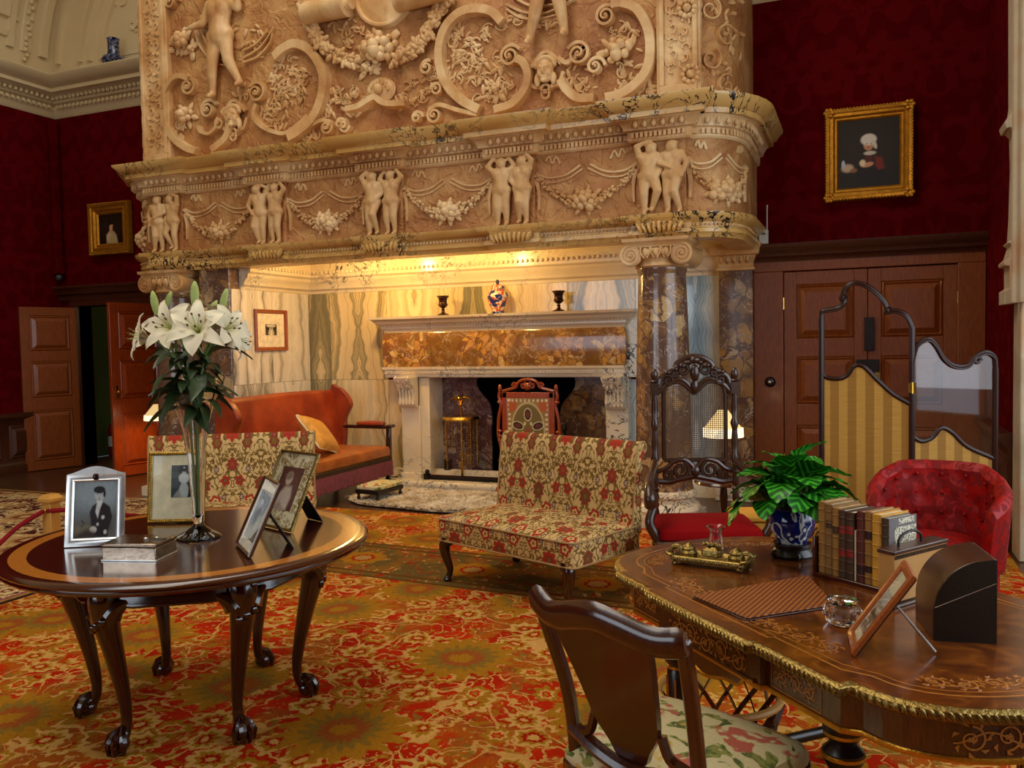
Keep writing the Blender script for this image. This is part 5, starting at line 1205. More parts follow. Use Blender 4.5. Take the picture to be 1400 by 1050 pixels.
# ---------------------------------------------------------------- glazed folding screen
fs = thing('folding_screen', 'mahogany folding screen with glazed top and gold striped silk panels', 'screen')
def screen_leaf(name, p0, p1, top, rail, k):
    L_ = (p1-p0).length; e = struct and None
    M = Matrix.Translation((p0.x, p0.y, .012)) @ Matrix.Rotation(atan2(p1.y-p0.y, p1.x-p0.x), 4, 'Z')
    kx = L_/top[-1][0]; T = cat2([(x*kx, zz) for x, zz in top], 5); RL = cat2([(x*kx, zz) for x, zz in rail], 5); k = [(x*kx, zz) for x, zz in k]; m = MB()
    m.tube([(x, 0, zz) for x, zz in T], .017, 8, sq=(1, 1.1)); m.tube([(0, 0, 0), (0, 0, top[0][1])], .019, 8); m.tube([(L_, 0, 0), (L_, 0, top[-1][1])], .019, 8); m.tube([(x, 0, zz) for x, zz in RL], .015, 8); m.tube([(0, 0, .1), (L_, 0, .1)], .018, 8)
    m.tube([(x, -.014, zz-.012) for x, zz in T], .006, 5)
    for x, zz in k: m.tube([(a, -.01, b) for a, b in spiral(x, zz, .025, .006, 0, 7, 16)], .011, 6)
    fo = m.build('screen_frame', MT['screen_wood'], fs); fo.matrix_local = M
    m = MB(); m.prism([(0, .1)]+[(x, zz) for x, zz in RL]+[(L_, .1)], -.004, .004, M=Matrix.Rotation(pi/2, 4, 'X')); o = m.build('silk_panel', MT['stripe'], fo, smooth=False)
    m = MB(); m.prism([(x, zz) for x, zz in RL]+[(x, zz) for x, zz in T[::-1]], -.002, .002, M=Matrix.Rotation(pi/2, 4, 'X')); o = m.build('glass_panel', MT['pane'], fo, smooth=False)
    return fo
sp0, sp1, sp2 = Vector((-.243, 5.865)), Vector((.29, 5.86)), Vector((.77, 6.05))
screen_leaf('leaf', sp0, sp1, [(0, 1.66), (.005, 1.70), (.05, 1.71), (.11, 1.72), (.145, 1.755), (.14, 1.81), (.17, 1.86), (.225, 1.875), (.31, 1.84), (.39, 1.76), (.425, 1.695), (.47, 1.69), (.53, 1.66), (.566, 1.59)], [(0, 1.3), (.04, 1.27), (.12, 1.265), (.17, 1.29), (.21, 1.345), (.27, 1.34), (.36, 1.25), (.46, 1.16), (.566, 1.1)], [(.14, 1.78), (.42, 1.69)])
screen_leaf('leaf', sp1, sp2, [(0, 1.37), (.03, 1.47), (.1, 1.51), (.15, 1.47), (.2, 1.39), (.27, 1.34), (.36, 1.34), (.42, 1.4), (.48, 1.42), (.53, 1.39), (.54, 1.32)], [(0, .9), (.06, .87), (.13, .89), (.19, .95), (.26, .92), (.36, .83), (.54, .75)], [(.42, 1.37)])
for zz in (.45, 1.22):
    m = MB(); m.box(sp1.x-.022, sp1.x+.022, sp1.y-.03, sp1.y-.018, zz-.03, zz+.03); m.tube([(sp1.x, sp1.y-.03, zz-.035), (sp1.x, sp1.y-.03, zz+.035)], .006, 8); m.build('hinge', MT['brass'], fs)
# ---------------------------------------------------------------- buttoned tub chair
tc_ = thing('tub_armchair', 'crimson damask tub armchair with deep-buttoned back behind the desk', 'armchair', (.37, 5.05, .012), radians(-10)); tc_.scale = (.9, .9, 1.)
m = MB(); nu, nv = 49, 15; P = []
def tubpt(u, v, inner):
    a = lerp(-125, 125, u); A = radians(90+a); hh = lerp(.78, .6, max(0, (abs(a)-35)/90)**1.3 if abs(a) > 35 else 0); r = (.27 if inner else .36)+v*(.035)
    zz = lerp(.3, hh, v); d = 0
    if inner and v > .35:
        uu = u*9; vv = v*4.5; s_ = .5*(int(floor_(vv)) % 2); d = .028*(abs(sin(pi*(uu+s_)))**.5)*(abs(sin(pi*vv))**.5)-.02
    return ((r-d)*cos(A)*1.0, (r-d)*sin(A)*.95+.02, zz)
from math import floor as floor_
for j in range(nv):
    for i in range(nu): P.append(tubpt(i/(nu-1), j/(nv-1), True))
for j in range(6):
    for i in range(nu):
        a = Vector(tubpt(i/(nu-1), 1, True)); b = Vector(tubpt(i/(nu-1), 1, False)); t = j/5; q = a.lerp(b, t); q.z += .045*sin(pi*t); P.append(tuple(q))
for j in range(nv-1, -1, -1):
    for i in range(nu): P.append(tubpt(i/(nu-1), j/(nv-1), False))
m.grid(P, nu, nv*2+6); m.build('buttoned_back', MT['damask'], tc_)
m = MB()
for s_ in (0, 1):
    pts = [Vector(tubpt(s_, v, True)) for v in np.linspace(0, 1, 6)]+[Vector(tubpt(s_, 1, True)).lerp(Vector(tubpt(s_, 1, False)), q)+Vector((0, 0, .045*sin(pi*q))) for q in (.2, .4, .6, .8)]+[Vector(tubpt(s_, v, False)) for v in np.linspace(1, 0, 6)]; m = MB(); c = sum(pts, Vector())/len(pts); off = Vector((0, -.03, 0))
    loft(m, [[tuple(p) for p in pts], [tuple(p+off) for p in pts], [tuple(c+(p-c)*.7+off*1.6) for p in pts]]); m.build('arm_front', MT['damask'], tc_)
m = MB(); pad(m, 0, -.03, .52, .52, .3, .44, .04, .04, rc=.15); m.build('seat', MT['damask'], tc_)
m = MB(); pad(m, 0, 0, .66, .64, .16, .31, .01, 0, rc=.28); m.build('base', MT['damask'], tc_)
m = MB(); rows_ = []
for v in (.5, .72, .94):
    for k in range(9):
        u = (k+.5)/9; p = tubpt(u, v, True); m.sph((p[0]*.97, p[1]*.97, p[2]), .011, 7, 5)
m.build('button', MT['damask'], tc_, kind='stuff')
for sx in (-1, 1):
    for sy in (-1, 1): m = MB(); m.lathe([(0, 0), (.016, 0), (.02, .02), (.016, .04), (.026, .12), (.026, .17), (0, .17)], 12, (sx*.23, sy*.22, 0)); m.build('leg', MT['mahog_leg'], tc_)
# ---------------------------------------------------------------- writing desk
DZ = .76; DA = Vector((-.705, 2.76)); DROT = radians(-46.5)
dk = thing('writing_desk', 'marquetry writing desk with bowed ends and gilt beaded edges', 'desk', (DA.x, DA.y, .012), DROT)
DL, DD = .937, .86; zt = DZ-.012
def desk_outline(o=0., front=.018):
    P = [(-.0, 0), (.17, 0), (.175, -front), (.68, -front), (.685, 0), (DL, 0)]
    P = [(-.02-o, -o)]+[(x, y-o) for x, y in P[1:-1]]+[(DL+.02+o, -o)]
    R = []
    for i in range(21):
        t = i/20; a = -pi/2+pi*t; R.append((DL+.05+(.26+o)*cos(a)**.85 if abs(cos(a)) > 1e-6 else DL+.05, DD/2+(DD/2-.035+o)*sin(a)))
    R = [(max(x, DL+.05), y) for x, y in R]
    Q = [(DL+.02+o, DD+o), (.685, DD+o), (.17, DD+o), (-.02-o, DD+o)]
    Lf = [(DL-x, DD-y) for x, y in R]
    return P+R+Q+Lf
out = desk_outline(.03)
m = MB(); m.prism(out, zt-.025, zt); m.build('desk_top', MT['burr'], dk, smooth=False)
MB().mould(out, [(-.005, zt-.032), (.008, zt-.032), (.014, zt-.026), (.014, zt-.008), (.008, zt-.002), (-.005, zt)], closed=True).build('edge_moulding', MT['oldbrass'], dk)
m = MB()
for x, y, nx, ny in along(out+[out[0]], .017):
    M = Matrix.Translation((x+nx*.015, y+ny*.015, zt-.017)) @ Matrix.Rotation(atan2(ny, nx)-pi/2, 4, 'Z') @ Matrix.Rotation(.6, 4, 'Y'); m.sph((0, 0, 0), (.006, .006, .013), 6, 4, M)
m.build('gadrooned_edge', MT['oldbrass'], dk, kind='stuff')
inn = desk_outline(-.005)
MB().mould(inn, [(-.02, zt-.13), (0, zt-.13), (0, zt-.025), (-.02, zt-.025)], closed=True).build('apron', MT['walnut'], dk, smooth=False)
MB().mould(inn, [(-.008, zt-.137), (.004, zt-.137), (.006, zt-.13), (.004, zt-.123), (-.008, zt-.123)], closed=True).build('gilt_lower_edge', MT['gilt'], dk)
# shaped kneehole drop
ap_ = cat2([(.2, zt-.12), (.24, zt-.13), (.27, zt-.155), (.33, zt-.16), (.38, zt-.175), (.43, zt-.185), (.48, zt-.175), (.53, zt-.16), (.59, zt-.155), (.62, zt-.13), (.66, zt-.12)], 4)
m = MB(); m.prism(ap_, 0, .018, M=Matrix.Translation((0, .0, 0)) @ Matrix.Rotation(pi/2, 4, 'X')); m.build('shaped_apron', MT['walnut'], dk, smooth=False)
m = MB(); m.tube([(x, -.018, zz) for x, zz in ap_], .005, 6); m.build('gilt_bead', MT['gilt'], dk)
def marq(m, u0, z0, w, h, f, seed=1, n=3):
    """running leafy scroll of inlaid wood"""
    A = h*.36; L1 = w/n
    m.strip([(u0+w*i/(n*10), z0-A*.45*cos(pi*i/10)) for i in range(n*10+1)], .004, f, .001, .9)
    for k in range(n):
        s_ = 1 if k % 2 else -1; cx = u0+L1*(k+.5); cz = z0+s_*A*.12; R = min(L1*.4, A)
        m.strip(spiral(cx, cz, R, R*.16, -s_*pi/2, -s_*pi/2+s_*9.2, 30), [lerp(.0055, .003, i/30) for i in range(31)], f, .0011, .9)
        for j in range(7):
            a = j*.9+k; x1, z1 = cx+R*.95*cos(a), cz+R*.95*sin(a); q = R*.55
            m.strip([(x1, z1), (x1+q*.5*cos(a+.5), z1+q*.5*sin(a+.5)), (x1+q*cos(a+1.), z1+q*sin(a+1.))], [.002, R*.3, .001], f, .0012, .9)
        for j in range(5): a = 2*pi*j/5; m.strip([(cx, cz), (cx+R*.14*cos(a), cz+R*.14*sin(a)), (cx+R*.3*cos(a), cz+R*.3*sin(a))], [.002, R*.16, .002], f, .0013, .9)
ff = lambda u, v, h: (u, -.018+.004-h*1., v)
ffb = lambda u, v, h: (u, .005-.0005-h, v)
m = MB(); marq(m, .24, zt-.088, .38, .1, lambda u, v, h: (u, -.013-h-.001, v), 1, 5); m.build('marquetry_scroll', MT['inlay'], dk)
for a, w in ((.0, .13), (.72, .15)):
    m = MB(); marq(m, a, zt-.078, w, .085, ffb, 1, 3); m.build('marquetry_scroll', MT['inlay'], dk)
    m = MB(); q = [(a-.015, zt-.118), (a+w+.02, zt-.118), (a+w+.02, zt-.042), (a-.015, zt-.042), (a-.015, zt-.118)]; m.strip(q, .004, ffb, .0012, .9); m.build('marquetry_line', MT['inlay'], dk)
ar = inn[8:29]
def arcf(pts):
    ls = [0]
    for p, q in zip(pts, pts[1:]): ls.append(ls[-1]+hypot(q[0]-p[0], q[1]-p[1]))
    def f(u, v, h):
        u = min(max(u, 0), ls[-1]-1e-6); i = max(k for k in range(len(ls)) if ls[k] <= u); i = min(i, len(pts)-2); t = (u-ls[i])/(ls[i+1]-ls[i]+1e-9); p, q = pts[i], pts[i+1]
        nx, ny = (q[1]-p[1]), -(q[0]-p[0]); l = hypot(nx, ny) or 1
        return (lerp(p[0], q[0], t)+nx/l*(h+.0015), lerp(p[1], q[1], t)+ny/l*(h+.0015), v)
    return f, ls[-1]
fr_, LR = arcf(ar); m = MB(); marq(m, .1, zt-.08, LR-.2, .085, fr_, 2, 14); m.build('marquetry_scroll', MT['inlay'], dk)
fl_, LL = arcf(inn[33:54]); m = MB(); marq(m, .1, zt-.08, LL-.2, .085, fl_, 2, 14); m.build('marquetry_scroll', MT['inlay'], dk)
# inlay on the top
ft = lambda u, v, h: (u, v, zt+h)
m = MB(); o2 = desk_outline(-.03); m.strip(o2+[o2[0]], .006, ft, .0006, .95); o3 = desk_outline(-.055); m.strip(o3+[o3[0]], .003, ft, .0006, .95); m.build('inlaid_line', MT['inlay'], dk)
for pts, n_ in ((desk_outline(-.1)[0:6], 9), (desk_outline(-.1)[7:28], 12), (desk_outline(-.1)[32:53], 12)):
    ft2, LT = arcf(pts); m = MB(); marq(m, .02, 0., LT-.04, .1, lambda u, v, h, q=ft2: (lambda p0, p1: (p0[0]+(p1[0]-p0[0])*v/.01, p0[1]+(p1[1]-p0[1])*v/.01, zt+h))(q(u, 0, 0), q(u, 0, .01)), 1, n_); m.build('marquetry_top', MT['inlay'], dk)
for lx, ly in ((.1, .1), (DL-.08, .1), (.1, DD-.1), (DL-.08, DD-.1)):
    m = MB(); m.lathe([(.0, .0), (.02, 0), (.03, .03), (.022, .05), (.026, .06), (.03, .3), (.036, .44), (.026, .455), (.04, .47), (.05, .49), (.05, .51), (.03, .53), (.045, .55), (.05, .57), (.05, .62), (0, .62)], 20, (lx, ly, 0), fl=lambda a, zz: 1+(.05*cos(12*a) if .06 < zz < .44 else 0)); lg = m.build('leg', MT['ebony'], dk)
    m = MB()
    for zz, r in ((.455, .034), (.5, .053), (.555, .048), (.05, .028)): m.lathe([(r-.006, zz-.008), (r, zz-.004), (r, zz+.004), (r-.006, zz+.008)], 20, (lx, ly, 0))
    for k in range(8): a = 2*pi*k/8; m.tube([(lx+.032*cos(a), ly+.032*sin(a), .1), (lx+.037*cos(a), ly+.037*sin(a), .42)], .003, 4)
    m.build('gilt_mount', MT['gilt'], lg)
m = MB(); m.tube([(.1, DD/2, .12), (DL-.08, DD/2, .12)], .022, 10)
for lx in (.1, DL-.08): m.tube([(lx, .1, .12), (lx, DD-.1, .12)], .02, 10)
m.build('stretcher', MT['ebony'], dk)
# ---------------------------------------------------------------- desk chair
dc = thing('desk_chair', 'walnut splat-back chair with a flowered seat drawn up to the desk', 'chair', (-.445, 2.175, .012), radians(-22))
WN = MT['chair_wood']
m = MB(); R = []
def seat_ring(s_, zz): return [(x*s_, y*s_, zz) for x, y in cat2([(-.22, -.2), (0, -.215), (.22, -.2), (.25, 0), (.265, .19), (.2, .235), (0, .255), (-.2, .235), (-.265, .19), (-.25, 0)], 4, True)]
loft(m, [seat_ring(.97, .42), seat_ring(1, .43), seat_ring(1, .455), seat_ring(.96, .475), seat_ring(.8, .492), seat_ring(.5, .502), seat_ring(.1, .505)]); m.build('seat', MT['seatfloral'], dc)
m = MB(); loft(m, [seat_ring(1.0, .37), seat_ring(1.02, .38), seat_ring(1.02, .43), seat_ring(1.0, .435)]); m.build('seat_rail', WN, dc)
for sx in (-1, 1):
    m = MB(); P = catmull([(sx*.2, -.24, 0), (sx*.195, -.2, .2), (sx*.19, -.19, .42), (sx*.19, -.215, .62), (sx*.205, -.27, .8), (sx*.212, -.3, .88)], 5); m.tube(P, [.022]*6+[.02]*(len(P)-6), 4, sq=(1.2, 1)); m.build('back_post', WN, dc, bevel=.008)
    m = MB(); m.tube(catmull([(sx*.22, .2, .38), (sx*.23, .215, .3), (sx*.215, .2, .12), (sx*.22, .21, 0)], 5), [.034]*4+[.03]*4+[.022]*8, 10); m.build('leg', WN, dc)
m = MB(); P = [(x, y, zz) for x, y, zz in [tuple(p) for p in catmull([(-.225, -.305, .9), (-.15, -.32, .865), (-.06, -.335, .885), (0, -.34, .895), (.06, -.335, .885), (.15, -.32, .865), (.225, -.305, .875)], 5)]]
m.tube(P, [.02]+[.026]*(len(P)-2)+[.02], 10, sq=(1.35, .8)); m.build('crest_rail', WN, dc)
sp = cat2([(-.145, .87), (-.135, .8), (-.115, .7), (-.095, .6), (-.06, .54), (-.035, .5), (.035, .5), (.06, .54), (.095, .6), (.115, .7), (.135, .8), (.145, .87)], 4); m = MB(); vs = []
def spy(zz): return -.195-.14*max(0, (zz-.48)/.4)**1.3
nn = len(sp); m.add([(x, spy(zz)-.008, zz) for x, zz in sp]+[(x, spy(zz)+.01, zz) for x, zz in sp], [tuple(range(nn)), tuple(range(2*nn-1, nn-1, -1))]+[(i, (i+1) % nn, nn+(i+1) % nn, nn+i) for i in range(nn)])
m.build('splat', WN, dc)
m = MB(); m.tube(catmull([(-.19, -.2, .53), (-.1, -.21, .5), (0, -.21, .48), (.1, -.21, .5), (.19, -.2, .53)], 5), .02, 8)
for s_ in (-1, 1): m.tube(catmull([(s_*.1, -.22, .6), (s_*.12, -.215, .55), (s_*.16, -.205, .53)], 4), .014, 6)
m.build('cross_rail', WN, dc)
# ---------------------------------------------------------------- waste-paper basket
wb = thing('waste_basket', 'round lattice waste-paper basket under the writing desk', 'basket', (-.47, 3.0, .012))
def wr(zz): return lerp(.14, .215, zz/.28)
for zz, r in ((.0, .016), (.27, .014)): m = MB(); m.tube([((wr(zz))*cos(a), (wr(zz))*sin(a), zz+.012) for a in np.linspace(0, 2*pi, 33)], r, 8, False); m.build('rim', MT['ltoak'] if zz > .2 else MT['ebony'], wb)
for k in range(14):
    for s_ in (-1, 1):
        m = MB(); P = []
        for j in range(9): t = j/8; a = 2*pi*k/14+s_*t*.9; zz = .01+.265*t; r = wr(zz)+s_*.004; P.append((r*cos(a), r*sin(a), zz))
        m.tube(P, .011, 4, sq=(1.2, .35)); m.build('slat', MT['walnut'], wb)
m = MB(); m.lathe([(0, 0), (.13, 0), (.13, .012), (0, .012)], 24); m.build('base', MT['ebony'], wb)
# ---------------------------------------------------------------- barrier post and rope
bp_ = thing('barrier_post', 'short pale oak barrier post with faceted cap on the rug', 'post', (-5.75, 4.62, .010))
m = MB(); m.box(-.045, .045, -.045, .045, 0, .38); m.build('shaft', MT['ltoak'], bp_, bevel=.006)
m = MB(); m.taper((0, 0), .09, .09, .38, (0, 0), .125, .125, .4); m.taper((0, 0), .125, .125, .4, (0, 0), .125, .125, .42); m.taper((0, 0), .125, .125, .42, (0, 0), .08, .08, .45); m.build('cap', MT['ltoak'], bp_)
m = MB(); m.sph((0, -.05, .33), .016, 8, 6); m.build('eyelet', MT['brass'], bp_)
rp_ = thing('barrier_rope', 'crimson barrier rope slung from the oak post', 'rope', (-5.75, 4.62, .0))
m = MB(); P = catmull([(.0, -.07, .34), (-.05, -.25, .25), (-.02, -.5, .12), (.05, -.8, .05), (.1, -1.1, .04)], 6); m.tube(P, .018, 8); m.build('rope_length', MT['rope'], rp_)
m = MB(); P = catmull([(.02, -.05, .34), (.2, .1, .33), (.5, .5, .22), (.75, .9, .25), (.95, 1.3, .5)], 6); m.tube(P, .018, 8); m.build('rope_length', MT['rope'], rp_)
# ================================================================ PICTURES ON THE WALLS
def wall_picture(name, label, cat, p, w, h, fw, depth, fmat, mats, bg, blobs, rot=0, mount=0, nx=90, ny=110, gap=None):
    """framed picture hung on a wall, lower left-centre at p, faces -y before rot"""
    t = thing(name, label, cat, p, rot)
    rect = [(-w/2, -h/2), (w/2, -h/2), (w/2, h/2), (-w/2, h/2)]
    prof = [(0, 0), (0, depth*.6), (-fw*.12, depth), (-fw*.3, depth*.92), (-fw*.4, depth*.7), (-fw*.62, depth*.78), (-fw*.75, depth*.5), (-fw*.88, depth*.52), (-fw, depth*.3), (-fw, 0)]
    m = MB(); m.mould(rect, prof, closed=True, M=Matrix.Rotation(pi/2, 4, 'X')); f = m.build('frame', fmat, t)
    iw, ih = w-2*fw, h-2*fw
    if mount:
        m = MB(); m.box(-iw/2, iw/2, -depth*.2, -depth*.15, -ih/2, ih/2); m.build('mount', mats[0], t)
        pw, ph = iw*mount, ih*mount*.8; zoff = .02*ih
    else: pw, ph = iw, ih; zoff = 0
    paint('picture', pw, ph, nx, ny, bg, blobs, MT['print'], t, Matrix.Translation((0, -depth*.22-.001, -ph/2+zoff)))
    return t, f
SK = (206, 150, 112)
wom = [('e', .5, .5, .55, .6, 0, (40, 28, 16), .9), ('p', [(.28, .0), (.3, .28), (.38, .44), (.5, .5), (.62, .44), (.74, .26), (.76, .0)], (26, 20, 16), .05), ('p', [(.6, .45), (.72, .42), (.76, .26), (.66, .24), (.62, .3)], (122, 40, 24), .03), ('p', [(.44, .48), (.56, .48), (.6, .3), (.42, .3)], (84, 36, 26), .05), ('e', .52, .5, .1, .03, 0, (206, 196, 176), .4), ('e', .5, .63, .085, .09, 0, SK, .25), ('e', .5, .7, .13, .085, 0, (226, 218, 200), .25), ('e', .6, .62, .03, .07, .3, (214, 206, 188), .3), ('e', .47, .64, .012, .008, 0, (60, 30, 20), .5), ('e', .54, .64, .012, .008, 0, (60, 30, 20), .5), ('e', .5, .585, .025, .008, 0, (150, 60, 50), .5), ('e', .48, .33, .1, .035, .2, SK, .3), ('e', .4, .36, .05, .05, 0, (232, 214, 170), .4), ('e', .15, .3, .1, .06, 0, (196, 170, 140), .5), ('e', .08, .36, .03, .06, 0, (186, 190, 200), .4), ('e', .25, .26, .06, .03, 0, (150, 100, 70), .5)]
pr = ony(1188.5, 208, 8.35)
t, f = wall_picture('portrait_painting', 'gilt-framed painting of an old woman in a white cap above the right-hand door', 'painting', (.055, YB-.03, 3.19), .735, .83, .115, .07, MT['gilt_frame'], [], (22, 16, 12), wom)
for sx in (-1, 1):
    for sz in (-1, 1):
        m = MB()
        for k in range(6): a = k*1.05; m.sph((sx*(.735/2-.035)+.03*cos(a), -.062, sz*(.83/2-.035)+.03*sin(a)), (.02, .015, .02), 7, 5)
        m.build('corner_ornament', MT['gilt_frame'], f)
m = MB(); m.box(-.08, .08, -.05, -.03, -.83/2+.025, -.83/2+.055); m.build('name_plate', MT['gilt_frame'], f)
m = MB()
for k in range(26):
    x = -.34+k*.0272; m.sph((x, -.066, .83/2-.014), (.01, .01, .012), 6, 4); m.sph((x, -.066, -.83/2+.014), (.01, .01, .012), 6, 4)
for k in range(30):
    zz = -.39+k*.027; m.sph((-.735/2+.014, -.066, zz), (.012, .01, .01), 6, 4); m.sph((.735/2-.014, -.066, zz), (.012, .01, .01), 6, 4)
m.build('leaf_border', MT['gilt_frame'], f, kind='stuff')
lady = [('e', .5, .55, .5, .5, 0, (46, 30, 18), .9), ('p', [(.3, .0), (.34, .3), (.42, .42), (.6, .42), (.72, .28), (.78, 0)], (186, 158, 112), .06), ('e', .5, .5, .07, .1, 0, SK, .3), ('e', .5, .64, .1, .11, 0, SK, .25), ('e', .48, .73, .14, .1, 0, (30, 18, 12), .3), ('e', .4, .66, .05, .1, 0, (30, 18, 12), .4), ('e', .62, .66, .04, .09, 0, (30, 18, 12), .4), ('e', .5, .8, .05, .06, 0, (40, 22, 14), .3), ('p', [(.3, .3), (.44, .4), (.5, .3), (.4, .1), (.3, .1)], (206, 182, 140), .06)]
t, f = wall_picture('portrait_painting', 'small gilt-framed painting of a dark-haired lady above the open door', 'painting', (-9.07, YB-.03, 3.145), .71, .68, .15, .08, MT['gilt_frame'], [], (18, 12, 8), lady)
m = MB()
for k in range(24): x = -.33+k*.0287; m.sph((x, -.078, .325), (.011, .01, .011), 6, 4); m.sph((x, -.078, -.325), (.011, .01, .011), 6, 4)
m.build('bead_border', MT['gilt_frame'], f, kind='stuff')
eng = [('e', .5, .85, .45, .14, 0, (206, 196, 170), .4), ('e', .5, .25, .3, .3, 0, (196, 186, 160), .5), ('p', [(.0, .5), (.0, .95), (.2, .7), (.3, .5)], (30, 26, 24), .06), ('p', [(1, .5), (1, .95), (.8, .7), (.7, .5)], (30, 26, 24), .06), ('p', [(.0, .0), (0, .5), (.3, .5), (.2, .0)], (60, 54, 48), .08), ('p', [(1, .0), (1, .5), (.7, .5), (.8, .0)], (60, 54, 48), .08), ('p', [(.25, .5), (.25, .7), (.75, .7), (.75, .5)], (40, 36, 32), .03), ('e', .38, .58, .05, .08, 0, (200, 190, 166), .3), ('e', .5, .58, .05, .08, 0, (200, 190, 166), .3), ('e', .62, .58, .05, .08, 0, (200, 190, 166), .3), ('p', [(.45, .0), (.47, .45), (.53, .45), (.6, 0)], (226, 216, 190), .05)]
wall_picture('framed_engraving', 'small dark engraving in a wide mount and red-brown frame on the onyx wall', 'picture', (AX+.02, 7.665, 1.742), .545, .455, .045, .03, MT['frame_oak'], [MT['mount_w']], (90, 82, 72), eng, pi/2, .42, 60, 50)
# ================================================================ ON THE MANTEL
def lathe_thing(name, label, cat, loc, prof, mat, part, n=28, group=None):
    t = thing(name, label, cat, loc, 0, group); MB().lathe(prof, n).build(part, mat, t); return t
for (px_, py_), lab in (((606, 431), 'dark bronze goblet urn on the mantel beneath the hood lamp'), ((764, 427), 'dark bronze goblet urn on the mantel near the right-hand column')):
    p = ony(px_, py_, 8.22); t = thing('goblet_urn', lab, 'urn', (p.x, 8.22, 1.862), 0, 'pair of goblet urns on the mantel')
    MB().lathe([(0, 0), (.062, 0), (.064, .012), (.045, .02), (.02, .035), (.016, .055), (.022, .065), (.014, .075), (.0, .076)], 24).build('foot', MT['darkmetal'], t)
    MB().lathe([(0, .076), (.016, .078), (.04, .095), (.055, .115), (.046, .13), (.042, .15), (.048, .18), (.062, .2), (.07, .205), (.068, .212), (.058, .208), (.044, .18), (.036, .14), (0, .12)], 24).build('bowl', MT['darkmetal'], t)
p = ony(681, 427, 8.22); t = thing('ginger_jar', 'lidded porcelain jar painted orange and blue in the middle of the mantel', 'jar', (p.x, 8.22, 1.862))
MB().lathe([(0, 0), (.062, 0), (.062, .02), (.055, .03), (.085, .08), (.108, .15), (.112, .19), (.098, .225), (.07, .245), (.062, .25), (0, .25)], 32).build('body', MT['imari'], t)
l = MB(); l.lathe([(.07, .25), (.074, .262), (.07, .28), (.055, .3), (.03, .315), (0, .318)], 28); lo = l.build('lid', MT['imari'], t); m = MB(); m.lathe([(0, .316), (.016, .318), (.02, .335), (.012, .352), (0, .36)], 14); m.build('knob', MT['blueglaze'], lo)
MB().lathe([(.06, .002), (.068, .002), (.068, .022), (.06, .022)], 28).build('blue_base_band', MT['blueglaze'], t)
# vase on the room cornice
t = thing('bottle_vase', 'dark blue porcelain bottle vase standing on the room cornice', 'vase', (-8.74, 8.2, 5.142))
MB().lathe([(0, 0), (.09, 0), (.13, .03), (.15, .07), (.13, .11), (.075, .14), (.068, .2), (.07, .32), (.078, .34), (.07, .345), (.06, .32), (0, .3)], 28).build('body', MT['blueglaze'], t)
# ================================================================ HEARTH
sc_ = thing('fire_screen', 'carved mahogany fire screen with geometric needlework panel', 'fire screen', (-3.13, 8.0, .0))
blob = []; z0 = .0
W_, H_ = .46, .68
bl = [('e', .5, .5, .44, .47, 0, (150, 122, 60), .02)]
for k in range(14):
    for x0 in (.06, .94): bl.append(('p', [(x0-.03, k/14+.01), (x0+.03, k/14+.01), (x0+.03, k/14+.045), (x0-.03, k/14+.045)], (224, 206, 170), .01))
for k in range(10):
    for y0 in (.05, .95): bl.append(('p', [(k/10+.02, y0-.02), (k/10+.06, y0-.02), (k/10+.06, y0+.02), (k/10+.02, y0+.02)], (224, 206, 170), .01))
for x0, y0 in ((.14, .86), (.86, .86), (.14, .14), (.86, .14)): bl += [('p', [(x0-.09, y0-.07), (x0+.09, y0-.07), (x0+.09, y0+.07), (x0-.09, y0+.07)], (176, 84, 30), .015)]
bl.append(('e', .5, .5, .4, .43, 0, (196, 176, 128), .02)); bl.append(('e', .5, .5, .37, .4, 0, (116, 96, 42), .02))
for k in range(5):
    a = pi/2+2*pi*k/5; bl.append(('e', .5+.25*cos(a), .5+.24*sin(a), .095, .1, a-pi/2, (206, 190, 140), .03)); bl.append(('e', .5+.25*cos(a), .5+.24*sin(a), .075, .082, a-pi/2, (44, 22, 20), .05)); bl.append(('e', .5+.25*cos(a), .5+.24*sin(a), .04, .05, a-pi/2, (110, 44, 26), .1))
    a += pi/5; bl.append(('e', .5+.13*cos(a), .5+.13*sin(a), .03, .03, 0, (206, 190, 140), .1))
bl.append(('e', .5, .5, .05, .05, 0, (150, 70, 30), .1))
paint('needlework', W_, H_, 70, 100, (150, 112, 60), bl, MT['print'], sc_, Matrix.Translation((0, -.012, .32)))
m = MB(); m.box(-W_/2-.05, W_/2+.05, -.01, .02, .29, .33); m.box(-W_/2-.05, W_/2+.05, -.014, .024, .99, 1.05)
for s_ in (-1, 1): m.box(s_*(W_/2+.025)-.028, s_*(W_/2+.025)+.028, -.014, .024, .29, 1.05)
m.box(-W_/2, W_/2, .0, .012, .3, 1.02); m.build('screen_frame', MT['door_red'], sc_, bevel=.006)
for s_ in (-1, 1):
    m = MB(); x = s_*(W_/2+.075)
    m.tube(catmull([(x, 0, 1.06), (x+s_*.012, 0, 1.0), (x-s_*.01, 0, .92), (x+s_*.02, 0, .78), (x+s_*.025, 0, .6), (x-s_*.005, 0, .45), (x+s_*.01, 0, .32), (x, 0, .1)], 6), .018, 10)
    for zz in (.35, .55, .6, .65, .95): m.sph((x+s_*.01, 0, zz), (.026, .026, .018), 9, 6)
    m.sph((x, 0, 1.09), (.022, .022, .04), 9, 6); m.build('side_post', MT['door_red'], sc_)
    m = MB(); m.tube(catmull([(x, -.16, .02), (x, -.1, .07), (x, 0, .12), (x, .1, .07), (x, .14, .02)], 6), .02, 8); m.build('foot', MT['door_red'], sc_)
m = MB(); f = lambda u, v, h: (u, .0-h, v)
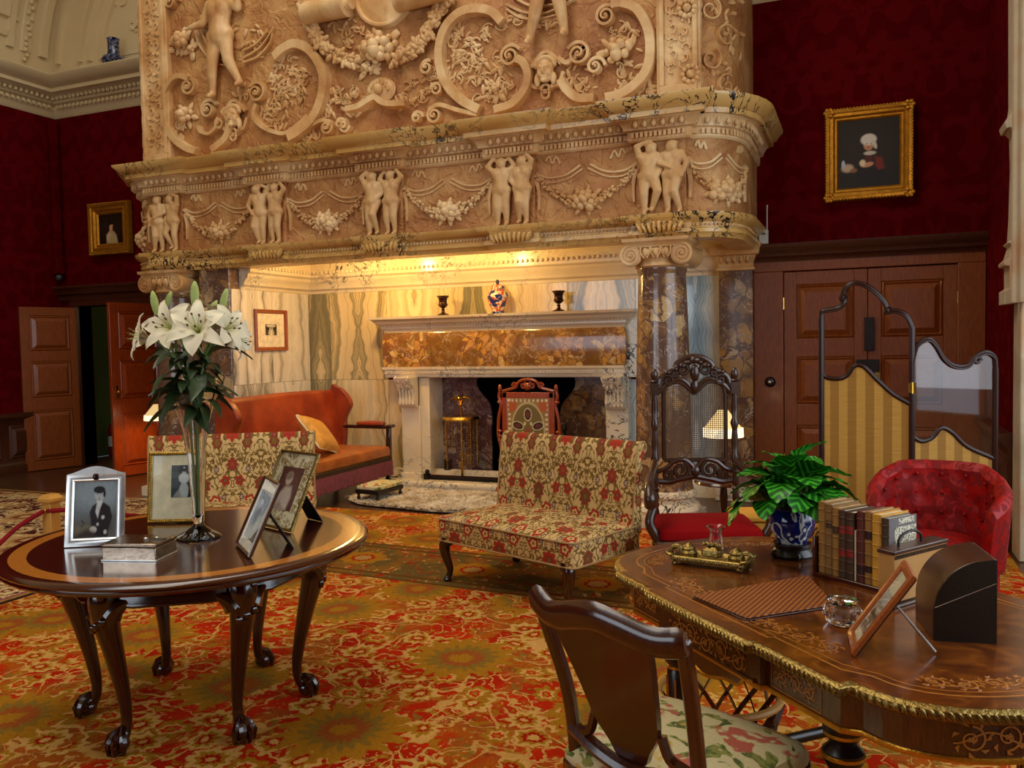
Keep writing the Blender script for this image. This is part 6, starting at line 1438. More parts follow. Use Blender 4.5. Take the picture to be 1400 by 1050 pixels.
for s_ in (1, -1):
    m.tube([(s_*x, .005, zz) for x, zz in cat2([(.28, 1.06), (.2, 1.08), (.14, 1.1), (.1, 1.15), (.05, 1.175), (0, 1.18)], 5)], .016, 8); m.tube([(s_*x, 0, zz) for x, zz in spiral(.14, 1.115, .035, .008, 0, 8, 20)], .01, 6); m.tube([(s_*x, 0, zz) for x, zz in spiral(.05, 1.12, .035, .008, 2, 9, 20)], .012, 6)
m.sph((0, -.01, 1.11), (.045, .025, .04), 10, 7); m.build('carved_crest', MT['door_red'], sc_)
# brass hearth stand hung with chains
bs = thing('hearth_stand', 'brass stand with palm finial and hanging bead chains in the fireplace', 'stand', (-4.03, 8.3, .03))
m = MB(); m.lathe([(0, 0), (.1, 0), (.1, .015), (.04, .03), (.016, .05), (.014, .7), (.03, .72), (0, .72)], 16); m.build('stem', MT['brass'], bs)
m = MB(); m.lathe([(0, .7), (.2, .7), (.215, .715), (.2, .74), (0, .735)], 28); m.build('tray', MT['brass'], bs)
m = MB(); m.tube([(0, 0, .73), (0, 0, .86)], .01, 8)
for k in range(7): a = 2*pi*k/7; m.tube(catmull([(0, 0, .86), (.05*cos(a), .05*sin(a), .94+.01*sin(a)), (.12*cos(a), .12*sin(a), .92)], 5), [.008]*4+[.012]*4+[.006]*3, 6)
m.build('palm_finial', MT['brass'], bs)
for k in range(11):
    a = 2*pi*k/11; m = MB(); x, y = .18*cos(a), .18*sin(a); ln = .45+.12*sin(k*2.1)
    for j in range(int(ln/.028)): m.sph((x*(1-.02*j/16), y*(1-.02*j/16), .69-j*.028), (.011, .011, .013), 6, 4)
    m.build('bead_chain', MT['brass'] if k % 3 else MT['cutglass'], bs)
m = MB(); m.box(-.16, -.09, -.13, -.06, .16, .28); m.build('dark_box', MT['ebony'], bs, bevel=.006); m = MB(); m.box(.09, .16, -.12, -.06, .2, .34); m.build('glass_box', MT['pane'], bs, bevel=.006); m = MB()
for sx in (.09, .16):
    for sy in (-.12, -.06): m.tube([(sx, sy, .2), (sx, sy, .34)], .005, 6)
m.tube([(.125, -.09, .34), (.125, -.09, .69)], .004, 6); m.tube([(-.125, -.095, .28), (-.125, -.095, .69)], .004, 6); m.build('box_frame', MT['brass'], bs)
for (x, y, fl_) in ((-3.62, 8.52, 'dark iron firedog with baluster upright between the brass stand and fire screen'), (-2.92, 8.52, 'dark iron firedog standing behind the fire screen')):
    t = thing('firedog', fl_, 'firedog', (x, y, .03), 0, 'pair of firedogs')
    m = MB(); m.lathe([(0, .08), (.03, .08), (.03, .1), (.018, .12), (.03, .16), (.055, .22), (.03, .27), (.05, .3), (.05, .32), (.02, .34), (.035, .4), (.05, .44), (.03, .48), (.02, .5), (.015, .58), (.03, .6), (.015, .64), (0, .66)], 18); m.build('upright', MT['iron'], t)
    for s_ in (-1, 1): m = MB(); m.tube(catmull([(0, 0, .1), (s_*.07, -.02, .1), (s_*.11, -.03, .03), (s_*.14, -.03, .012)], 5), .015, 8); m.build('leg', MT['iron'], t)
    m = MB(); m.box(-.015, .015, 0, .45, .08, .11); m.box(-.015, .015, .42, .45, 0, .1); m.build('bar', MT['iron'], t)
t = thing('fender', 'low dark iron fender along the hearth edge', 'fender', (-3.38, 8.2, .06))
m = MB(); m.box(-1.05, 1.05, -.012, .012, .0, .05); m.build('rail', MT['iron'], t, bevel=.004); m = MB(); m.tube([(-1.06, 0, .058), (1.06, 0, .058)], .014, 8); m.build('top_bar', MT['darkmetal'], t)
for s_ in (-1, 1): m = MB(); m.box(s_*1.03-.03, s_*1.03+.03, -.03, .03, 0, .08); m.sph((s_*1.03, 0, .1), .028, 10, 7); m.build('end_post', MT['iron'], t)
# ================================================================ LAMPS
def lamp(loc, stand_h, lab, r, power, fr=True, nm='table_lamp'):
    t = thing(nm, lab, 'lamp', loc); h = stand_h
    m = MB(); m.lathe([(0, 0), (.08, 0), (.08, .015), (.05, .03), (.014, .05), (.01, h*.5), (.02, h*.55), (.01, h*.6), (.008, h), (0, h)], 18); m.build('stem', MT['darkmetal'], t)
    m = MB(); n = 16; m.lathe([(r*.28, h+.13), (r*.32, h+.12), (r*.6, h+.07), (r*.9, h+.015), (r, h)], n, fl=lambda a, z: 1+.03*cos(8*a)); m.build('shade', MT['shade'], t)
    m = MB()
    for k in range(64): a = 2*pi*k/64; m.tube([(r*cos(a), r*sin(a), h+.005), (r*1.03*cos(a), r*1.03*sin(a), h-.06)], .007, 4)
    m.build('fringe', MT['shade_fringe'], t, kind='stuff')
    m = MB(); m.sph((0, 0, h+.02), .028, 10, 8); m.build('bulb', MT['shade_fringe'], t)
    l = bpy.data.lights.new(nm+'_light', 'POINT'); l.energy = power; l.color = (1, .66, .3); l.shadow_soft_size = .05
    o = bpy.data.objects.new(nm+'_light', l); COL.objects.link(o); o.location = (loc[0], loc[1], loc[2]+h-.02); return t
LP = at(989, 640, 6.1)
sd = thing('side_table', 'small dark tripod table holding the lit lamp beside the column', 'table', (LP.x, LP.y, .012))
MB().lathe([(0, .50), (.2, .50), (.21, .51), (.2, .525), (0, .525)], 28).build('table_top', MT['mahog'], sd); m = MB(); m.lathe([(0, .1), (.03, .1), (.04, .18), (.018, .25), (.03, .4), (.02, .5), (0, .5)], 14); m.build('pillar', MT['mahog_leg'], sd)
for k in range(3): a = 2*pi*k/3; m = MB(); m.tube(catmull([(0, 0, .16), (.1*cos(a), .1*sin(a), .13), (.17*cos(a), .17*sin(a), .04), (.2*cos(a), .2*sin(a), .012)], 5), .016, 8); m.build('leg', MT['mahog_leg'], sd)
lamp((LP.x, LP.y, .538), .37, 'lit table lamp with fringed cream shade behind the cane chair', .135, 7)
# painted box seat seen under the chair back
pb = thing('painted_chest', 'pale yellow chest painted with dark branches behind the cane armchair', 'chest', (-.5, 5.75, .012), radians(18))
MB().box(-.3, .3, -.16, .16, .03, .36).build('body', MT['bk_gold'], pb, bevel=.012)
MB().box(-.31, .31, -.17, .17, .365, .4).build('lid', MT['bk_gold'], pb, bevel=.01); m = MB(); fq = lambda u, v, h: (u, -.161-h, v)
for pts in ([(-.25, .08), (-.1, .2), (.05, .22), (.2, .33)], [(-.05, .21), (.02, .3), (.1, .31)], [(.05, .22), (.15, .15), (.26, .12)]): m.strip(cat2(pts, 5), .012, fq, .002)
for k in range(12): m.strip([(-.2+k*.035, .12+.014*k), (-.18+k*.035, .15+.014*k), (-.17+k*.035, .17+.014*k)], [.003, .016, .003], fq, .002)
m.build('painted_branch', MT['braid'], pb)
for sx in (-1, 1):
    for sy in (-1, 1): m = MB(); m.sph((sx*.25, sy*.12, .018), (.025, .025, .018), 8, 6); m.build('foot', MT['ebony'], pb)
SLP = ony(215, 575, 7.75)
lamp((SLP.x, 7.75, .012), .76, 'white-shaded standard lamp between the door leaf and the marble column', .14, 26, nm='standard_lamp')
# ================================================================ LITTLE DEVICES
t = thing('wireless_sensor', 'white plastic box with an aerial standing on the door cornice', 'sensor', (-.85, 8.3, 2.43))
m = MB(); m.box(-.042, .042, -.025, .025, 0, .13); m.build('case', MT['white_plastic'], t, bevel=.006); m = MB(); m.tube([(.03, 0, .12), (.032, 0, .36)], .006, 8); m.sph((-.015, 0, .14), .012, 8, 6); m.build('aerial', MT['white_plastic'], t); m = MB(); m.box(-.02, .02, -.027, -.024, .085, .1); m.build('display', MT['grey_plastic'], t)
t = thing('picture_rail_pull', 'red covered cable with a grey bead in the wall corner above the door', 'cable', (-9.96, 8.28, 2.52))
m = MB(); m.box(-.05, .05, -.05, .05, .08, .22); m.box(-.035, .035, -.04, .04, .22, 2.1); m.build('cover', MT['red_wall'], t); m = MB(); m.sph((0, 0, .03), .045, 10, 7); m.build('bead', MT['grey_plastic'], t)
# ================================================================ PHOTOGRAPHS ON THE ROUND TABLE
def stand_frame(name, label, a, b, z, h, tilt, fw, fmat, bg, blobs, mount=None, pic=None, crest=False, strut='blackcard', depth=.014, nx=70, ny=90):
    """easel frame whose foot runs from a to b, leaning back"""
    c = (Vector(a)+Vector(b))/2; w = (Vector(b)-Vector(a)).length; ang = atan2(b[1]-a[1], b[0]-a[0])
    t = thing(name, label, 'picture frame', (c[0], c[1], z), ang)
    T = Matrix.Translation((0, 0, .002)) @ Matrix.Rotation(-tilt, 4, 'X')
    rect = [(-w/2, 0), (w/2, 0), (w/2, h), (-w/2, h)]
    if crest: rect = [(-w/2, 0), (w/2, 0), (w/2, h*.94)]+[(w/2*(1-t_*2), h*(.94+.1*(sin(pi*t_)**1.5))) for t_ in np.linspace(.05, .95, 15)]+[(-w/2, h*.94)]
    m = MB(); inner = [(-w/2+fw, fw), (w/2-fw, fw), (w/2-fw, h*(.9 if crest else 1)-fw), (-w/2+fw, h*(.9 if crest else 1)-fw)]
    m.mould([(-w/2, 0), (w/2, 0), (w/2, h*(.94 if crest else 1)), (-w/2, h*(.94 if crest else 1))], [(0, 0), (0, depth*.7), (-fw*.3, depth), (-fw*.7, depth*.75), (-fw*.8, depth*.9), (-fw, depth*.6), (-fw, 0)], closed=True, M=Matrix.Rotation(pi/2, 4, 'X'))
    if crest: m.prism([(x, y) for x, y in rect[2:]]+[(-w/2, h*.86), (w/2, h*.86)], 0, depth*.8, M=Matrix.Rotation(pi/2, 4, 'X'))
    f = m.build('frame', fmat, t); f.matrix_local = T
    hh = h*(.94 if crest else 1)
    m = MB(); m.box(-w/2+.004, w/2-.004, -.001, .004, .004, hh-.004); o = m.build('backing', MT['blackcard'], f)
    iw, ih = w-2*fw, hh-2*fw
    if mount is not None:
        m = MB(); m.box(-iw/2, iw/2, -.004, -.001, fw, hh-fw); m.build('mount', mount, f); pw, ph, ox, oz = pic
    else: pw, ph, ox, oz = iw, ih, 0, fw
    paint('photograph', pw, ph, nx, ny, bg, blobs, MT['photo'], f, Matrix.Translation((ox, -.0052, oz)))
    m = MB(); m.box(-iw/2, iw/2, -.0075, -.0068, fw, hh-fw); m.build('glass', MT['pane'], f)
    # easel strut
    y1, z1 = sin(tilt)*h*.62, cos(tilt)*h*.62; yb = y1+h*.34; m = MB()
    m.add([(-w*.13, y1+.006, z1), (w*.13, y1+.006, z1), (w*.2, yb, .002), (-w*.2, yb, .002), (-w*.13, y1+.01, z1), (w*.13, y1+.01, z1), (w*.2, yb+.004, .002), (-w*.2, yb+.004, .002)], [(0, 1, 2, 3), (7, 6, 5, 4), (0, 4, 5, 1), (1, 5, 6, 2), (2, 6, 7, 3), (3, 7, 4, 0)]) if strut != 'chrome' else m.tube([(0, y1+.006, z1), (0, yb+.02, .004)], [.003, .004], 8)
    m.build('easel_strut', MT[strut], t)
    return t, f
GR = (116, 126, 128)
man = [('p', [(0, .0), (0, .3), (1, .38), (1, 0)], (96, 90, 80), .3), ('e', .55, .8, .6, .3, 0, (150, 164, 168), .8), ('e', .2, .12, .4, .12, .1, (120, 112, 88), .6),
 ('p', [(.42, .02), (.4, .3), (.36, .45), (.42, .56), (.52, .62), (.7, .62), (.84, .54), (.9, .36), (.82, .16), (.8, .02)], (34, 30, 30), .03), ('p', [(.53, .62), (.5, .46), (.56, .34), (.6, .5), (.66, .62)], (216, 218, 214), .02), ('e', .59, .64, .07, .035, 0, (226, 226, 220), .2),
 ('e', .59, .76, .115, .115, 0, (196, 200, 198), .15), ('e', .58, .85, .135, .065, 0, (26, 26, 28), .2), ('e', .7, .78, .03, .07, 0, (26, 26, 28), .3), ('e', .54, .775, .018, .008, 0, (40, 40, 42), .4), ('e', .64, .775, .018, .008, 0, (40, 40, 42), .4), ('e', .58, .73, .014, .02, 0, (160, 164, 162), .5), ('e', .58, .69, .03, .008, 0, (120, 100, 100), .4), ('e', .46, .15, .08, .06, .5, (206, 202, 192), .3), ('e', .68, .36, .04, .035, 0, (214, 214, 206), .3), ('e', .74, .1, .04, .04, 0, (206, 206, 200), .3), ('e', .56, .24, .03, .03, 0, (200, 200, 196), .4), ('e', .2, .3, .015, .03, .4, (40, 36, 34), .3), ('e', .24, .26, .012, .03, -.3, (40, 36, 34), .3), ('e', .19, .22, .014, .02, .2, (40, 36, 34), .3), ('p', [(.02, .05), (.3, .16), (.5, .1), (.5, 0), (0, 0)], (60, 54, 42), .08)]
g2 = lambda p: (p.x, p.y)
t, f = stand_frame('photo_frame', 'silver frame with arched crest showing a young man in dark evening dress', g2(onz(89, 749, TZ)), g2(onz(170, 745, TZ)), TZ, .315, radians(12), .032, MT['silver'], GR, man, crest=True)
m = MB(); m.sph((0, -.012, .284), (.014, .006, .014), 10, 6); m.build('crest_boss', MT['darkmetal'], f)
wmn = [('p', [(0, .3), (0, 1), (.3, 1), (.34, .3)], (84, 92, 90), .1), ('p', [(.6, .0), (.62, .3), (1, .3), (1, 0)], (40, 38, 38), .1), ('p', [(.3, .0), (.34, .3), (.42, .45), (.62, .45), (.72, .3), (.7, .1), (.66, 0)], (190, 196, 190), .06), ('e', .52, .6, .22, .16, 0, (214, 218, 210), .3), ('e', .52, .78, .08, .08, 0, (206, 206, 198), .2), ('e', .52, .85, .09, .06, 0, (70, 66, 62), .3), ('p', [(.05, .0), (.3, .25), (.4, .1), (.45, 0)], (150, 150, 140), .06), ('e', .52, .92, .03, .03, 0, (206, 206, 200), .3)]
a, b = g2(onz(202, 716, TZ)), g2(onz(280, 714, TZ))
t, f = stand_frame('photo_frame', 'gold beaded frame with a small photograph of a seated woman in a wide mount', a, b, TZ, .33, radians(10), .018, MT['oldbrass'], (60, 66, 66), wmn, mount=MT['mount'], pic=(.112, .15, .03, .115))
m = MB(); w = (Vector(b)-Vector(a)).length
for k in range(30): zz = .012+k*.0105; m.sph((-w/2+.009, -.014, zz), .004, 5, 4); m.sph((w/2-.009, -.014, zz), .004, 5, 4)
for k in range(24): x = -w/2+.01+k*(w-.02)/23; m.sph((x, -.014, .009), .004, 5, 4); m.sph((x, -.014, .321), .004, 5, 4)
m.build('bead_border', MT['gilt'], f, kind='stuff')
bab = [('e', .6, .5, .5, .5, 0, (110, 78, 66), .8), ('p', [(.1, 0), (.2, .35), (.4, .55), (.7, .55), (.8, .3), (.75, 0)], (206, 190, 172), .1), ('e', .45, .72, .16, .14, 0, (206, 182, 162), .25), ('e', .42, .8, .18, .1, .2, (150, 130, 110), .3), ('p', [(.1, .0), (.35, .2), (.6, .05), (.7, 0)], (170, 150, 136), .1)]
stand_frame('photo_frame', 'frame with gold-embroidered mount around a sepia portrait', g2(onz(349, 717, TZ)), g2(onz(400, 729, TZ)), TZ, .36, radians(26), .012, MT['oldbrass'], (84, 52, 44), bab, mount=MT['embroid'], pic=(.16, .2, 0, .085))
pair = [('p', [(0, .75), (0, 1), (1, 1), (1, .7)], (96, 96, 84), .1), ('p', [(.2, .2), (.15, .5), (.3, .7), (.55, .68), (.62, .45), (.6, .2)], (34, 34, 32), .06), ('p', [(.55, .15), (.5, .4), (.65, .58), (.85, .5), (.88, .2)], (150, 150, 134), .06), ('e', .4, .76, .09, .06, 0, (180, 176, 160), .2), ('e', .7, .63, .08, .055, 0, (186, 182, 164), .2), ('p', [(0, 0), (0, .2), (1, .14), (1, 0)], (130, 128, 110), .1)]
stand_frame('photo_frame', 'narrow brown frame with a grey photograph of a couple leaning on its strut', g2(onz(325, 745, TZ)), g2(onz(343, 764, TZ)), TZ, .30, radians(25), .012, MT['walnut'], (70, 70, 62), pair, mount=MT['mount_w'], pic=(.17, .2, 0, .05))
# silver box
a, b, c = onz(140, 767, TZ), onz(213, 768, TZ), onz(244, 748, TZ)
ang = atan2(b.y-a.y, b.x-a.x); w = (b-a).length; d = .155
bx = thing('silver_box', 'engraved silver box with hinged lid on the round table', 'box', (a.x, a.y, TZ), ang)
MB().box(0, w, 0, d, 0, .052).build('body', MT['silver_box'], bx, bevel=.003); MB().box(-.003, w+.003, -.003, d+.003, .054, .068).build('lid', MT['silver_box'], bx, bevel=.004)
m = MB(); m.box(-.004, w+.004, -.004, d+.004, 0, .006); m.build('base_moulding', MT['silver'], bx, bevel=.002)
m = MB(); m.sph((w*.62, d*.5, .07), (.009, .009, .006), 8, 5); m.build('stud', MT['silver'], bx); m = MB(); m.sph((w*.78, d*.62, .07), (.007, .007, .005), 8, 5); m.build('stud', MT['silver'], bx); m = MB(); m.box(w*.72, w*.98, d*.42, d*.58, .068, .071); m.build('name_plate', MT['lea_blk'], bx)
# ================================================================ VASE OF LILIES
VX, VY = -2.619, 2.808; VD = 3.63
va = thing('trumpet_vase', 'tall clear glass trumpet vase with scalloped rim on the round table', 'vase', (VX, VY, TZ))
lob = lambda a, z: 1+.07*cos(8*a)*max(0, (z-.25)/.37)
m = MB(); m.lathe([(0, 0), (.092, 0), (.093, .006), (.06, .02), (.05, .034), (.03, .05), (.016, .062), (.02, .07), (.024, .1), (.027, .2), (.034, .34), (.05, .46), (.075, .56), (.1, .615), (.105, .625), (.101, .622), (.07, .556), (.045, .46), (.03, .34), (.022, .2), (.018, .1), (0, .085)], 40, fl=lob); m.build('body', MT['glass'], va)
m = MB()
for k in range(18): a = 2*pi*k/18; m.tube([(.055*cos(a), .055*sin(a), .026), (.088*cos(a), .088*sin(a), .009)], .004, 5)
m.build('foot_ribs', MT['cutglass'], va, kind='stuff')
def petal_mesh(L_=.105, W_=.036, rec=1.):
    P = []; nu, nv = 7, 12
    for j in range(nv):
        t = j/(nv-1); w = W_*sin(pi*min(1, t*.92+.08))**.8*(1 if t < .97 else .35); a = lerp(.25, 1.9*rec, t**1.4); r = 0; y = 0
        # centre line bends outward
        r = L_*(.25*t+.75*t**1.8*rec*.9); zz = L_*(1.05*t-.75*t**2.6*rec)
        for i in range(nu):
            s_ = -1+2*i/(nu-1); P.append((r+.004*abs(s_)*sin(9*t), s_*w/1.0+.0, zz+.012*s_*s_*(1-t)+.004*sin(12*t+3*s_)*abs(s_)))
    m = MB(); m.grid(P, nu, nv); me = m.mesh('petal', MT['petal'])
    return me
PET = [petal_mesh(.125, .027, 1.0), petal_mesh(.12, .038, .92)]
ribm = MB(); ribm.tube(catmull([(.0, 0, .004), (.02, 0, .04), (.045, 0, .062), (.075, 0, .062)], 4), [.003]*9+[.002]*4, 5); RIB = ribm.mesh('midrib', MT['petal_rib'])
anm = MB()
for k in range(6): a = 2*pi*k/6+.3; anm.tube(catmull([(0, 0, 0), (.01*cos(a), .01*sin(a), .05), (.026*cos(a), .026*sin(a), .085)], 3), .0014, 4)
ANF = anm.mesh('filaments', MT['bud'])
anm = MB()
for k in range(6): a = 2*pi*k/6+.3; anm.sph((.026*cos(a), .026*sin(a), .088), (.004, .004, .008), 5, 4)
ANT = anm.mesh('anthers', MT['anther'])
bm_ = MB(); bm_.lathe([(0, 0), (.008, .003), (.014, .03), (.016, .06), (.013, .085), (.006, .105), (0, .11)], 12, fl=lambda a, z: 1+.1*cos(3*a)); BUD = bm_.mesh('bud', MT['bud'])
lm = MB(); P = []
for j in range(10):
    t = j/9; w = .024*sin(pi*(t*.93+.04))**.8
    for i in (-1, 0, 1): P.append((.15*t, i*w, .03*sin(pi*t*.9)-.05*t*t+.006*abs(i)))
lm.grid(P, 3, 10); LEAF = lm.mesh('leaf', MT['lilyleaf'])
def aim(p, d, s=1.):
    q = Vector((0, 0, 1)).rotation_difference(Vector(d)); return Matrix.Translation(p) @ q.to_matrix().to_4x4() @ Matrix.Scale(s, 4)
def lily(label, heads, buds, leaves, k):
    base = Vector((VX+.006*cos(k*2), VY+.006*sin(k*2), TZ+.1)); t = thing('lily', label, 'flower', base, 0, 'lilies in the trumpet vase')
    allp = heads+buds; top = Vector((0, 0, 0))
    for (px_, py_, dd, *_r) in allp: top += at(px_, py_, VD+dd)
    top = top/len(allp); neck = Vector((VX+.02*cos(k*2.1), VY+.02*sin(k*2.1), TZ+.6))
    junction = neck.lerp(top, .55); m = MB(); P = catmull([Vector((0, 0, 0)), (neck-base)*.6, neck-base, junction-base], 6); m.tube(P, .0055, 7)
    for (px_, py_, dd, *_r) in allp: e = at(px_, py_, VD+dd)-base; j = junction-base; m.tube(catmull([j, j.lerp(e, .6)+Vector((0, 0, .01)), e], 5), [.005]*6+[.0045]*5, 6)
    m.build('stem', MT['stem'], t)
    rnd = random.Random(k)
    for (px_, py_, dd, dr, s_) in heads:
        p = at(px_, py_, VD+dd)-base; d = (CR*dr[0]+CU*dr[1]-CF*dr[2]); M = aim(p, d, s_)
        fl = bpy.data.objects.new('flower', None); COL.objects.link(fl); fl.parent = t; fl.matrix_local = M; fl.empty_display_size = .02
        for q in range(6):
            o = link('petal', PET[q % 2], fl, rot=(rnd.uniform(-.12, .12), rnd.uniform(-.12, .12), q*pi/3+rnd.uniform(-.06, .06)))
        link('filaments', ANF, fl); link('anthers', ANT, fl)
    for (px_, py_, dd, dr, s_) in buds:
        p = at(px_, py_, VD+dd)-base; o = link('bud', BUD, t); o.matrix_local = aim(p, CR*dr[0]+CU*dr[1]-CF*dr[2], s_)
    for i in range(leaves):
        q = P[int(lerp(len(P)*.55, len(P)-1, i/max(1, leaves-1)))]; a = rnd.uniform(0, 6.28); s_ = rnd.uniform(.95, 1.4)
        o = link('leaf', LEAF, t); o.matrix_local = Matrix.Translation(q) @ Matrix.Rotation(a, 4, 'Z') @ Matrix.Rotation(rnd.uniform(-.5, .35), 4, 'Y') @ Matrix.Rotation(rnd.uniform(-.5, .5), 4, 'X') @ Matrix.Scale(s_, 4)
lily('white lily stem with drooping outer bloom on the side of the open door', [(205, 462, .0, (-.75, .15, .55), .95), (240, 452, -.06, (-.3, .35, .9), 1.15)], [(215, 432, .02, (-.15, 1, .1), 1.)], 9, 1)
lily('white lily stem with an upright bud and the fullest bloom in the vase', [(272, 456, -.08, (.1, .45, .85), 1.2)], [(267, 424, .03, (-.02, 1, .0), 1.15), (225, 424, .06, (.35, .95, 0), .8)], 9, 2)
lily('white lily stem with a bloom turned toward the onyx wall', [(305, 452, -.02, (.75, .3, .5), 1.0), (255, 448, .1, (.0, .6, -.5), 1.0)], [(302, 428, .02, (.25, 1, .0), 1.0)], 9, 3)
lily('white lily stem with leafy top and a bloom half hidden behind the others', [(318, 462, .06, (.9, -.1, .2), .85), (290, 440, .09, (.3, .8, -.3), .9)], [(283, 430, .08, (.5, .8, -.2), .7)], 10, 4)
lily('flowerless lily stem with dark leaves spreading over the vase rim', [], [(250, 470, .05, (-.2, .9, .3), .6)], 14, 5)
# ================================================================ ON THE DESK
def dk_xy(u, v): return Vector((DA.x+u*cos(DROT)-v*sin(DROT), DA.y+u*sin(DROT)+v*cos(DROT)))
# potted plant
pp = onz(1083, 760, DZ)
ps = thing('vase_stand', 'black lacquered stand beneath the blue and white pot', 'stand', (pp.x, pp.y, DZ))
MB().lathe([(0, 0), (.07, 0), (.075, .01), (.07, .022), (.062, .032), (.066, .04), (.066, .05), (0, .05)], 32).build('ring', MT['ebony'], ps)
for k in range(5): a = 2*pi*k/5; m = MB(); m.sph((.072*cos(a), .072*sin(a), .014), (.012, .012, .014), 7, 5); m.build('foot', MT['ebony'], ps)
pt = thing('plant_pot', 'cobalt blue porcelain pot with white blossom on the desk', 'pot', (pp.x, pp.y, DZ+.051))
m = MB(); m.lathe([(0, 0), (.05, 0), (.056, .012), (.074, .045), (.08, .075), (.076, .1), (.066, .12), (.068, .128), (.06, .126), (.06, .1), (0, .095)], 36); m.build('body', MT['porc'], pt)
m = MB(); m.lathe([(0, .1), (.058, .1), (0, .104)], 20); m.build('soil', MT['soot'], pt)
pl_ = thing('potted_plant', 'lush green plant with striped leaves filling the blue pot', 'plant', (pp.x, pp.y, DZ+.15))
P = []; nv, nu = 12, 7
for j in range(nv):
    t = j/(nv-1); w = .05*sin(pi*(t*.94+.03))**.75
    for i in range(nu): s_ = -1+2*i/(nu-1); P.append((.125*t, s_*w, .03*sin(pi*t)-.04*t*t+.006*s_*s_+.004*sin(26*t)*abs(s_)))
m = MB(); m.grid(P, nu, nv); PLF = m.mesh('leaf', MT['plantleaf']); rnd = random.Random(12); stm = MB()
for k in range(34):
    a = k*2.399; q = sqrt((k+.5)/34); el = lerp(1.35, -.05, q**1.1)+rnd.uniform(-.15, .15); r0 = .015+.055*q; z0 = .02+.11*(1-q)+rnd.uniform(0, .03)
    p = Vector((r0*cos(a), r0*sin(a), z0)); o = link('leaf', PLF, pl_); s_ = rnd.uniform(.95, 1.2)*lerp(1.1, 1.3, q)
    o.matrix_local = Matrix.Translation(p) @ Matrix.Rotation(a, 4, 'Z') @ Matrix.Rotation(-el, 4, 'Y') @ Matrix.Rotation(rnd.uniform(-.5, .5), 4, 'X') @ Matrix.Scale(s_, 4)
    stm.tube([(.01*cos(a), .01*sin(a), -.04), (r0*.6*cos(a), r0*.6*sin(a), z0*.5), tuple(p)], .003, 5)
stm.build('stems', MT['stem'], pl_)
# books in a trough
B0, B1 = onz(1119, 787, DZ), onz(1228, 816, DZ); bd = (B1-B0); BANG = atan2(bd.y, bd.x); bdir = Vector((cos(BANG), sin(BANG), 0)); bback = Vector((-sin(BANG), cos(BANG), 0))
specs = [('bk_tan', .026, .232, 'worn tan calf book at the plant end of the row', []), ('bk_tan2', .026, .228, 'tan calf book with a brown label second from the plant', [(.66, 'bk_brown')]), ('bk_tan', .024, .22, 'tan calf book with a dark band beside the red-labelled pair', [(.62, 'bk_brown')]), ('bk_brown', .026, .216, 'brown calf book with two red labels next to the tan books', [(.66, 'bk_red'), (.32, 'bk_red')]), ('bk_brown', .03, .214, 'brown calf book with two red labels beside the white pamphlet', [(.68, 'bk_red'), (.34, 'bk_red')]), ('paper', .007, .16, 'thin white pamphlet standing between the leather books', []), ('bk_mar', .028, .222, 'maroon calf book with raised bands in the row', [(.12, 'bk_dark')]), ('bk_tan', .025, .226, 'tan book with dark maroon label beside the yellow one', [(.62, 'bk_dark'), (.16, 'bk_dark')]), ('bk_gold', .03, .222, 'bright yellow vellum book in the row', []), ('bk_brown', .026, .215, 'grey book with marbled paper sides closing the row', [])]
u = .0
tr = thing('book_trough', 'low mahogany book trough holding the row of old books', 'book stand', (B0.x, B0.y, DZ), BANG); TOT = sum(s_[1] for s_ in specs)+.03
MB().box(-.016, TOT, -.012, .165, 0, .014).build('base', MT['mahog'], tr, bevel=.003); MB().box(-.016, -.004, -.012, .165, .014, .13).build('end_board', MT['mahog'], tr, bevel=.004)
for mt, th, h, lab, labs in specs:
    o0 = B0+bdir*u; last = 'marbled' in lab; D_ = .14 if mt != 'paper' else .12
    b_ = thing('book', lab, 'book', (o0.x, o0.y, DZ+.0145), BANG, 'old leather-bound books on the desk')
    cm = MT['bk_grey'] if last else MT[mt]
    if mt == 'paper': MB().box(.001, th-.001, 0, D_, 0, h).build('pages', MT['paper'], b_)
    else:
        MB().box(.003, th-.003, .004, D_-.003, .003, h-.004).build('pages', MT['paper' if not last else 'paper2'], b_)
        MB().box(.0, .003, .002, D_, 0, h).build('cover', cm, b_); cv = MB().box(th-.003, th, .002, D_, 0, h).build('cover', cm, b_)
        m = MB(); n = 7; rr = [[(th/2-(th/2)*cos(pi*i/n), .004-.006*sin(pi*i/n), zz) for i in range(n+1)]+[(th, .006, zz), (0, .006, zz)] for zz in (0, h)]; loft(m, rr); sp_ = m.build('spine', MT[mt], b_)
        m = MB()
        for zz in (.1, .26, .42, .58, .74, .9): m.tube([(th/2-(th/2+.0006)*cos(pi*i/6), .003-.0066*sin(pi*i/6), h*zz) for i in range(7)], .0016, 5)
        m.build('raised_bands', MT[mt], sp_, kind='stuff')
        for zz, lm_ in labs:
            m = MB(); loft(m, [[(th/2-(th/2+.0003)*cos(pi*i/6), .0036-.0064*sin(pi*i/6), q) for i in range(7)]+[(th-.001, .005, q), (.001, .005, q)] for q in (h*zz, h*(zz+.11))]); m.build('title_label', MT[lm_], sp_)
        if last:
            m = MB(); m.box(th, th+.0006, .03, D_-.002, .012, h*.86); m.build('marbled_side', MT['bk_marb'], b_); m = MB(); m.box(th, th+.0006, .05, D_-.012, h*.9, h-.004); m.build('marbled_side', MT['bk_marb'], b_)
    u += th+.0008
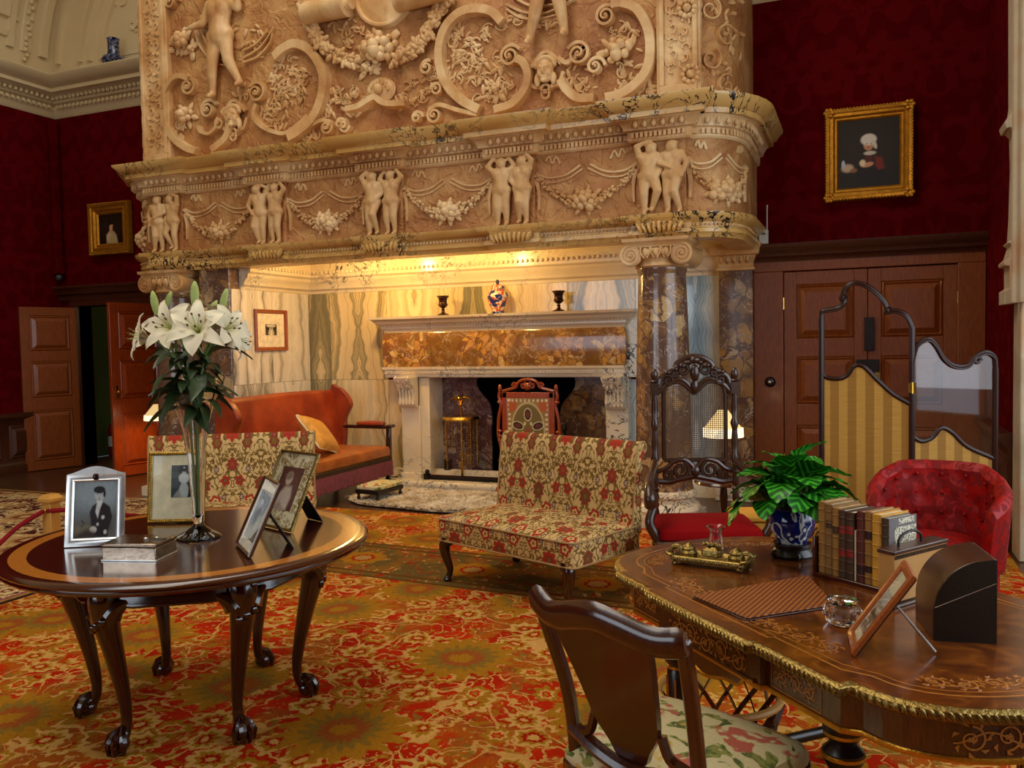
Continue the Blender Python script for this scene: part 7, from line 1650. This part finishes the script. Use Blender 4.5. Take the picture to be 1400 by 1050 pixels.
# brass inkstand and glass
p0, p1 = onz(912, 771, DZ), onz(1022, 785, DZ); ang = atan2(p1.y-p0.y, p1.x-p0.x); Lk = (p1-p0).length
ik = thing('inkstand', 'ornate gilt inkstand with scrolled ends and two wells', 'inkstand', ((p0.x+p1.x)/2, (p0.y+p1.y)/2, DZ), ang)
m = MB(); R = rrect(Lk*.9, .1, .02); loft(m, [[(x, y+.05, .012) for x, y in R], [(x*1.04, y*1.1+.05, .03) for x, y in R], [(x*1.0, y*1.0+.05, .034) for x, y in R], [(x*.92, y*.8+.05, .022) for x, y in R]]); m.build('tray', MT['oldbrass'], ik)
for sx in (-1, 1):
    m = MB(); m.tube([(sx*Lk*.44+sx*.02*cos(a)*1.0, .05+.0, .035+.022*sin(a)) for a in np.linspace(-1.5, 4.5, 16)], .007, 6); m.tube(catmull([(sx*Lk*.43, -.01, .035), (sx*Lk*.5, .0, .04), (sx*Lk*.49, .05, .045), (sx*Lk*.5, .1, .04), (sx*Lk*.43, .11, .035)], 5), .006, 6); m.build('handle', MT['oldbrass'], ik)
    m = MB(); m.lathe([(0, .02), (.028, .02), (.03, .035), (.022, .045), (.026, .05), (.02, .058), (.006, .066), (0, .07)], 16, (sx*.085, .065, 0)); m.build('ink_well', MT['oldbrass'], ik)
    for sy in (-1, 1): m = MB(); m.sph((sx*Lk*.4, .05+sy*.045, .009), (.014, .012, .009), 7, 5); m.build('foot', MT['oldbrass'], ik)
m = MB(); pad(m, 0, .065, .07, .045, .03, .055, .008, .01, rc=.012)
for k in range(7): m.sph((-.03+k*.01, .065+.008*sin(k*2), .07), (.008, .007, .008), 6, 5)
m.build('casket', MT['oldbrass'], ik); m = MB()
for k in range(34): m.sph((-Lk*.45+k*Lk*.9/33, -.004+.003*sin(k*1.7), .024), (.005, .005, .005+.003*(k % 2)), 6, 4)
m.build('scroll_border', MT['oldbrass'], ik, kind='stuff')
gp = onz(979, 752, DZ); t = thing('glass_tumbler', 'small flared glass standing behind the gilt inkstand', 'glass', (gp.x, gp.y, DZ))
MB().lathe([(0, 0), (.028, 0), (.029, .004), (.022, .06), (.024, .075), (.038, .088), (.04, .09), (.037, .09), (.022, .077), (.019, .06), (.024, .008), (0, .007)], 28).build('body', MT['glass'], t)
# blotter
q = [onz(x, y, DZ) for x, y in ((945, 818), (1020, 850), (1143, 831), (1106, 790))]; c = sum(q, Vector())/4
bl_ = thing('blotter', 'woven brown leather desk blotter lying on the desk', 'blotter', (c.x, c.y, DZ))
pts = [((p-c).x, (p-c).y) for p in q]; pts = pts if sum((pts[i][0]*pts[(i+1) % 4][1]-pts[(i+1) % 4][0]*pts[i][1]) for i in range(4)) > 0 else pts[::-1]
MB().prism(pts, 0.0005, .005).build('lower_cover', MT['lea_box'], bl_, bevel=.002); MB().prism([(x*.985, y*.985) for x, y in pts], .006, .0105).build('upper_cover', MT['woven'], bl_, bevel=.002)
# cut glass inkwell
gp = onz(1152, 852, DZ); t = thing('glass_bowl', 'faceted cut-glass inkwell beside the blotter', 'inkwell', (gp.x, gp.y, DZ))
MB().lathe([(0, 0), (.034, 0), (.044, .008), (.052, .025), (.052, .038), (.044, .05), (.034, .056), (.032, .05), (.036, .036), (.034, .02), (0, .014)], 12).build('body', MT['cutglass'], t, smooth=False)
l = MB(); l.lathe([(.034, .057), (.042, .06), (.04, .07), (.02, .076), (0, .077)], 12); l.build('lid', MT['cutglass'], t, smooth=False)
# standing frame on the desk
land = [('p', [(0, .0), (0, .4), (1, .35), (1, 0)], (96, 90, 70), .1), ('p', [(0, .4), (.2, .55), (.5, .45), (.8, .6), (1, .45), (1, .3), (0, .3)], (70, 66, 54), .05), ('e', .3, .25, .04, .12, 0, (40, 38, 34), .3), ('e', .55, .28, .04, .14, 0, (44, 40, 36), .3), ('e', .7, .25, .04, .12, 0, (190, 186, 170), .3), ('e', .5, .85, .6, .15, 0, (200, 196, 178), .5), ('e', .15, .2, .06, .08, 0, (30, 28, 26), .4)]
stand_frame('photo_frame', 'light oak frame propped on a metal rod on the desk', g2(onz(1163, 870, DZ)), g2(onz(1169, 899, DZ)), DZ, .245, radians(34), .022, MT['frame_oak'], (150, 146, 130), land, mount=MT['mount'], pic=(.09, .12, 0, .045), strut='chrome')
# domed stationery box
a, b = onz(1276, 876, DZ), onz(1363, 881, DZ); ang = atan2(b.y-a.y, b.x-a.x); w = (b-a).length; Hb = .215
sb_ = thing('stationery_box', 'dark leather stationery box with curved sloping lid', 'box', (a.x, a.y, DZ), ang)
pf = [(0, 0), (w, 0), (w, Hb)]+cat2([(w*.92, Hb*1.0), (w*.6, Hb*.95), (w*.3, Hb*.82), (w*.08, Hb*.6), (0, Hb*.36)], 4)
Mx = Matrix.Translation((0, .2, 0)) @ Matrix.Rotation(pi/2, 4, 'X')
MB().prism(pf, 0.003, .197, M=Mx).build('body', MT['lea_box'], sb_, bevel=.003)
for y in (0, .197): m = MB(); m.prism([(x*.995+.0004, zz*.995) for x, zz in pf], 0, .003, M=Matrix.Translation((0, y+.003, 0)) @ Matrix.Rotation(pi/2, 4, 'X')); m.build('side_panel', MT['lea_blk'], sb_)
m = MB(); m.tube([(.004, -.001, Hb*.4), (w-.002, -.001, Hb*.72)], .0016, 5); m.build('lid_seam', MT['lea_box'], sb_)
# tan leather writing case with handles
a, b = onz(1222, 833, DZ), onz(1290, 812, DZ); ang = atan2(b.y-a.y, b.x-a.x); w = .27
lc = thing('leather_case', 'tan leather letter case with stitched edges and wire handle', 'case', (a.x, a.y, DZ), ang)
MB().box(0, w, 0, .05, 0, .16).build('body', MT['lea_case'], lc, bevel=.004)
for za, zb in ((.155, .167), (0, .008)): m = MB(); m.box(-.003, w+.003, -.003, .053, za, zb); m.build('binding', MT['lea_box'], lc, bevel=.003)
m = MB()
for k in range(34): m.box(.004+k*.0078, .007+k*.0078, -.0025, 0, .142, .153); m.box(.004+k*.0078, .007+k*.0078, -.0025, 0, .01, .018)
m.build('stitching', MT['braid'], lc, kind='stuff')
m = MB(); m.tube(catmull([(.06, .025, .167), (.065, .025, .19), (.1, .025, .205), (.14, .025, .205), (.17, .025, .19), (.175, .025, .167)], 5), .004, 8); m.build('handle', MT['iron'], lc)

# unseen lamp added to brighten the corridor beyond the open door
t = thing('corridor_lamp', 'added unseen ceiling lamp brightening the green corridor beyond the open door', 'lamp', (-8.0, 9.25, 2.3))
m = MB(); m.lathe([(0, .2), (.05, .2), (.05, .17), (.012, .16), (.012, .1), (.03, .09), (0, .09)], 12); m.build('fitting', MT['brass'], t); m = MB(); m.sph((0, 0, .05), (.04, .04, .045), 10, 8); m.build('bulb', MT['shade_fringe'], t)
l = bpy.data.lights.new('corridor_lamp_light', 'POINT'); l.energy = 14; l.color = (1, .8, .55); l.shadow_soft_size = .06
o = bpy.data.objects.new('corridor_lamp_light', l); COL.objects.link(o); o.location = (-8.0, 9.25, 2.22)

# extinguisher standing in the corridor, seen through the doorway
q = ony(157, 640, 9.3); t = thing('fire_extinguisher', 'red fire extinguisher standing in the corridor beyond the open door', 'extinguisher', (q.x, 9.3, 0))
MB().lathe([(0, 0), (.07, 0), (.075, .02), (.075, .4), (.06, .46), (.025, .49), (.025, .51), (0, .51)], 20).build('cylinder', MT['rope'], t); MB().lathe([(.076, .15), (.0765, .15), (.0765, .3), (.076, .3)], 20).build('label_band', MT['white_plastic'], t)
m = MB(); m.box(-.02, .06, -.012, .012, .51, .56); m.tube([(.05, 0, .53), (.09, 0, .45), (.085, 0, .25)], .01, 7); m.build('valve_hose', MT['ebony'], t)
